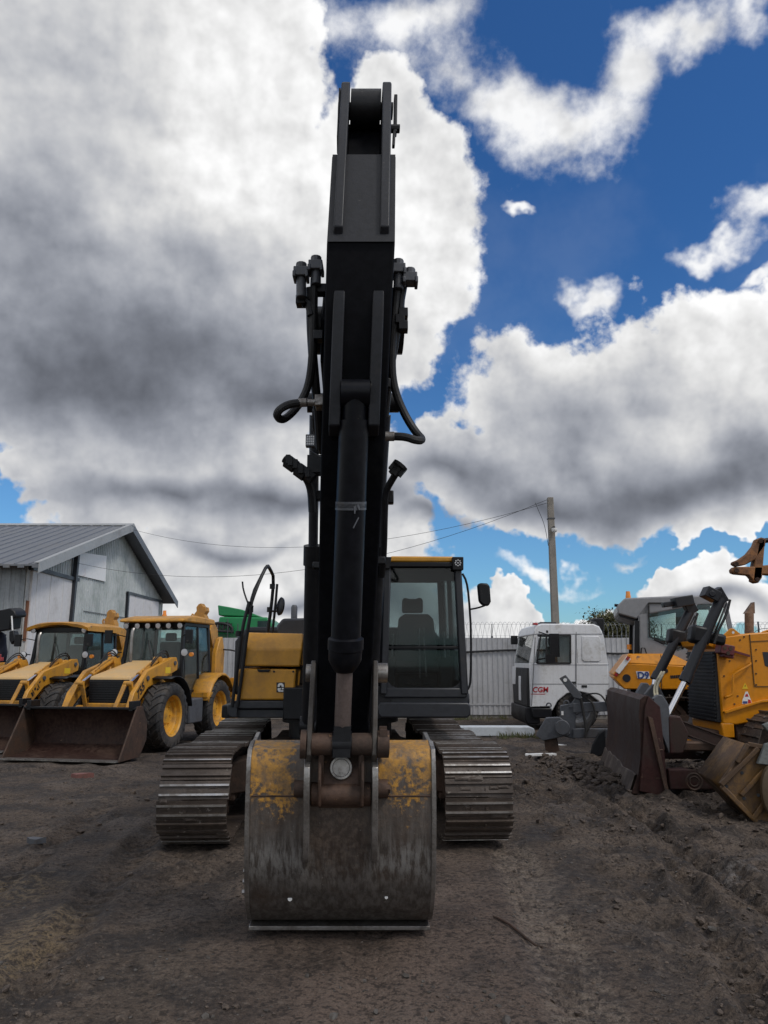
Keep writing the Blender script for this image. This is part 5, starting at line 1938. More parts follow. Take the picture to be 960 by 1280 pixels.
    b.prism([L(657, 884), L(675, 884), L(676, 905), L(660, 906), L(657, 900)], 0.05, W - 0.05, 'y')
    b.prism([L(664, 885), L(690, 885), L(690, 898), L(666, 898)], 0.0, 0.4, 'y')
    b.build('bumper', K['black'], T, bevel=0.03)
    # mirrors
    b = MB()
    a = L(689, 807)
    b.box(a[0] - 0.11, a[0] + 0.11, -0.42, -0.34, a[1] - 0.28, a[1] + 0.28)
    a2 = L(683, 822)
    b.box(a2[0] - 0.10, a2[0] + 0.12, -0.44, -0.34, a2[1] - 0.12, a2[1] + 0.07)
    b.tube([(a[0], -0.38, a[1] + 0.2), (a[0] - 0.3, 0.0, a[1] + 0.34)], 0.015, 6)
    b.tube([(a2[0], -0.38, a2[1]), (a2[0] - 0.22, 0.0, a2[1] - 0.05), (a2[0] - 0.2, 0, a2[1] - 0.14)], 0.018, 6)
    b.build('wing_mirror', K['black'], T, bevel=0.03)
    b = MB()
    a = L(668, 797)
    b.box(a[0] - 0.20, a[0] - 0.02, W + 0.05, W + 0.16, a[1] - 0.12, a[1] + 0.12)
    b.tube([(a[0], W + 0.1, a[1] + 0.1), (x1, W - 0.05, zt - 0.05)], 0.015, 6)
    b.build('wing_mirror', K['black'], T, bevel=0.03)
    b = MB()
    a = L(671, 780)
    b.box(a[0] - 0.06, a[0] + 0.06, 0.15, 0.32, a[1] - 0.02, a[1] + 0.04)
    b.build('marker_lamp', K['redlens'], T, bevel=0.012)
    b = MB()
    a, c = L(680, 779), L(700, 779)
    b.box(a[0], c[0], 0.4, 1.4, a[1] - 0.0, a[1] + 0.05)
    b.build('roof_hatch', K['cabgrey'], T, bevel=0.01)
    b = MB()
    a, c = L(752, 802), L(752, 776)
    b.prism([L(749, 776.5), L(742, 774), L(751, 771.5), L(758, 771.5), L(759.5, 775), L(758, 800), L(754.5, 800), L(753, 782)], 0.25, 0.62, 'y')
    b.build('air_intake', K['black'], T, bevel=0.03)
    # seat and wheel inside
    b = MB()
    b.box(0.72, 0.88, 0.25, 0.85, bz - 0.3, bz + 0.42)
    b.box(0.74, 0.86, 0.38, 0.72, bz + 0.42, bz + 0.66)
    b.build('seat', K['interior'], body, bevel=0.05)
    # chassis and wheels
    big_wheel(T, cx, 0.30, r=0.52, w=0.34, side=-1, rimm='grey', lugs=30).rotation_euler = (0, 0, 0)
    return T, cx


TRUCK, TCX = truck()
# the truck's wheels turn about y: rebuild them about their own centre
for w in [c for c in TRUCK.children if c.name.startswith('wheel')]:
    for o in [w] + list(w.children):
        o.data = o.data.copy()
        o.data.transform(Matrix.Translation((-TCX, -0.30, 0)))
    w.location = (TCX, 0.22, 0)
    w.rotation_euler = (0, 0, R(90))
    for xx, yy in ((TCX, 2.05), (TCX + 4.2, 0.22), (TCX + 4.2, 2.05)):
        c = copy_tree(w, TRUCK)
        c.location = (xx, yy, 0)
b = MB()
b.box(0.6, TCX + 5.2, 0.65, 0.85, 0.55, 0.80)
b.box(0.6, TCX + 5.2, 1.40, 1.60, 0.55, 0.80)
b.box(TCX - 0.06, TCX + 0.06, 0.2, 2.1, 0.45, 0.60)
b.box(TCX + 1.0, TCX + 2.0, 0.15, 0.65, 0.35, 0.85)
b.build('chassis', K['black'], TRUCK, bevel=0.02)


# ---------------------------------------------------------------- green lorry behind the fence
def green_lorry():
    Y0 = 27.0
    X0 = P(272, 800, Y0).x
    T = thing('lorry', 'green lorry cab with roof spoiler showing above the fence', 'truck', (X0, Y0, 0))
    def L(px, py):
        p = P(px, py, Y0)
        return p.x - X0, p.z
    g = K['green']
    b = MB()
    b.prism([L(274, 771), L(333, 771.5), L(338, 775), L(341, 784), L(343, 800), L(346, 812), (L(346, 812)[0], 0.7), (L(272, 800)[0], 0.7), L(272, 784)], 0, 2.4, 'y')
    b.build('cab', g, T, bevel=0.05)
    b = MB()
    b.prism([L(271, 756), L(286, 758.5), L(301, 761.5), L(314, 766), L(326, 771), L(294, 770), L(272, 769)], 0.15, 2.25, 'y')
    b.build('roof_spoiler', g, T, bevel=0.03)
    b = MB()
    for i in range(9):
        x, z = L(266 + 3 * i, 782 + (i % 3))
        b.cyl((x, -0.25, z - 0.14), (x + 0.02, -0.25, z + 0.12), 0.03 + 0.012 * (i % 2), 8)
    a, c = L(264, 781), L(292, 783)
    b.tube([(a[0], -0.25, a[1]), ((a[0] + c[0]) / 2, -0.27, a[1] + 0.06), (c[0], -0.25, c[1]), (c[0], -0.25, c[1] - 0.25)], 0.05, 8, 1)
    a, c = L(264, 789), L(294, 790)
    b.tube([(a[0], -0.25, a[1]), (c[0], -0.25, c[1])], 0.05, 8, 1)
    b.build('pipe_rack', K['black_soft'], T)
    b = MB()
    a, c = L(268, 796), L(300, 792)
    b.box(a[0], c[0], -0.12, -0.02, a[1] - 0.2, c[1])
    b.build('side_skirt', mat('dark_green', (0.012, 0.10, 0.035), 0.5), T)
    b = MB()
    b.prism([L(322, 776), L(335, 776), L(340, 786), L(342, 799), L(322, 799)], -0.012, 0.01, 'y')
    b.build('side_window', K['glassdark'], T)
    b = MB()
    for x in (0.3, 1.9):
        b.cyl((x, -0.02, 0.5), (x, 0.3, 0.5), 0.5, 24)
        b.cyl((x, 2.1, 0.5), (x, 2.4, 0.5), 0.5, 24)
    b.box(-2.5, 2.0, 0.5, 1.9, 0.5, 0.8)
    b.cut()
    b.build('chassis', K['black'], T)
    b = MB()
    a, c = L(287, 796), L(287, 774)
    b.cyl((a[0], -0.3, a[1] - 0.6), (c[0], -0.3, c[1]), 0.014, 6)
    b.build('antenna', K['grey'], T)


green_lorry()

# ---------------------------------------------------------------- white beam on the ground
b = MB()
x0, x1 = 0.75, P(668, 916, 18.0).x
b.prism([(x0, 0.02), (x1 - 0.06, 0.02), (x1, 0.10), (x1 - 0.02, 0.19), (x1 - 0.12, 0.235), (x0, 0.235)], 17.9, 18.25, 'y')
tag(b.build('steel_beam', mat('pale_blue_white_beam', (0.50, 0.54, 0.58), 0.45, 0.0, (0.25, 0.24, 0.23), 0.22, 1.5, 0.06, 0.05, 25), bevel=0.02),
    'long pale painted beam lying on the ground in front of the fence', 'beam')
# ---------------------------------------------------------------- D9 bulldozer with the grey ripper (facing away to the right)
def small_track(parent, xc_y, x0, x1, r, w, name='track', z0=None):
    """track running along x, belt centre at y = xc_y"""
    loop, step = track_loop(x0, r + 0.03, r - 0.03, x1, r + 0.03, r - 0.03, 0.21, 0.03)
    mb = track_belt(0, w, loop, step, 0.05, 1, random.Random(9))
    Mx = Matrix(((0, 1, 0, 0), (-1, 0, 0, xc_y), (0, 0, 1, 0), (0, 0, 0, 1)))
    mb.xf(Mx)
    t = mb.build(name, [K['track'], K['track']], parent, smooth=0)
    f = MB()
    f.box(x0 + 0.2, x1 - 0.2, xc_y - 0.16, xc_y + 0.16, r * 0.45, r * 1.35)
    f.build('track_frame', K['rust'], t, bevel=0.02)
    for x in (x0, x1):
        m = MB()
        m.lathe([(-0.09, 0.02), (-0.10, 0.15), (-0.05, 0.17), (-0.05, r * 0.62), (-0.09, r * 0.66), (-0.09, r * 0.84), (0.09, r * 0.84), (0.09, r * 0.66), (0.05, r * 0.62), (0.05, 0.17), (0.10, 0.15), (0.09, 0.02)], (x, xc_y, r + 0.02), (0, 1, 0), 26)
        m.build('idler', K['rust'], t)
    return t


def dozer_a():
    Y0 = 15.3
    X0 = P(766, 850, Y0).x
    TH = R(14.0)
    T = thing('bulldozer', 'orange bulldozer with D9 on its flank, grey cab and a grey ripper at its tail', 'bulldozer', (X0, Y0, 0), -TH)
    ax, ay = Vector((math.cos(TH), -math.sin(TH), 0)), Vector((math.sin(TH), math.cos(TH), 0))
    def V(px, py, Y=Y0):      # point of the machine's own plane (Y - Y0 from its near flank) seen at a photo pixel
        d = ray(px, py)
        o = Vector((X0, Y0, 0)) + ay * (Y - Y0)
        c = Vector((0, 0, CAM_H))
        t = (o - c).dot(ay) / d.dot(ay)
        p = c + d * t - Vector((X0, Y0, 0))
        return Vector((p.dot(ax), p.dot(ay), p.z))
    def L(px, py, Y=Y0):
        p = V(px, py, Y)
        return p.x, p.z
    OR, SI = K['orange'], K['cabsilver']
    b = MB()
    b.prism([L(766.5, 847), L(783, 829), L(872, 833), L(872, 862), L(780.5, 861.5)], 0, 2.3, 'y')
    b.hexa([(L(783, 829)[0], 0.0, L(783, 829)[1]), (L(872, 833)[0], 0.0, L(872, 833)[1]), (L(872, 833)[0], 2.3, L(872, 833)[1]), (L(783, 829)[0], 2.3, L(783, 829)[1]),
            (L(786, 817)[0], 0.16, L(786, 817)[1]), (L(840, 817)[0], 0.16, L(840, 817)[1]), (L(840, 817)[0], 2.2, L(840, 817)[1]), (L(786, 817)[0], 2.2, L(786, 817)[1])])
    tank = b.build('rear_body', OR, T, bevel=0.02)
    b = MB()
    b.prism([L(766, 843), L(786, 816.5), L(789, 818.5), L(769, 846)], -0.02, 2.3, 'y')
    b.build('edge_guard', OR, tank, bevel=0.02)
    b = MB()
    b.bar(V(771.5, 841, Y0 - 0.03), V(786, 822, Y0 - 0.03), 0.09, 0.10, (0, 1, 0))
    b.build('tail_lamp', K['decalwhite'], tank, bevel=0.008)
    b = MB()
    b.bar(V(783, 825, Y0 - 0.05), V(786, 821, Y0 - 0.05), 0.06, 0.09, (0, 1, 0))
    b.bar(V(769, 844.5, Y0 - 0.05), V(771, 842, Y0 - 0.05), 0.06, 0.08, (0, 1, 0))
    b.build('tail_reflector', K['redlens'], tank)
    for (x, y, r) in ((783.3, 847.6, 0.075), (822.5, 838.5, 0.05), (832, 838.5, 0.045), (857.5, 836, 0.06), (823, 850, 0.035)):
        b = MB()
        p = V(x, y)
        b.cyl(p + Vector((0, -0.012, 0)), p + Vector((0, 0.06, 0)), r, 18)
        b.build('filler_hole', K['decalblack'], tank)
    b = MB()
    b.bar(V(826, 818, Y0 - 0.004), V(827, 861, Y0 - 0.004), 0.012, 0.02, (0, 1, 0))
    b.build('panel_seam', K['cabgrey'], tank)
    a = L(804, 844.3)
    b = MB()
    b.sheet([V(795, 839, Y0 - 0.006), V(811, 839.5, Y0 - 0.006), V(812.5, 848.5, Y0 - 0.006), V(797, 848, Y0 - 0.006)], 0.004, (0, 1, 0))
    bd = b.build('lettering_panel', K['decalwhite'], tank, recalc=True)
    text('lettering', 'D9', 0.175, facing_y(a[0] - 0.0, -0.012, a[1] - 0.002), K['decalblue'], tank, 0.002, 0.006, 0.0)
    a = L(846, 845)
    b = MB()
    for i in range(9):
        x = L(838 + 2.2 * i, 846 - 0.15 * i)
        b.box(x[0], x[0] + 0.026, -0.006, 0.0, x[1] - 0.03, x[1] + 0.025)
    b.build('lettering', K['decalblack'], tank)
    # cab
    YC_ = Y0 + 0.25
    def C(px, py):
        p = V(px, py, YC_)
        return p.x, p.z
    D0, D1 = 0.25, 2.05
    b = MB()
    b.prism([C(771.5, 757), C(781, 747.5), C(850, 744.5), C(904, 744), C(908, 750), C(800, 770), C(796, 774), C(772, 767)], D0, D1, 'y')
    roof = b.build('cab_roof', SI, T, bevel=0.03)
    b = MB()
    b.prism([C(773, 768), C(796, 775), C(798, 778), C(775, 771)], D0 + 0.05, D1 - 0.05, 'y')
    b.build('roof_lining', K['black'], roof)
    b = MB()
    for (y0, y1) in ((D0, D0 + 0.06), (D1 - 0.06, D1)):
        b.prism([C(798, 768), C(810, 752), C(810, 797), C(850, 815), C(850, 822), C(799, 820)], y0, y1, 'y')
        b.prism([C(858, 752), C(871, 752), C(871, 822), C(858, 822)], y0, y1, 'y')
        b.prism([C(848, 812), C(922, 812), C(922, 840), C(848, 840)], y0, y1, 'y')
        b.prism([C(903, 752), C(909, 752), C(922, 812), C(915, 812)], y0, y1, 'y')
        b.prism([C(800, 748), C(906, 747), C(906, 755), C(800, 756)], y0 + 0.003, y1 - 0.003, 'y')
    b.prism([C(798, 770), C(801, 770), C(801, 822), C(798, 822)], D0, D1, 'y')
    b.prism([C(799, 814), C(922, 822), C(922, 845), C(799, 845)], D0 + 0.01, D1 - 0.01, 'y')
    cabw = b.build('cab', SI, T, bevel=0.012)
    b = MB()
    gl = [C(810.5, 754), C(857.5, 754), C(857.5, 806), C(846, 811), C(812, 796)]
    b.prism(gl, D0 + 0.02, D0 + 0.026, 'y')
    b.cut()
    b.prism(gl, D1 - 0.026, D1 - 0.02, 'y')
    b.cut()
    b.prism([C(871, 755), C(903, 755), C(914, 812), C(871, 812)], D0 + 0.02, D0 + 0.026, 'y')
    b.cut()
    b.prism([C(871, 755), C(903, 755), C(914, 812), C(871, 812)], D1 - 0.026, D1 - 0.02, 'y')
    b.build('window', K['glassbh'], cabw, smooth=0)
    b = MB()
    for i in range(len(gl)):
        a, c = gl[i], gl[(i + 1) % len(gl)]
        b.bar((a[0], D0 - 0.002, a[1]), (c[0], D0 - 0.002, c[1]), 0.03, 0.032, (0, 1, 0))
    b.build('window_seal', K['black_soft'], cabw)
    b = MB()
    for (y0) in (D0 - 0.02, D1 - 0.1):
        b.prism([C(793.5, 776), C(799, 776), C(799.5, 818), C(793, 818)], y0, y0 + 0.12, 'y')
        b.cut()
    b.build('roof_post', K['black'], T)
    b = MB()
    a = C(840, 800)
    b.box(a[0] - 0.6, a[0] - 0.42, 0.9, 1.4, a[1] - 0.4, a[1] + 0.35)
    b.tube([(a[0] - 0.1, 0.7, a[1] - 0.3), (a[0] - 0.35, 0.6, a[1] + 0.05), (a[0] - 0.1, 0.6, a[1] - 0.05)], 0.05, 8, 1)
    b.build('seat', K['interior'], cabw, bevel=0.04)
    b = MB()
    p = V(785.3, 746.5, Y0 + 0.8)
    b.cyl(p - Vector((0, 0, 0.02)), p + Vector((0, 0, 0.03)), 0.055, 14)
    b.cyl(p + Vector((0, 0, 0.03)), p + Vector((0, 0, 0.12)), 0.05, 14, 0.042)
    b.build('beacon', K['amber'], T)
    b = MB()
    p = V(787, 812, Y0 + 0.4)
    b.cyl(p, p + Vector((0, 0, 0.10)), 0.05, 12)
    b.build('work_lamp', K['amber'], T)
    b = MB()
    b.tube([V(787, 818, Y0 + 0.4), V(787, 812, Y0 + 0.4)], 0.02, 6)
    b.cut()
    b.tube([V(801, 818, Y0 + 0.2), V(802, 810, Y0 + 0.2), V(806, 810, Y0 + 0.2), V(808, 817, Y0 + 0.2)], 0.012, 6)
    b.cut()
    b.tube([V(768, 756.5, Y0 + 0.4), V(774, 757, Y0 + 0.4)], 0.03, 6)
    b.build('lamp_stay', K['black'], T)
    # engine hood in front of the cab, running out to the right
    b = MB()
    b.prism([L(900, 830), (L(900, 830)[0] + 1.6, L(900, 830)[1] - 0.05), (L(900, 830)[0] + 1.7, 0.8), (L(900, 830)[0], 0.8)], 0.55, 1.75, 'y')
    b.build('engine_hood', OR, T, bevel=0.04)
    b = MB()
    b.box(0.35, 4.2, 0.55, 1.75, 0.45, 1.15)
    b.build('chassis', K['black'], T, bevel=0.02)
    small_track(T, 0.30, 0.95, 3.7, 0.50, 0.56)
    small_track(T, 2.0, 0.95, 3.7, 0.50, 0.56)
    # ripper at the tail
    YR0 = 14.75
    def Q(px, py, Y=YR0):
        return V(px, py, Y)
    def plate(mb, pts, Y, th):
        mb.sheet([Q(x, y, Y) for x, y in pts], th, (0, 1, 0))
    G = K['grey']
    b = MB()
    plate(b, [(700, 882), (720, 879), (719, 924), (701, 920)], YR0 + 0.05, 0.16)
    plate(b, [(716, 879), (790, 876), (790, 888), (716, 891)], YR0 + 0.02, 0.14)
    plate(b, [(716, 911), (780, 911), (780, 922), (716, 923)], YR0 + 0.02, 0.14)
    rp = b.build('ripper', G, T, bevel=0.012, recalc=True)
    b = MB()
    plate(b, [(670, 920), (671, 916), (682, 897.5), (700, 896.5), (704, 900), (713, 918), (709, 920), (679, 926)], YR0 - 0.02, 0.20)
    b.build('shank_holder', G, rp, bevel=0.012, recalc=True)
    b = MB()
    p = Q(703, 909)
    b.cyl(p + Vector((0, -0.10, 0)), p + Vector((0, 0.12, 0)), 0.135, 26)
    b.build('pivot', G, rp, bevel=0.01)
    b = MB()
    plate(b, [(699, 848), (707, 843.5), (727, 868), (725, 874), (717, 872)], YR0 + 0.0, 0.10)
    plate(b, [(711, 884), (722, 868), (728, 872), (722, 886)], YR0 + 0.03, 0.12)
    b.build('ripper_lever', G, rp, bevel=0.01, recalc=True)
    b = MB()
    p = Q(706.5, 850)
    b.cyl(p + Vector((0, -0.012, 0)), p + Vector((0, 0.03, 0)), 0.035, 14)  # bright hole of the lever painted in as a white disc
    p = Q(703, 891.5)
    b.box(p.x - 0.02, p.x + 0.02, p.y - 0.02, p.y + 0.02, p.z - 0.035, p.z + 0.035)
    b.build('white_spot', K['decalwhite'], rp)
    b = MB()
    for (x, y) in ((686, 881), (708, 878)):
        ring = [Q(x + 3 * math.cos(a), y - 3.2 * math.sin(a) + 1) for a in [R(-30) + R(240) * i / 8 for i in range(9)]]
        b.tube(ring, 0.014, 6)
        b.cut()
    b.build('lifting_eye', G, rp)
    b = MB()
    plate(b, [(680, 924), (696, 921), (699, 938), (697, 948), (683, 948)], YR0 + 0.03, 0.10)
    b.build('shank', K['rust'], rp, bevel=0.012, recalc=True)
    b = MB()
    plate(b, [(757, 911), (748, 917), (740, 932), (736.5, 949), (741, 949), (752, 944), (757, 938)], YR0 - 0.1, 0.18)
    b.build('ripper_tooth', K['black'], rp, bevel=0.02, recalc=True)
    b = MB()
    b.tube([Q(726, 873), Q(729, 890), Q(733, 912), Q(731, 922)], 0.025, 8, 2)
    b.tube([Q(735, 874), Q(742, 880), Q(744, 893), Q(739, 905), Q(733, 915)], 0.018, 8, 2)
    b.tube([Q(732, 868), Q(748, 866), Q(756, 874), Q(760, 885)], 0.015, 8, 2)
    b.build('hydraulic_hose', K['black_soft'], rp)
    return T


dozer_a()


# ---------------------------------------------------------------- nearer bulldozer, blade to the left
def dozer_b():
    Y0 = 11.25
    X0 = P(900, 860, Y0).x
    T = thing('bulldozer', 'orange bulldozer with black grille, blade raised by two slanting black cylinders', 'bulldozer', (X0, Y0, 0))
    T['label'] = 'orange bulldozer with black slatted grille, dark red blade and two slanting lift cylinders'
    O = Vector((X0, Y0, 0))
    def V(px, py, Y=Y0):
        return P(px, py, Y) - O
    def L(px, py, Y=Y0):
        p = V(px, py, Y)
        return p.x, p.z
    OR = K['orange']
    Wd = 1.10
    b = MB()
    side = [L(895.5, 802), L(898, 797), L(937, 791.5), L(985, 788)]
    xr = 2.3
    zt = side[-1][1]
    zb = 0.86
    poly = side + [(xr, zt), (xr, zb), (0.55, zb), (0.20, 0.80), L(903, 905)]
    b.prism(poly, 0.0, Wd, 'y')
    body = b.build('engine_hood', OR, T, bevel=0.02)
    b = MB()
    b.prism([L(902, 797), L(914, 785.5), L(918, 785.5), L(927, 792.5)], 0.02, 0.06, 'y')
    b.cut()
    b.prism([L(902, 797), L(914, 785.5), L(918, 785.5), L(927, 792.5)], Wd - 0.06, Wd - 0.02, 'y')
    b.build('lifting_ear', OR, body, bevel=0.008)
    b = MB()
    p = V(916.5, 790.5, Y0 + 0.018)
    b.cyl(p, p + Vector((0, 0.02, 0)), 0.02, 12)
    b.build('ear_hole', K['decalwhite'], body)
    # grille recessed in the front face, with horizontal slats
    x0t, z0t = L(896.5, 814)
    x0b, z0b = L(900.5, 903)
    b = MB()
    b.hexa([(x0b - 0.03, 0.03, z0b), (x0b + 0.05, 0.03, z0b), (x0b + 0.05, Wd - 0.06, z0b), (x0b - 0.03, Wd - 0.06, z0b), (x0t - 0.03, 0.03, z0t), (x0t + 0.05, 0.03, z0t), (x0t + 0.05, Wd - 0.06, z0t), (x0t - 0.03, Wd - 0.06, z0t)])
    n = 19
    for k in range(n):
        t = (k + 0.5) / n
        xx = x0b + (x0t - x0b) * t
        zz = z0b + (z0t - z0b) * t
        b.box(xx - 0.055, xx - 0.025, 0.04, Wd - 0.07, zz - 0.012, zz + 0.010)
    b.build('grille', K['radiator'], T)
    b = MB()
    b.box(-0.02, 0.16, 0.0, Wd - 0.03, 0.62, z0b - 0.005)
    b.build('nose_guard', OR, T, bevel=0.02)
    b = MB()
    b.prism([L(897, 806), L(898, 812), (x0t - 0.1, z0t + 0.08), (x0t - 0.12, z0t + 0.16)], 0.05, Wd - 0.05, 'y')
    b.build('hood_lip', OR, T, bevel=0.01, recalc=True)
    # panel lines, handle, stickers
    b = MB()
    b.bar(V(937, 793, Y0 - 0.004), V(943, 858, Y0 - 0.004), 0.010, 0.014, (0, 1, 0))
    b.bar(V(943, 858, Y0 - 0.004), V(975, 858, Y0 - 0.004), 0.010, 0.014, (0, 1, 0))
    b.bar(V(938, 802, Y0 - 0.004), V(975, 800, Y0 - 0.004), 0.010, 0.010, (0, 1, 0))
    b.build('panel_seam', mat('seam_brown', (0.10, 0.05, 0.01), 0.6), body)
    b = MB()
    b.prism([L(953, 815), L(975, 815), L(975, 840), L(956, 832)], -0.004, 0.02, 'y')
    b.build('vent_panel', K['cabgrey'], body)
    b = MB()
    b.tube([V(907, 872, Y0 - 0.0), V(908, 871.5, Y0 - 0.07), V(914.5, 869, Y0 - 0.08), V(916, 866, Y0 - 0.08), V(916, 845, Y0 - 0.08), V(918, 842, Y0 - 0.08), V(938, 831, Y0 - 0.08), V(938, 829, Y0)], 0.016, 8, 1)
    b.build('grab_handle', OR, body)
    b = MB()
    b.tube([V(943, 799, Y0 + 0.05), V(948, 794, Y0 + 0.02), V(956, 789, Y0 + 0.02), V(970, 787, Y0 + 0.02)], 0.016, 8, 1)
    b.build('grab_handle', OR, body)
    b = MB()
    b.cur = 0
    b.prism([L(927.5, 861), L(935, 861), L(931.2, 853.5)], -0.004, 0.0, 'y')
    b.cur = 1
    b.prism([L(930.6, 858), L(931.8, 858), L(931.4, 855.6)], -0.007, -0.004, 'y')
    b.build('warning_sticker', [K['decalyellow'], K['decalblack']], body, smooth=0)
    b = MB()
    b.cur = 0
    b.prism([L(927.5, 880), L(939.5, 880), L(939, 876), L(934.5, 864.5), L(932, 864.5), L(928, 875)], -0.004, 0.0, 'y')
    b.cur = 1
    b.prism([L(928.2, 879.5), L(934, 879.5), L(934, 876.5), L(928.5, 876.5)], -0.007, -0.004, 'y')
    b.cur = 2
    b.prism([L(934.6, 879), L(939, 879), L(938, 875), L(935, 874)], -0.007, -0.004, 'y')
    b.prism([L(931, 871), L(935.5, 870.5), L(934, 867), L(932, 868)], -0.007, -0.004, 'y')
    b.build('warning_sticker', [K['decalwhite'], K['decalblue'], K['decalred']], body, smooth=0)
    b = MB()
    for (x, y) in ((905, 845), (925, 800), (945, 812), (945, 826), (945, 842), (945, 856), (905, 890), (918, 880), (930, 796), (912, 826), (922, 870)):
        p = V(x, y, Y0)
        b.cyl(p + Vector((0, -0.010, 0)), p + Vector((0, 0.004, 0)), 0.012, 8)
        b.cut()
    b.build('bolt', K['rust'], body)
    b = MB()
    b.prism([L(905, 892), L(914, 889), L(950, 878), L(975, 876), L(975, 873), L(950, 875), L(912, 886), L(904, 889)], -0.05, 0.02, 'y')
    b.build('mudguard_lip', OR, body, bevel=0.004)
    # head lamp cluster, dark red
    b = MB()
    p = V(906, 812, Y0 - 0.10)
    b.obox(p, (0.20, 0.20, 0.14), Matrix.Rotation(R(12), 3, 'Y'))
    b.obox(p + Vector((0.02, 0, -0.09)), (0.15, 0.14, 0.05), Matrix.Rotation(R(12), 3, 'Y'))
    hl = b.build('head_lamp', mat('maroon_paint', (0.13, 0.022, 0.025), 0.5, 0, (0.05, 0.03, 0.03), 0.3, 6, 0.2, 0.1), T, bevel=0.012)
    b = MB()
    b.bar(V(913, 813, Y0 - 0.03), V(937, 820, Y0 - 0.03), 0.03, 0.03)
    b.build('lamp_bar', mat('maroon_paint', (0.13, 0.022, 0.025)), hl)
    b = MB()
    for (dx, dz) in ((-0.04, 0.02), (0.04, 0.01), (0.0, -0.05)):
        b.cyl(p + Vector((dx, -0.105, dz)), p + Vector((dx, -0.09, dz)), 0.028, 10)
    b.build('bolt', K['rust'], hl)
    # exhaust stack
    b = MB()
    ex0, ex1 = V(936.5, 792, Y0 + 0.5), V(936.5, 767, Y0 + 0.5)
    b.cyl(ex0, ex1, 0.065, 16)
    zz = ex1.z
    x, y = ex1.x, ex1.y
    b.add([(x - 0.075, y - 0.05, zz), (x + 0.065, y - 0.05, zz), (x + 0.065, y + 0.05, zz), (x - 0.075, y + 0.05, zz), (x + 0.06, y - 0.05, zz + 0.17), (x + 0.075, y - 0.05, zz + 0.17), (x + 0.075, y + 0.05, zz + 0.17), (x + 0.06, y + 0.05, zz + 0.17)],
          [(0, 3, 2, 1), (4, 5, 6, 7), (0, 1, 5, 4), (1, 2, 6, 5), (2, 3, 7, 6), (3, 0, 4, 7)])
    b.build('exhaust', mat('brown_exhaust', (0.24, 0.16, 0.11), 0.6, 0.4, (0.1, 0.06, 0.04), 0.4, 8, 0.2, 0.1, 60, streak=0.4), T)
    # tracks, frame, rear and cab beyond the picture edge
    small_track(T, -0.42, 0.62, 3.3, 0.50, 0.52)
    small_track(T, 1.50, 0.62, 3.3, 0.50, 0.52)
    b = MB()
    b.box(0.2, 3.2, 0.05, Wd - 0.05, 0.40, 0.90)
    b.build('chassis', K['rust'], T, bevel=0.02)
    b = MB()
    b.box(2.35, 3.6, -0.05, 1.15, 0.9, 1.7)
    b.box(2.4, 3.5, 0.0, 1.1, 3.0, 3.1)
    for xx in (2.42, 3.42):
        for yy in (0.02, 1.0):
            b.box(xx, xx + 0.08, yy, yy + 0.08, 1.7, 3.0)
    b.build('cab', K['cabsilver'], T, bevel=0.02)
    # tow hook
    b = MB()
    ring = [V(852 + 5 * math.cos(a), 928 + 3.6 * math.sin(a), Y0 + 0.35) for a in [2 * math.pi * i / 12 for i in range(13)]]
    b.tube(ring, 0.035, 8)
    b.tube([V(857, 928, Y0 + 0.35), V(868, 930, Y0 + 0.35), V(890, 930, Y0 + 0.35)], 0.05, 8)
    b.build('tow_hook', OR, T)
    # blade
    fn = [(3.43, 1.235), (3.37, 1.19), (3.345, 1.0), (3.35, 0.72), (3.33, 0.45), (3.29, 0.25), (3.19, 0.015)]
    ya, yb = 10.42, 13.75
    xo = 0.52
    b = MB()
    rows = []
    for i in range(8):
        t = i / 7
        y = ya + (yb - ya) * t
        rows.append([(x + xo * t - X0, y - Y0, z) for x, z in fn + [(3.28, 0.012), (3.43, 0.30), (3.46, 0.9), (3.49, 1.235), (3.43, 1.235)]])
    b.shell(rows)
    b.add(rows[0][:-1], [list(range(len(rows[0]) - 1))])
    b.add(rows[-1][:-1], [list(range(len(rows[0]) - 1))[::-1]])
    bl = b.build('blade', K['bladeface'], T, smooth=40, recalc=True)
    b = MB()
    rows = []
    rr = random.Random(6)
    for i in range(12):
        t = i / 11
        y = ya + 0.05 + (yb - ya - 0.1) * t
        top = 0.22 + rr.uniform(-0.03, 0.03)
        xt = 3.28 + (3.30 - 3.28) * (top / 0.25)
        rows.append([(3.19 - 0.016 + xo * t - X0, y - Y0, 0.01), (3.275 - 0.016 + xo * t - X0, y - Y0, top), (3.275 + 0.004 + xo * t - X0, y - Y0, top + 0.006), (3.195 + xo * t - X0, y - Y0, 0.008)])
    b.shell([r + [r[0]] for r in rows])
    b.build('cutting_edge', mat('scoured_edge', (0.115, 0.082, 0.060), 0.55, 0.2, (0.045, 0.032, 0.026), 0.42, 3.0, 0.2, 0.2, 40), bl, smooth=30, recalc=True)
    b = MB()
    b.prism([(3.42, 1.10), (3.48, 1.235), (3.62, 1.10), (3.65, 0.03), (3.50, 0.0), (3.28, 0.05), (3.36, 0.6)], ya - 0.035, ya + 0.03, 'y')
    b.xf(Matrix.Translation(-O))
    b.build('blade_end', K['darkred'], bl, bevel=0.008)
    b = MB()
    b.prism([(3.44, 0.98), (3.50, 0.96), (3.65, 0.04), (3.60, 0.02)], ya - 0.075, ya - 0.035, 'y')
    b.box(3.50, 3.62, ya - 0.040, ya - 0.030, 0.55, 0.565)
    b.box(3.50, 3.64, ya - 0.040, ya - 0.030, 0.20, 0.212)
    b.xf(Matrix.Translation(-O))
    b.build('end_rib', K['rust'], bl, bevel=0.004)
    b = MB()
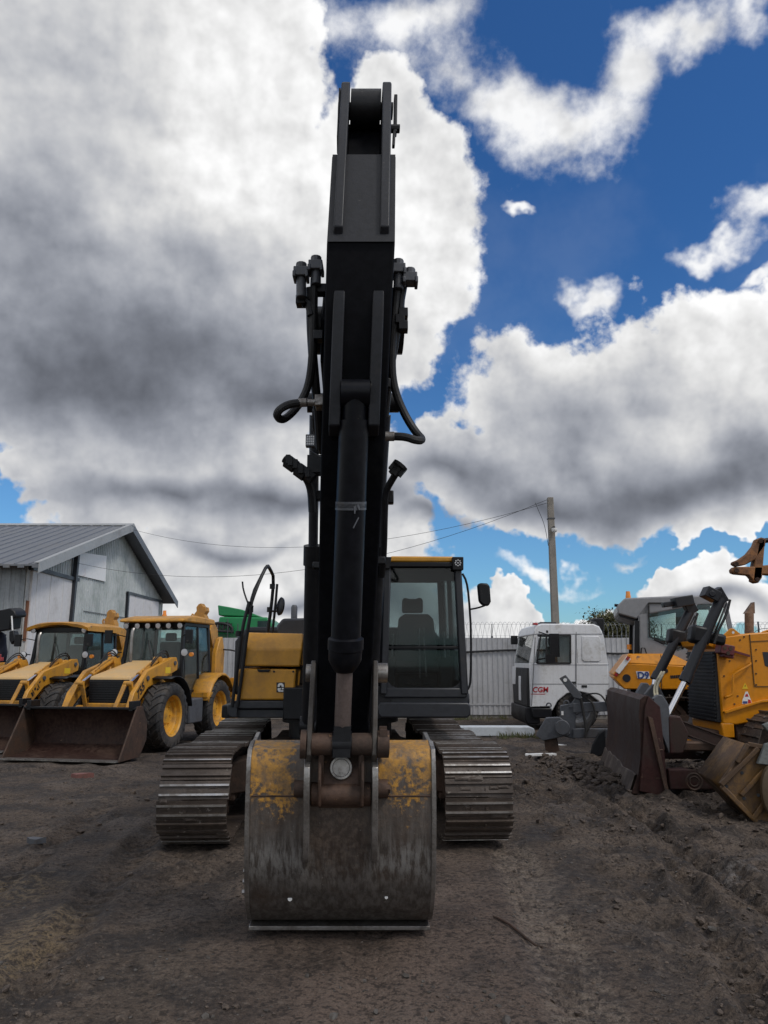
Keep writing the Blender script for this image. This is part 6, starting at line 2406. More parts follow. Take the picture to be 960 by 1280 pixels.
    b.prism([(3.56, 1.0), (3.56, 1.20), (3.62, 1.25), (3.68, 1.25), (3.76, 1.12), (3.78, 0.55), (3.72, 0.5)], ya + 0.03, ya + 0.12, 'y')
    b.cut()
    b.prism([(3.86, 1.0), (3.86, 1.22), (3.95, 1.36), (4.02, 1.36), (4.20, 1.15), (4.20, 0.55)], ya + 1.6, ya + 1.72, 'y')
    b.cut()
    b.prism([(3.74, 1.0), (3.74, 1.22), (3.86, 1.36), (3.94, 1.36), (4.06, 1.1)], ya + 0.9, ya + 0.98, 'y')
    b.xf(Matrix.Translation(-O))
    b.build('blade_bracket', K['grey'], bl, bevel=0.01)
    b = MB()
    p = V(815, 885.5, ya + 0.02)
    b.cyl(p - Vector((0, 0.03, 0)), p + Vector((0, 0.03, 0)), 0.062, 18)
    b.cyl(p - Vector((0, 0.045, 0)), p - Vector((0, 0.028, 0)), 0.034, 16)
    b.build('pin', K['steel'], bl)
    # push arm along the ground and diagonal brace
    b = MB()
    b.bar(Vector((3.70, ya + 0.12, 0.18)) - O, Vector((6.9, ya - 0.02, 0.20)) - O, 0.15, 0.26)
    b.cut()
    b.bar(Vector((4.0, ya + 3.05, 0.22)) - O, Vector((7.3, ya + 2.75, 0.22)) - O, 0.18, 0.26)
    b.build('push_arm', K['darkred'], T, bevel=0.02)
    b = MB()
    p = Vector((3.98, ya - 0.06, 0.17)) - O
    for r in (0.10, 0.06):
        b.lathe([(-0.01, r - 0.014), (-0.02, r), (-0.01, r + 0.014)], p, (0, 1, 0), 20)
    b.build('arm_joint', K['rust'], T)
    b = MB()
    b.bar(Vector((3.80, ya + 0.10, 0.88)) - O, Vector((5.1, ya + 0.05, 0.40)) - O, 0.09, 0.135)
    b.bar(Vector((3.80, ya + 0.10, 0.955)) - O, Vector((5.1, ya + 0.05, 0.475)) - O, 0.12, 0.016)
    b.bar(Vector((3.80, ya + 0.10, 0.805)) - O, Vector((5.1, ya + 0.05, 0.325)) - O, 0.12, 0.016)
    b.build('brace', K['darkred'], T, bevel=0.005)
    b = MB()
    b.prism([(3.72, 0.5), (3.74, 0.98), (3.90, 0.98), (4.00, 0.75), (3.9, 0.5)], ya + 0.02, ya + 0.22, 'y')
    b.xf(Matrix.Translation(-O))
    b.build('brace_foot', K['darkred'], T, bevel=0.02)
    # lift cylinders with their folded tops
    for (Yc, top, mid, bot, elbow, yoke) in ((10.9, (901, 748), (856, 852), (833, 898), [(901, 750), (907, 750), (893, 735), (886, 735)], (877, 792)),
                                              (12.4, (862, 765), (819, 850), (814, 886), [(862, 765), (868, 763), (858, 748), (845, 752)], (848, 795))):
        b = MB()
        a, m_, e = V(top[0], top[1], Yc), V(mid[0], mid[1], Yc - 0.10), V(bot[0], bot[1], Yc - 0.15)
        b.cyl(m_, a, 0.073, 18)
        b.cyl(m_ + (a - m_).normalized() * 0.0, m_ + (a - m_).normalized() * 0.12, 0.084, 18)
        lc = b.build('lift_cylinder', K['blackgrey'], T)
        b = MB()
        b.cyl(m_, e, 0.042, 14)
        b.build('rod', K['chrome'], lc)
        b = MB()
        if Yc < 12:
            b.bar(V(903, 754, Yc), V(893, 737, Yc - 0.02), 0.17, 0.13, (0, 1, 0))
            q = V(888, 743, Yc - 0.04)
            b.obox(q, (0.20, 0.22, 0.15), Matrix.Rotation(R(28), 3, 'Y'))
            b.cyl(q + Vector((-0.02, -0.125, 0.0)), q + Vector((-0.02, -0.105, 0.0)), 0.045, 14)
        else:
            b.bar(V(866, 766, Yc), V(857, 750, Yc - 0.02), 0.17, 0.14, (0, 1, 0))
            q = V(853, 752, Yc - 0.04)
            b.obox(q, (0.30, 0.22, 0.16), Matrix.Rotation(R(-10), 3, 'Y'))
            q = V(838, 755, Yc)
            b.obox(q, (0.26, 0.12, 0.08), Matrix.Rotation(R(-8), 3, 'Y'))
        b.build('cylinder_head', K['blackgrey'], lc, bevel=0.012)
        b = MB()
        q = V(yoke[0], yoke[1], Yc)
        b.obox(q + Vector((-0.04, 0, -0.02)), (0.27, 0.22, 0.25), Matrix.Rotation(R(12), 3, 'Y'))
        b.obox(q + Vector((0.20, 0.1, -0.06)), (0.34, 0.12, 0.16), Matrix.Rotation(R(12), 3, 'Y'))
        b.build('cylinder_yoke', K['black'], lc, bevel=0.045)
        b = MB()
        d = (a - m_)
        b.tube([a + Vector((0.12, -0.02, -0.02)), m_ + d * 0.8 + Vector((0.17, -0.02, 0)), m_ + d * 0.6 + Vector((0.15, -0.02, 0)), m_ + d * 0.45 + Vector((0.17, -0.02, 0))], 0.018, 7, 2)
        b.tube([a + Vector((0.10, 0.05, -0.06)), m_ + d * 0.72 + Vector((0.08, -0.1, 0)), m_ + d * 0.5 + Vector((0.15, 0.05, 0))], 0.014, 7, 2)
        b.build('hydraulic_hose', K['black_soft'], lc)
    b = MB()
    for dx, dy in ((0, 0), (3.2, -0.03)):
        b.tube([V(827 + dx, 840, 11.6 + dy), V(818 + dx, 856, 11.3 + dy), V(818 + dx, 870, 11.1 + dy), V(825 + dx, 882, 10.9 + dy), V(831 + dx, 897, 10.75 + dy)], 0.017, 8, 2)
    b.build('pale_hose', K['hosepale'], T)
    b = MB()
    b.box(-0.9, 0.15, 0.15, 0.95, 0.42, 0.56)
    b.box(-0.2, 0.12, 0.1, 0.9, 0.56, 0.72)
    b.build('front_axle_guard', K['rust'], T, bevel=0.03)
    return T


dozer_b()


# ---------------------------------------------------------------- worn digger at the right edge: its linkage head high up, the rest outside the picture
def worn_digger():
    O = P(985, 1000, 8.9)
    O.z = 0
    T = thing('digger', 'rusty orange digger arm end reaching in at the edge above the exhaust pipe', 'digger', O)
    Yd = 9.0
    def V(px, py, Y=Yd):
        return P(px, py, Y) - O
    m = mat('rusty_orange_paint', (0.30, 0.125, 0.035), 0.55, 0.1, (0.075, 0.038, 0.025), 0.42, 4.5, 0.2, 0.2, 40, wear=(0.05, 0.03, 0.022), wear_amt=0.10)
    b = MB()
    b.sheet([V(x, y) for x, y in ((917, 705), (917.5, 702), (925, 699), (935, 692), (943, 682), (946, 674), (952, 671.5), (958, 673), (957, 682), (945, 699), (932, 706), (922, 708))], 0.10, (0, 1, 0))
    b.cut()
    b.sheet([V(x, y) for x, y in ((949, 675), (957, 673), (953, 722), (947, 729), (941, 726), (943, 706))], 0.12, (0, 1, 0))
    b.cut()
    b.sheet([V(x, y) for x, y in ((914.5, 712), (918, 708.5), (944, 708), (955, 708), (953, 722), (948, 729), (943, 727), (936, 719), (920, 717.5), (915.5, 716))], 0.09, (0, 1, 0))
    b.build('bucket_linkage', m, T, bevel=0.012, recalc=True)
    b = MB()
    for (x, y) in ((921, 713), (920.5, 705), (947, 724), (951, 676)):
        b.cyl(V(x, y, Yd - 0.025), V(x, y, Yd + 0.14), 0.026, 12)
        b.cut()
    b.build('pin', K['rust'], T)
    b = MB()
    a = V(948, 713, Yd + 0.06)
    b.hexa([tuple(a + Vector(q)) for q in ((0, -0.05, -0.05), (1.15, -0.09, -0.14), (1.15, 0.09, -0.14), (0, 0.05, -0.05), (0, -0.05, 0.05), (1.15, -0.09, 0.16), (1.15, 0.09, 0.16), (0, 0.05, 0.05))])
    b.build('digger_arm', m, T, bevel=0.012)
    b = MB()
    a2 = V(955, 676, Yd + 0.06)
    b.cyl(a2, a2 + Vector((0.9, 0.02, 0.12)), 0.03, 12)
    b.build('cylinder', K['black'], T)
    b = MB()
    e = a + Vector((1.05, 0, 0))
    b.bar(e, (1.9, 0.6, 1.0), 0.24, 0.34, (1, 0, 0))
    b.build('digger_boom', m, T, bevel=0.02)
    b = MB()
    b.box(1.3, 2.9, 0.1, 1.1, 0.35, 1.2)
    b.build('chassis', m, T, bevel=0.05)
    for x in (1.6, 2.6):
        for y in (0.06, 1.14):
            b = MB()
            b.lathe([(-0.12, 0.2), (-0.14, 0.42), (-0.08, 0.46), (0.08, 0.46), (0.14, 0.42), (0.12, 0.2), (0.12, 0.0)], (x, y, 0.46), (0, 1, 0), 28)
            b.build('wheel', K['tyre'], T)


worn_digger()


# ---------------------------------------------------------------- worn bucket standing on the ground at the right edge
def loose_bucket():
    Yk = 8.75
    O = P(950, 1020, Yk)
    O.z = 0
    m = mat('brown_worn_paint', (0.165, 0.086, 0.022), 0.5, 0.1, (0.050, 0.031, 0.022), 0.46, 3.0, 0.15, 0.2, 40, wear=(0.075, 0.048, 0.034), wear_amt=0.14)
    T = thing('bucket', 'worn brown digger bucket standing on the mud near the bulldozer track, a grey plate on top', 'bucket', O)
    T['label'] = 'worn brown digger bucket with a grey plate on top, standing on the mud'
    def V(px, py, Y=Yk):
        return P(px, py, Y) - O
    outline = [(934.5, 930), (955, 933), (962, 940), (990, 960), (1000, 1010), (985, 1040), (953, 1036), (925, 1006), (901, 982), (899, 979)]
    b = MB()
    b.sheet([V(x, y) for x, y in outline], 0.03, (0, 1, 0))
    bk = b.build('side_plate', m, T, bevel=0.006, recalc=True)
    b = MB()
    for (x0, y0, x1, y1, w) in ((947, 935, 901, 981, 0.055), (955, 962, 926, 994, 0.04), (955, 1004, 940, 1024, 0.035), (934.5, 930, 921, 953, 0.04), (934.5, 930, 955, 934, 0.02), (901, 982, 953, 1035, 0.022)):
        b.bar(V(x0, y0, Yk - 0.02), V(x1, y1, Yk - 0.02), 0.05, w, (0, 1, 0))
        b.cut()
    b.build('rib', m, bk, bevel=0.008)
    b = MB()
    pts = [V(x, y) for x, y in outline[5:] + outline[:1]]
    rows = [pts, [p + Vector((0.10, 0.85, 0)) for p in pts]]
    b.shell(rows)
    b.build('shell', m, T, smooth=30, recalc=True)
    for q in [c for c in T.children if c.name.startswith('shell')]:
        md = q.modifiers.new('thick', 'SOLIDIFY')
        md.thickness = 0.03
    b = MB()
    b.sheet([V(x, y, Yk + 0.85) + Vector((0.10, 0, 0)) for x, y in outline], 0.03, (0, 1, 0))
    b.build('side_plate', m, T, recalc=True)
    b = MB()
    for (x, y) in ((927.5, 966), (930, 998), (948, 994), (908, 983)):
        b.cyl(V(x, y, Yk - 0.008), V(x, y, Yk + 0.01), 0.018, 10)
    b.build('bolt_hole', K['decalblack'], bk)
    gp = mat('grey_green_plate', (0.17, 0.185, 0.18), 0.5, 0, (0.06, 0.055, 0.05), 0.35, 3, 0.15, 0.1)
    b = MB()
    b.sheet([V(x, y, Yk - 0.08) for x, y in ((957, 930), (972, 926), (980, 958), (947, 955))], 0.05, (0, 1, 0))
    b.sheet([V(x, y, Yk - 0.05) for x, y in ((954, 906), (975, 898), (975, 926), (958, 912))], 0.05, (0, 1, 0))
    b.build('grey_plate', gp, T, bevel=0.008, recalc=True)
    b = MB()
    c = V(968, 990, Yk - 0.12)
    b.lathe([(-0.03, 0.0), (-0.03, 0.16), (-0.01, 0.24), (0.03, 0.25), (0.06, 0.0)], c, (0, 1, 0), 26)
    for v in range(len(b.v)):
        x, y, z = b.v[v]
        b.v[v] = (c.x + (x - c.x) * 0.55, y, c.z + (z - c.z) * 1.1)
    b.build('end_cap', mat('tan_cap', (0.085, 0.058, 0.032), 0.6, 0, (0.08, 0.06, 0.04), 0.3, 3, 0.15, 0.1), T, recalc=True)


loose_bucket()
# ---------------------------------------------------------------- muddy yard
def gp(px, py):
    d = ray(px, py)
    t = -CAM_H / d.z
    return d.x * t, d.y * t


class VNoise:
    def __init__(s, seed):
        s.t = np.random.RandomState(seed).rand(256, 256)

    def at(s, x, y):
        xi, yi = np.floor(x).astype(int), np.floor(y).astype(int)
        fx, fy = x - xi, y - yi
        fx, fy = fx * fx * (3 - 2 * fx), fy * fy * (3 - 2 * fy)
        g = lambda a, b: s.t[a % 256, b % 256]
        return (g(xi, yi) * (1 - fx) + g(xi + 1, yi) * fx) * (1 - fy) + (g(xi, yi + 1) * (1 - fx) + g(xi + 1, yi + 1) * fx) * fy - 0.5

    def fbm(s, x, y, oct=4, gain=0.5):
        v, a = 0.0, 1.0
        for k in range(oct):
            v = v + a * s.at(x * 2 ** k + 17.3 * k, y * 2 ** k + 9.1 * k)
            a *= gain
        return v


VN = VNoise(11)
RUT = [gp(x, y) for x, y in ((612, 1000), (636, 1060), (668, 1120), (706, 1190), (742, 1279))]
RUT_Y = np.array([p[1] for p in RUT][::-1])
RUT_X = np.array([p[0] for p in RUT][::-1])


def sstep(a, b, x):
    t = np.clip((x - a) / (b - a), 0, 1)
    return t * t * (3 - 2 * t)


def rough_mask(x, y):
    r = sstep(1.25, 1.9, x + 0.35 * VN.fbm(x * 0.7, y * 0.7, 3)) * (1 - 0.35 * sstep(13, 18, y))
    l = sstep(-2.2, -3.2, x + 0.9 * VN.fbm(x * 0.5 + 40, y * 0.5, 3)) * 0.30
    tr = np.exp(-(((x + 1.75) / 0.5) ** 2 + ((y - 7.1) / 0.9) ** 2)) * 0.8 + np.exp(-(((x + 1.0) / 0.8) ** 2 + ((y - 6.6) / 0.7) ** 2)) * 0.6
    ll = np.exp(-(((x + 2.0) / 0.35) ** 2 + ((y - 4.6) / 0.9) ** 2)) * 0.8
    bh = np.exp(-(((y - 13.1) / 0.8) ** 2)) * sstep(-3.2, -4.2, x) * 0.7
    return np.clip(np.maximum(np.maximum(r, l), np.maximum(np.maximum(tr, ll), bh)), 0, 1)


RUTS = [   # photo pixels along the rut, width, depth, lug spacing (0: none)
    ([(700, 948), (790, 1010), (900, 1085), (1010, 1170)], 0.24, 0.045, 0.20),
    ([(640, 935), (740, 985), (850, 1060), (960, 1150), (1060, 1240)], 0.22, 0.040, 0.20),
    ([(812, 1010), (870, 1130), (960, 1279)], 0.20, 0.030, 0.16),
    ([(250, 985), (190, 1040), (110, 1130), (20, 1240)], 0.26, 0.022, 0.17),
    ([(175, 975), (60, 1060), (-60, 1150)], 0.24, 0.020, 0.17),
    ([(470, 1165), (462, 1210), (450, 1285)], 0.25, 0.010, 0.12),
    ([(640, 960), (760, 968), (900, 1010)], 0.18, 0.040, 0.0),
    ([(620, 985), (720, 1000), (860, 1040), (980, 1060)], 0.20, 0.035, 0.0),
]


def rut_h(x, y):
    out = np.zeros_like(x)
    tone = np.zeros_like(x)
    for pts, w, dep, lug in RUTS:
        g = [gp(*p) for p in pts]
        acc = 0.0
        for (ax, ay), (bx, by) in zip(g, g[1:]):
            dx, dy = bx - ax, by - ay
            L = math.hypot(dx, dy)
            u = ((x - ax) * dx + (y - ay) * dy) / L
            d = ((x - ax) * dy - (y - ay) * dx) / L + 0.07 * VN.fbm(x * 1.1 + 9, y * 1.1, 2)
            on = (u >= 0) & (u < L)
            prof = -np.exp(-(d / (w * 0.5)) ** 4) + 0.55 * np.exp(-((np.abs(d) - w * 0.75) / (w * 0.22)) ** 2)
            h = dep * prof * (0.6 + 0.9 * np.clip(VN.fbm(x * 0.9 + 4, y * 0.9, 2) + 0.4, 0, 1))
            if lug:
                s = np.sin(2 * np.pi * (u + acc + 0.5 * np.abs(d)) / lug)
                h = h + np.exp(-(d / (w * 0.5)) ** 4) * dep * 0.38 * np.clip(s * 2, -1, 1)
            out = np.where(on, out + 1.45 * h, out)
            acc += L
    return out


def ground_h(x, y):
    near = 1 - sstep(22, 40, y) * 0.9
    m = rough_mask(x, y)
    h = 0.034 * VN.fbm(x * 0.55, y * 0.55, 3) + 0.022 * VN.fbm(x * 2.3 + 5, y * 2.3, 4, 0.62)
    rid = np.abs(VN.fbm(x * 1.5 + 0.8 * y + 31, y * 2.6 - 0.5 * x, 4, 0.55))
    clod = VN.fbm(x * 6.0 + 3, y * 6.0, 3, 0.6)
    h = h + m * (0.135 * (0.28 - rid) + 0.060 * clod + 0.045 * VN.fbm(x * 2.2 + 70, y * 3.4, 3))
    xb = np.interp(y, RUT_Y, RUT_X)
    band = np.exp(-((x - xb) / 0.19) ** 4) * (1 - sstep(8.2, 9.5, y))
    bars = np.sin(2 * np.pi * (y + 0.25 * (x - xb)) / 0.115)
    h = h * (1 - 0.75 * band) + band * (-0.030 + 0.019 * bars * (0.6 + VN.fbm(x * 4, y * 4, 2)))
    # a thin groove at the left
    (ax, ay), (bx, by) = gp(42, 1060), gp(150, 1018)
    dx, dy = bx - ax, by - ay
    L = math.hypot(dx, dy)
    u = ((x - ax) * dx + (y - ay) * dy) / L
    w = np.abs((x - ax) * dy - (y - ay) * dx) / L
    h = h - 0.03 * np.exp(-(w / 0.05) ** 2) * ((u > 0) & (u < L))
    near_ok = (np.abs(x) < 9) & (y > 2.5) & (y < 17)
    r = np.zeros_like(h)
    if near_ok.any():
        r[near_ok] = rut_h(x[near_ok], y[near_ok])
    return (h + r) * near - 0.012


def lines(segs):
    out = []
    for a, b, d in segs:
        n = max(1, int(round((b - a) / d)))
        out += [a + (b - a) * i / n for i in range(n)]
    out.append(segs[-1][1])
    return np.array(out)


def ground_mat():
    m = bpy.data.materials.new('yard_mud')
    m.use_nodes = True
    t = NT(m.node_tree)
    bs = t.n['Principled BSDF']
    oc = t.new('ShaderNodeTexCoord').outputs['Object']
    sp = t.new('ShaderNodeSeparateXYZ')
    t.l.new(oc, sp.inputs[0])
    x, y = sp.outputs[0], sp.outputs[1]
    big = t.noise(oc, 0.35, 5.0, 0.6)
    med = t.noise(oc, 1.6, 7.0, 0.66, dist=0.4)
    med2 = t.noise(t.vec('ADD', oc, (13.0, 4.0, 2.0)), 0.9, 6.0, 0.62, dist=0.6)
    fin = t.noise(oc, 14.0, 6.0, 0.68)
    gr = t.noise(oc, 70.0, 3.0, 0.6)
    c = t.mix(t.ramp(med, 0.38, 0.62), (0.0317, 0.0229, 0.0173), (0.1147, 0.0854, 0.0647))
    c = t.mix(t.math('MULTIPLY', t.ramp(med2, 0.50, 0.68), 0.7), c, (0.1684, 0.1318, 0.1049))
    c = t.mix(t.math('MULTIPLY', t.ramp(fin, 0.45, 0.75), 0.5), c, (0.1684, 0.1366, 0.1110))
    # compacted drier lane in the middle, a touch redder
    lane = t.math('MULTIPLY', t.ramp(t.math('ABSOLUTE', t.math('SUBTRACT', x, 0.15)), 1.5, 0.5), t.ramp(y, 9.0, 5.5))
    c = t.mix(t.math('MULTIPLY', lane, t.ramp(med, 0.3, 0.6, 0.25, 0.65)), c, (0.1562, 0.1098, 0.0866))
    # tan sand spilled along the left edge
    px_, py_ = gp(15, 1195)
    dist = t.vec('LENGTH', t.vec('MULTIPLY', t.vec('SUBTRACT', oc, (px_ - 0.02, py_, 0.0)), (1.0 / 0.30, 1.0 / 0.9, 0.0)))
    tan = t.math('MULTIPLY', t.ramp(t.math('ADD', dist, t.math('MULTIPLY', t.math('SUBTRACT', med, 0.5), 2.0)), 1.1, 0.5), t.ramp(fin, 0.36, 0.6))
    c = t.mix(tan, c, (0.2013, 0.1464, 0.0854))
    px_, py_ = gp(20, 1110)
    dist = t.vec('LENGTH', t.vec('MULTIPLY', t.vec('SUBTRACT', oc, (px_, py_, 0.0)), (1.0 / 0.5, 1.0 / 0.5, 0.0)))
    tan = t.math('MULTIPLY', t.ramp(t.math('ADD', dist, t.math('MULTIPLY', t.math('SUBTRACT', med, 0.5), 2.4)), 1.0, 0.4), t.ramp(fin, 0.4, 0.65))
    c = t.mix(tan, c, (0.1952, 0.1403, 0.0793))
    # pale dried patch on the right
    px_, py_ = gp(908, 1088)
    dist = t.vec('LENGTH', t.vec('MULTIPLY', t.vec('SUBTRACT', oc, (px_, py_, 0.0)), (1.0 / 0.55, 1.0 / 0.35, 0.0)))
    pale = t.ramp(t.math('ADD', dist, t.math('MULTIPLY', t.math('SUBTRACT', med, 0.5), 3.0)), 0.9, 0.3)
    c = t.mix(t.math('MULTIPLY', pale, t.ramp(fin, 0.40, 0.62)), c, (0.1891, 0.1708, 0.1586))
    slope = (RUT_X[-1] - RUT_X[0]) / (RUT_Y[-1] - RUT_Y[0])
    xb = t.math('ADD', RUT_X[0], t.math('MULTIPLY', t.math('SUBTRACT', y, RUT_Y[0]), slope))
    band = t.math('MULTIPLY', t.ramp(t.math('ABSOLUTE', t.math('SUBTRACT', x, xb)), 0.24, 0.14), t.ramp(y, 8.6, 7.2))
    c = t.mix(t.math('MULTIPLY', band, t.ramp(t.math('ADD', t.math('MULTIPLY', fin, 0.6), t.math('MULTIPLY', med, 0.4)), 0.40, 0.60, 0.1, 0.85)), c, (0.2318, 0.1879, 0.1488))
    crumb = t.noise(oc, 26.0, 5.0, 0.72)
    c = t.mix(t.ramp(crumb, 0.50, 0.40, 0.0, 0.75), c, (0.0159, 0.0122, 0.0104))
    c = t.mix(t.ramp(crumb, 0.57, 0.66, 0.0, 0.55), c, (0.1830, 0.1488, 0.1220))
    speck = t.ramp(t.noise(oc, 38.0, 2.0, 0.5), 0.70, 0.76)
    c = t.mix(t.math('MULTIPLY', speck, 0.75), c, (0.2074, 0.1891, 0.1708))
    c = t.mix(t.ramp(gr, 0.40, 0.68, 0.0, 0.45), c, (0.0207, 0.0159, 0.0128))
    t.l.new(c, bs.inputs['Base Color'])
    t.l.new(t.ramp(med, 0.35, 0.6, 0.62, 0.92), bs.inputs['Roughness'])
    bs.inputs['Specular IOR Level'].default_value = 0.35
    b = t.new('ShaderNodeBump')
    b.inputs['Strength'].default_value = 0.95
    b.inputs['Distance'].default_value = 0.04
    t.l.new(t.math('ADD', t.math('ADD', fin, t.math('ADD', t.math('MULTIPLY', gr, 0.30), t.math('MULTIPLY', crumb, 0.7))), t.math('MULTIPLY', med, 0.8)), b.inputs['Height'])
    t.l.new(b.outputs[0], bs.inputs['Normal'])
    return m


def ground():
    X = lines([(-700, -60, 80), (-60, -16, 4), (-16, -5, 0.22), (-5, 5.6, 0.035), (5.6, 17, 0.22), (17, 60, 4), (60, 700, 80)])
    Y = lines([(-200, -8, 40), (-8, 2.6, 0.8), (2.6, 7.5, 0.03), (7.5, 13, 0.05), (13, 26, 0.14), (26, 60, 2.5), (60, 1500, 120)])
    gx, gy = np.meshgrid(X, Y)
    gz = ground_h(gx, gy)
    far = np.maximum(sstep(17, 30, np.abs(gx)), sstep(26, 40, np.abs(gy - 2)))
    gz = gz * (1 - far) - 0.012 * far
    nx, ny = len(X), len(Y)
    me = bpy.data.meshes.new('ground')
    co = np.stack([gx, gy, gz], -1).reshape(-1, 3).astype(np.float32)
    idx = np.arange(nx * ny).reshape(ny, nx)
    q = np.stack([idx[:-1, :-1], idx[:-1, 1:], idx[1:, 1:], idx[1:, :-1]], -1).reshape(-1, 4).astype(np.int32)
    me.vertices.add(len(co))
    me.vertices.foreach_set('co', co.ravel())
    me.loops.add(q.size)
    me.loops.foreach_set('vertex_index', q.ravel())
    me.polygons.add(len(q))
    me.polygons.foreach_set('loop_start', np.arange(0, q.size, 4, dtype=np.int32))
    me.polygons.foreach_set('loop_total', np.full(len(q), 4, dtype=np.int32))
    me.update(calc_edges=True)
    me.validate()
    me.shade_smooth()
    me.materials.append(ground_mat())
    o = bpy.data.objects.new('ground', me)
    col.objects.link(o)
    tag(o, kind='structure')


ground()


def chunks(name, spots, m, seed, flat=0.7, label=None):
    """many small lumps in one mesh"""
    rng = random.Random(seed)
    bm = bmesh.new()
    bmesh.ops.create_icosphere(bm, subdivisions=1, radius=1.0)
    base = [v.co.copy() for v in bm.verts]
    fs = [[v.index for v in f.verts] for f in bm.faces]
    bm.free()
    b = MB()
    zs = ground_h(np.array([q[0] for q in spots]), np.array([q[1] for q in spots]))
    for (x, y, r), z in zip(spots, zs):
        z = float(z)
        rot = Matrix.Rotation(rng.uniform(0, 6.28), 3, 'Z') @ Matrix.Rotation(rng.uniform(-0.5, 0.5), 3, 'X')
        sx, sy, sz = r * rng.uniform(0.7, 1.4), r * rng.uniform(0.6, 1.1), r * flat * rng.uniform(0.6, 1.1)
        vs = []
        for v in base:
            k = rng.uniform(0.72, 1.18)
            w = rot @ Vector((v.x * sx * k, v.y * sy * k, v.z * sz * k))
            vs.append((x + w.x, y + w.y, z + w.z + sz * 0.35))
        b.add(vs, fs)
    o = b.build(name, m, smooth=40)
    return tag(o, kind='stuff')


def scatter():
    rng = random.Random(21)
    clods, stones = [], []
    blocked = [(-1.0, 0.5, 4.7, 6.4), (-2.2, 1.35, 7.2, 12.0), (-7.5, -3.6, 13.2, 19)]
    tries = 0
    cand = []
    for _ in range(60000):
        y = 3.9 + 10.5 * rng.random() ** 1.6
        x = rng.uniform(-0.62, 0.62) * y
        if not any(a < x < b and c < y < d for a, b, c, d in blocked):
            cand.append((x, y))
    mask = rough_mask(np.array([q[0] for q in cand]), np.array([q[1] for q in cand]))
    for (x, y), m in zip(cand, mask):
        if len(clods) >= 5600:
            break
        if rng.random() > 0.04 + 0.96 * m ** 1.5:
            continue
        r = min(0.045, 0.005 + 0.0075 * rng.expovariate(1.0)) * (0.8 + 0.4 * (y > 8))
        clods.append((x, y, r))
    while len(stones) < 1300:
        y = 3.9 + 9 * rng.random() ** 1.7
        x = rng.uniform(-0.6, 0.6) * y
        if any(a < x < b and c < y < d for a, b, c, d in blocked):
            continue
        stones.append((x, y, 0.004 + 0.0045 * rng.expovariate(1.0)))
    chunks('dirt_clods', clods, mat('clod_soil', (0.070, 0.053, 0.042), 0.9, 0, (0.135, 0.106, 0.085), 0.3, 9.0, 0.3, 0.4, 90), 5)
    chunks('gravel', stones, mat('pebble', (0.10, 0.092, 0.084), 0.8, 0, (0.045, 0.038, 0.033), 0.5, 14.0, 0.3, 0.2, 90), 6)
    heap = []
    for _ in range(420):      # earth left on the bulldozer's push arm and under its blade
        x, y = rng.uniform(3.95, 5.9), 10.54 + rng.uniform(-0.08, 0.30)
        heap.append((x, y, rng.uniform(0.02, 0.06)))
    b = chunks('loose_earth', heap, MATS['clod_soil'], 8)
    b.location.z = 0.29
    pile = []
    for _ in range(500):
        x = rng.gauss(3.05, 0.35)
        y = rng.uniform(11.2, 14.0)
        pile.append((x, y, rng.uniform(0.03, 0.10) * math.exp(-abs(x - 3.2))))
    chunks('mud_heap', pile, MATS['clod_soil'], 9)


scatter()


# small litter
def flat_scrap(name, label, cat, px, py, w, l, ang, m, th=0.012):
    x, y = gp(px, py)
    z = float(ground_h(np.array([x]), np.array([y]))[0])
    b = MB()
    rng = random.Random(int(px * 7 + py))
    n = 9
    pts = []
    for i in range(n):
        a = 2 * math.pi * i / n
        k = rng.uniform(0.65, 1.1)
        pts.append((w * k * math.cos(a), l * k * math.sin(a)))
    top = [(p[0], p[1], th + rng.uniform(0, 0.015)) for p in pts]
    b.add([(p[0], p[1], -0.01) for p in pts] + top, [list(range(n))[::-1], list(range(n, 2 * n))] + [(i, (i + 1) % n, n + (i + 1) % n, n + i) for i in range(n)])
    o = b.build(name, m, smooth=0)
    o.location = (x, y, z + 0.012)
    o.rotation_euler = (0, 0, ang)
    return tag(o, label, cat)


flat_scrap('plastic_scrap', 'flat white plastic scrap on the mud below the ripper shank', 'litter', 675, 948, 0.34, 0.11, 0.2, K['decalwhite'])
flat_scrap('paper_scrap', 'small crumpled whitish scrap just behind the ripper shank', 'litter', 700, 931, 0.16, 0.12, 0.5, K['decalwhite'])
flat_scrap('brick_piece', 'faded red brick piece on the ground in front of the loader bucket', 'brick', 103, 971, 0.16, 0.09, 0.3, mat('brick_red', (0.18, 0.075, 0.065), 0.8), 0.05)
flat_scrap('metal_scrap', 'small dark metal scrap at the end of the groove in the ground', 'scrap', 45, 1054, 0.10, 0.06, 0.1, K['grey'], 0.03)
b = MB()
(ax, ay), (bx, by) = gp(617, 1147), gp(679, 1181)
b.tube([(ax + (bx - ax) * t, ay + (by - ay) * t + 0.03 * math.sin(7 * t), float(ground_h(np.array([ax + (bx - ax) * t]), np.array([ay + (by - ay) * t]))[0]) + 0.012) for t in [i / 8 for i in range(9)]], 0.008, 6)
tag(b.build('stick', K['rust']), 'thin dark stick lying on the ground to one side of the excavator bucket', 'stick')


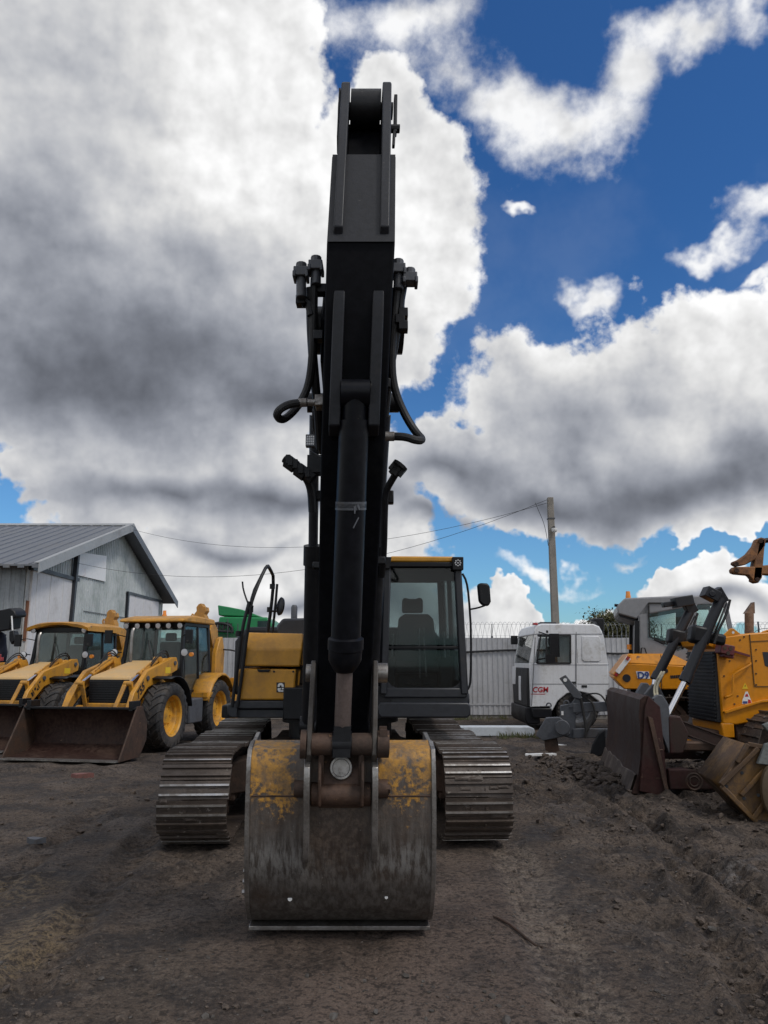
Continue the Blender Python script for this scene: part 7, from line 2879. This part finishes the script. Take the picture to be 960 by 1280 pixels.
# ---------------------------------------------------------------- trees beyond the fence
def tree(name, label, x, y, h, cr, seed, leafm, group, n=15000, base=0.2):
    rng = random.Random(seed)
    T = thing(name, label, 'tree', (x, y, 0), 0, group)
    b = MB()
    b.tube([(0, 0, 0), (0.03, 0.02, h * 0.35), (-0.03, 0.05, h * 0.6), (0.0, 0.0, h * 0.85)], [0.11, 0.08, 0.055, 0.02], 8)
    tips = []
    for k in range(22):
        a = rng.uniform(0, 6.28)
        z = h * rng.uniform(0.2, 0.75)
        l = cr * rng.uniform(0.6, 1.05) * (1.1 - 0.55 * z / h)
        p1 = Vector((0.5 * l * math.cos(a), 0.5 * l * math.sin(a), z + 0.22 * l))
        p2 = Vector((l * math.cos(a), l * math.sin(a), z + l * rng.uniform(0.4, 0.9)))
        b.tube([(0, 0, z), p1, p2], [0.035, 0.022, 0.008], 5)
        tips += [p1.lerp(p2, 0.5), p2, p2]
    b.build('trunk', mat('bark', (0.07, 0.055, 0.042), 0.9), T)
    tips += [Vector((0, 0, h * 0.9)), Vector((0.1, 0, h * 0.8))]
    b = MB()
    for i in range(n):
        c = rng.choice(tips)
        s = cr * 0.36
        p = c + Vector((rng.gauss(0, s * 0.75), rng.gauss(0, s * 0.75), rng.gauss(0, s * 0.75)))
        if p.z < h * base or p.z > h * 1.04:
            continue
        q = rng.uniform(0.04, 0.08)
        m = Matrix.Rotation(rng.uniform(0, 6.28), 3, 'Z') @ Matrix.Rotation(rng.uniform(-1.2, 1.2), 3, 'X')
        b.cur = rng.randrange(2)
        b.add([p + m @ Vector(v) for v in ((-q * 0.5, -q, 0), (q * 0.5, -q * 0.8, 0.01), (q * 0.4, q, 0), (-q * 0.4, q * 0.9, 0.01))], [(0, 1, 2, 3)])
    b.build('crown', leafm, T, smooth=0)
    return T


LEAF = [mat('leaf_olive', (0.125, 0.118, 0.045), 0.7, 0, (0.05, 0.06, 0.02), 0.3, 3, 0.25, 0.0), mat('leaf_dark', (0.075, 0.078, 0.032), 0.7, 0, (0.09, 0.075, 0.03), 0.3, 3, 0.25, 0.0)]
for i, (px, py, Y, cr, lab) in enumerate(((757, 764, 36.0, 1.15, 'olive leaved tree showing just behind the truck air intake'), (779, 769, 38.0, 1.2, 'olive leaved tree showing between truck and bulldozer canopy post'),
                                          (738, 779, 40.0, 0.9, 'low olive tree mostly hidden by the white truck roof'))):
    p = P(px, py, Y)
    tree('tree', lab, p.x, Y, p.z, cr, 31 + i, LEAF, 'olive trees beyond the fence')
p = P(947.5, 777, 30.0)
T = thing('mast', 'thin grey mast with a crossbar standing beyond the fence near the exhaust pipe', 'mast', (p.x, 30.0, 0))
b = MB()
b.cyl((0, 0, 0), (0, 0, p.z), 0.035, 8)
b.build('shaft', K['grey'], T)
b = MB()
b.tube([(-0.3, 0, p.z - 0.5), (0, 0, p.z - 0.28), (0.5, 0, p.z - 0.25), (0.9, 0.1, p.z - 0.4)], 0.012, 5, 1)
b.build('crossbar', K['grey'], T)


# ---------------------------------------------------------------- weeds along the foot of the fence and round the beam
def weeds():
    rng = random.Random(14)
    b = MB()
    spots = [(P(650, 918, 17.7).x + rng.gauss(0, 0.25), 17.75 + rng.gauss(0, 0.08)) for _ in range(160)]
    spots += [(rng.uniform(1.0, 3.6), 23.2 + rng.gauss(0, 0.15)) for _ in range(260)] + [(rng.uniform(-6.5, -3.5), 22.9 + rng.gauss(0, 0.3)) for _ in range(200)]
    for x, y in spots:
        h = rng.uniform(0.05, 0.17)
        a = rng.uniform(0, 6.28)
        lx, ly = 0.05 * math.cos(a), 0.05 * math.sin(a)
        b.add([(x - 0.008, y, -0.02), (x + 0.008, y, -0.02), (x + lx * 0.5 + 0.006, y + ly * 0.5, h * 0.6), (x + lx, y + ly, h)], [(0, 1, 2), (0, 2, 3)])
    tag(b.build('weeds', mat('weed_green', (0.065, 0.085, 0.028), 0.8, 0, (0.11, 0.09, 0.04), 0.4, 6, 0.2, 0.0), smooth=0), kind='stuff')


weeds()
# ---------------------------------------------------------------- machine with its black bonnet up at the left edge, and the man working on it
def open_loader():
    O = P(-6, 900, 21.6)
    O.z = 0
    T = thing('loader', 'yellow loader with raised black bonnet held by a pale strut, cut by the frame edge', 'loader', O)
    T['label'] = 'yellow loader with raised black bonnet on a pale strut, near the shed corner'
    def V(px, py, Y=21.6):
        return P(px, py, Y) - O
    b = MB()
    b.sheet([V(-20, 772), V(-8, 764), V(6, 761.5), V(12, 760), V(18, 764), V(20, 769), V(18.5, 773), V(14, 772), V(12, 787), V(-4, 790), V(-20, 790)], 0.55, (0.1, 1, 0.1))
    b.build('raised_bonnet', K['black'], T, bevel=0.03, recalc=True)
    b = MB()
    b.tube([V(14.6, 770), V(15.6, 788)], 0.022, 8)
    b.build('strut', K['decalwhite'], T)
    b = MB()
    b.sheet([V(11, 789), V(17, 788), V(19, 800), V(14, 806), V(11, 800)], 0.3, (0, 1, 0))
    b.sheet([V(-30, 832), V(8, 829), V(17, 838), V(17, 862), V(-30, 862)], 0.8, (0, 1, 0))
    b.build('engine', K['black'], T, bevel=0.03, recalc=True)
    b = MB()
    b.sheet([V(-10, 829, 21.2), V(5, 828, 21.2), V(7, 831, 21.2), V(3, 843, 21.2), V(-10, 852, 21.2)], 0.12, (0, 1, 0))
    b.build('loader_arm', K['bhyellow'], T, bevel=0.02, recalc=True)
    b = MB()
    b.box(-1.3, 0.45, -0.2, 2.4, 0.5, 0.95)
    b.build('chassis', K['bhyellow'], T, bevel=0.03)
    b = MB()
    b.box(-0.1, 0.75, 0.25, 0.9, 0.93, 0.98)
    b.build('step', K['steel'], T)
    big_wheel(T, 0.35, 1.8, r=0.58, side=1)
    big_wheel(T, 0.30, -0.35, r=0.45, w=0.34, side=1)
    b = MB()
    for (px, py) in ((-2, 820), (1, 824)):
        p = V(px, py, 21.0)
        b.box(p.x - 0.07, p.x + 0.06, p.y - 0.05, p.y + 0.05, p.z - 0.05, p.z + 0.05)
        b.cut()
    b.build('fluid_can', K['redlens'], T, bevel=0.01)
    return O


def person(O):
    """man in dark work clothes, bending slightly over the engine, facing left"""
    z0 = 0.98
    px = P(4, 800, 22.1)
    base = Vector((px.x, 22.1, z0))
    J, E, Rr = [], [], []

    def j(x, y, z, r, parent=None):
        J.append((x, y, z))
        Rr.append(r)
        if parent is not None:
            E.append((parent, len(J) - 1))
        return len(J) - 1
    # x: to the right; he faces -x and leans forward a little
    pel = j(0.02, 0, 0.93, 0.135)
    w = j(-0.01, 0, 1.08, 0.130, pel)
    c = j(-0.06, 0, 1.28, 0.150, w)
    sh = j(-0.10, 0, 1.42, 0.110, c)
    nk = j(-0.13, 0, 1.50, 0.055, sh)
    hb = j(-0.155, 0, 1.58, 0.078, nk)
    ht = j(-0.165, 0, 1.70, 0.082, hb)
    hands = []
    for s in (-1, 1):
        hip = j(0.02, s * 0.10, 0.86, 0.098, pel)
        kn = j(-0.01, s * 0.12, 0.48, 0.066, hip)
        an = j(0.03, s * 0.12, 0.09, 0.048, kn)
        j(-0.12, s * 0.13, 0.035, 0.042, an)
        so = j(-0.10, s * 0.19, 1.40, 0.068, sh)
        elb = j(-0.22, s * 0.24, 1.16, 0.048, so)
        wr = j(-0.45, s * 0.18, 1.10, 0.032, elb)
        pm = j(-0.53, s * 0.17, 1.085, 0.036, wr)
        hands.append(wr)
        for k in range(4):
            f0 = j(-0.58, s * 0.17 + (k - 1.5) * 0.022, 1.08, 0.0105, pm)
            f1 = j(-0.615 + 0.006 * abs(k - 1.3), s * 0.17 + (k - 1.5) * 0.024, 1.065, 0.0095, f0)
            j(-0.635 + 0.010 * abs(k - 1.3), s * 0.17 + (k - 1.5) * 0.024, 1.035, 0.008, f1)
        t0 = j(-0.53, s * 0.17 - s * 0.05, 1.075, 0.012, pm)
        j(-0.57, s * 0.17 - s * 0.065, 1.055, 0.010, t0)
    me = bpy.data.meshes.new('person')
    me.from_pydata(J, E, [])
    o = bpy.data.objects.new('person', me)
    col.objects.link(o)
    md = o.modifiers.new('skin', 'SKIN')
    md.use_smooth_shade = True
    for i, v in enumerate(me.skin_vertices[0].data):
        v.radius = (Rr[i], Rr[i])
        v.use_root = i == 0
    o.modifiers.new('sub', 'SUBSURF').levels = 1
    o.modifiers['sub'].render_levels = 1
    dg = bpy.context.evaluated_depsgraph_get()
    m2 = bpy.data.meshes.new_from_object(o.evaluated_get(dg))
    bpy.data.objects.remove(o)
    skin = mat('skin', (0.48, 0.27, 0.19), 0.55, 0, (0.35, 0.18, 0.13), 0.1, 8, 0.05, 0.0)
    navy = mat('navy_workwear', (0.012, 0.015, 0.030), 0.85, 0, (0.03, 0.03, 0.035), 0.15, 6, 0.2, 0.2, 40)
    boot = mat('work_boot', (0.02, 0.016, 0.014), 0.6)
    m2.materials.clear()
    for q in (navy, skin, boot):
        m2.materials.append(q)
    for f in m2.polygons:
        cc = f.center
        f.material_index = 1 if cc.z > 1.50 or cc.x < -0.47 else (2 if cc.z < 0.10 else 0)
    m2.shade_smooth()
    m2.name = 'person'
    body = bpy.data.objects.new('person', m2)
    col.objects.link(body)
    body.location = base
    tag(body, 'man in dark navy work clothes leaning over the engine under the raised bonnet', 'person')
    b = MB()
    b.lathe([(-0.02, 0.088), (0.02, 0.094), (0.06, 0.088), (0.09, 0.06), (0.105, 0.0)], (-0.150, 0, 1.675), (0.15, 0, 1), 18)
    b.build('hair', mat('dark_hair', (0.018, 0.013, 0.010), 0.8), body)
    b = MB()
    for s in (-1, 1):
        b.lathe([(0.0, 0.012), (0.006, 0.010), (0.008, 0.0)], (-0.238, s * 0.030, 1.655), (-1, s * 0.3, 0), 10)
        b.cut()
    b.build('eye', mat('eye_dark', (0.03, 0.025, 0.02), 0.3), body)
    b = MB()
    b.prism([(-0.232, 1.650), (-0.262, 1.608), (-0.236, 1.600)], -0.014, 0.014, 'y')
    b.build('nose', skin, body, bevel=0.006)
    b = MB()
    for s in (-1, 1):
        b.lathe([(0.0, 0.030), (0.012, 0.026), (0.012, 0.0)], (-0.155, s * 0.080, 1.63), (0, s, 0), 12)
        b.cut()
    b.build('ear', skin, body)
    b = MB()
    b.box(-0.240, -0.226, -0.024, 0.024, 1.574, 1.580)
    b.build('mouth', mat('lip', (0.25, 0.10, 0.08), 0.6), body)


person(open_loader())
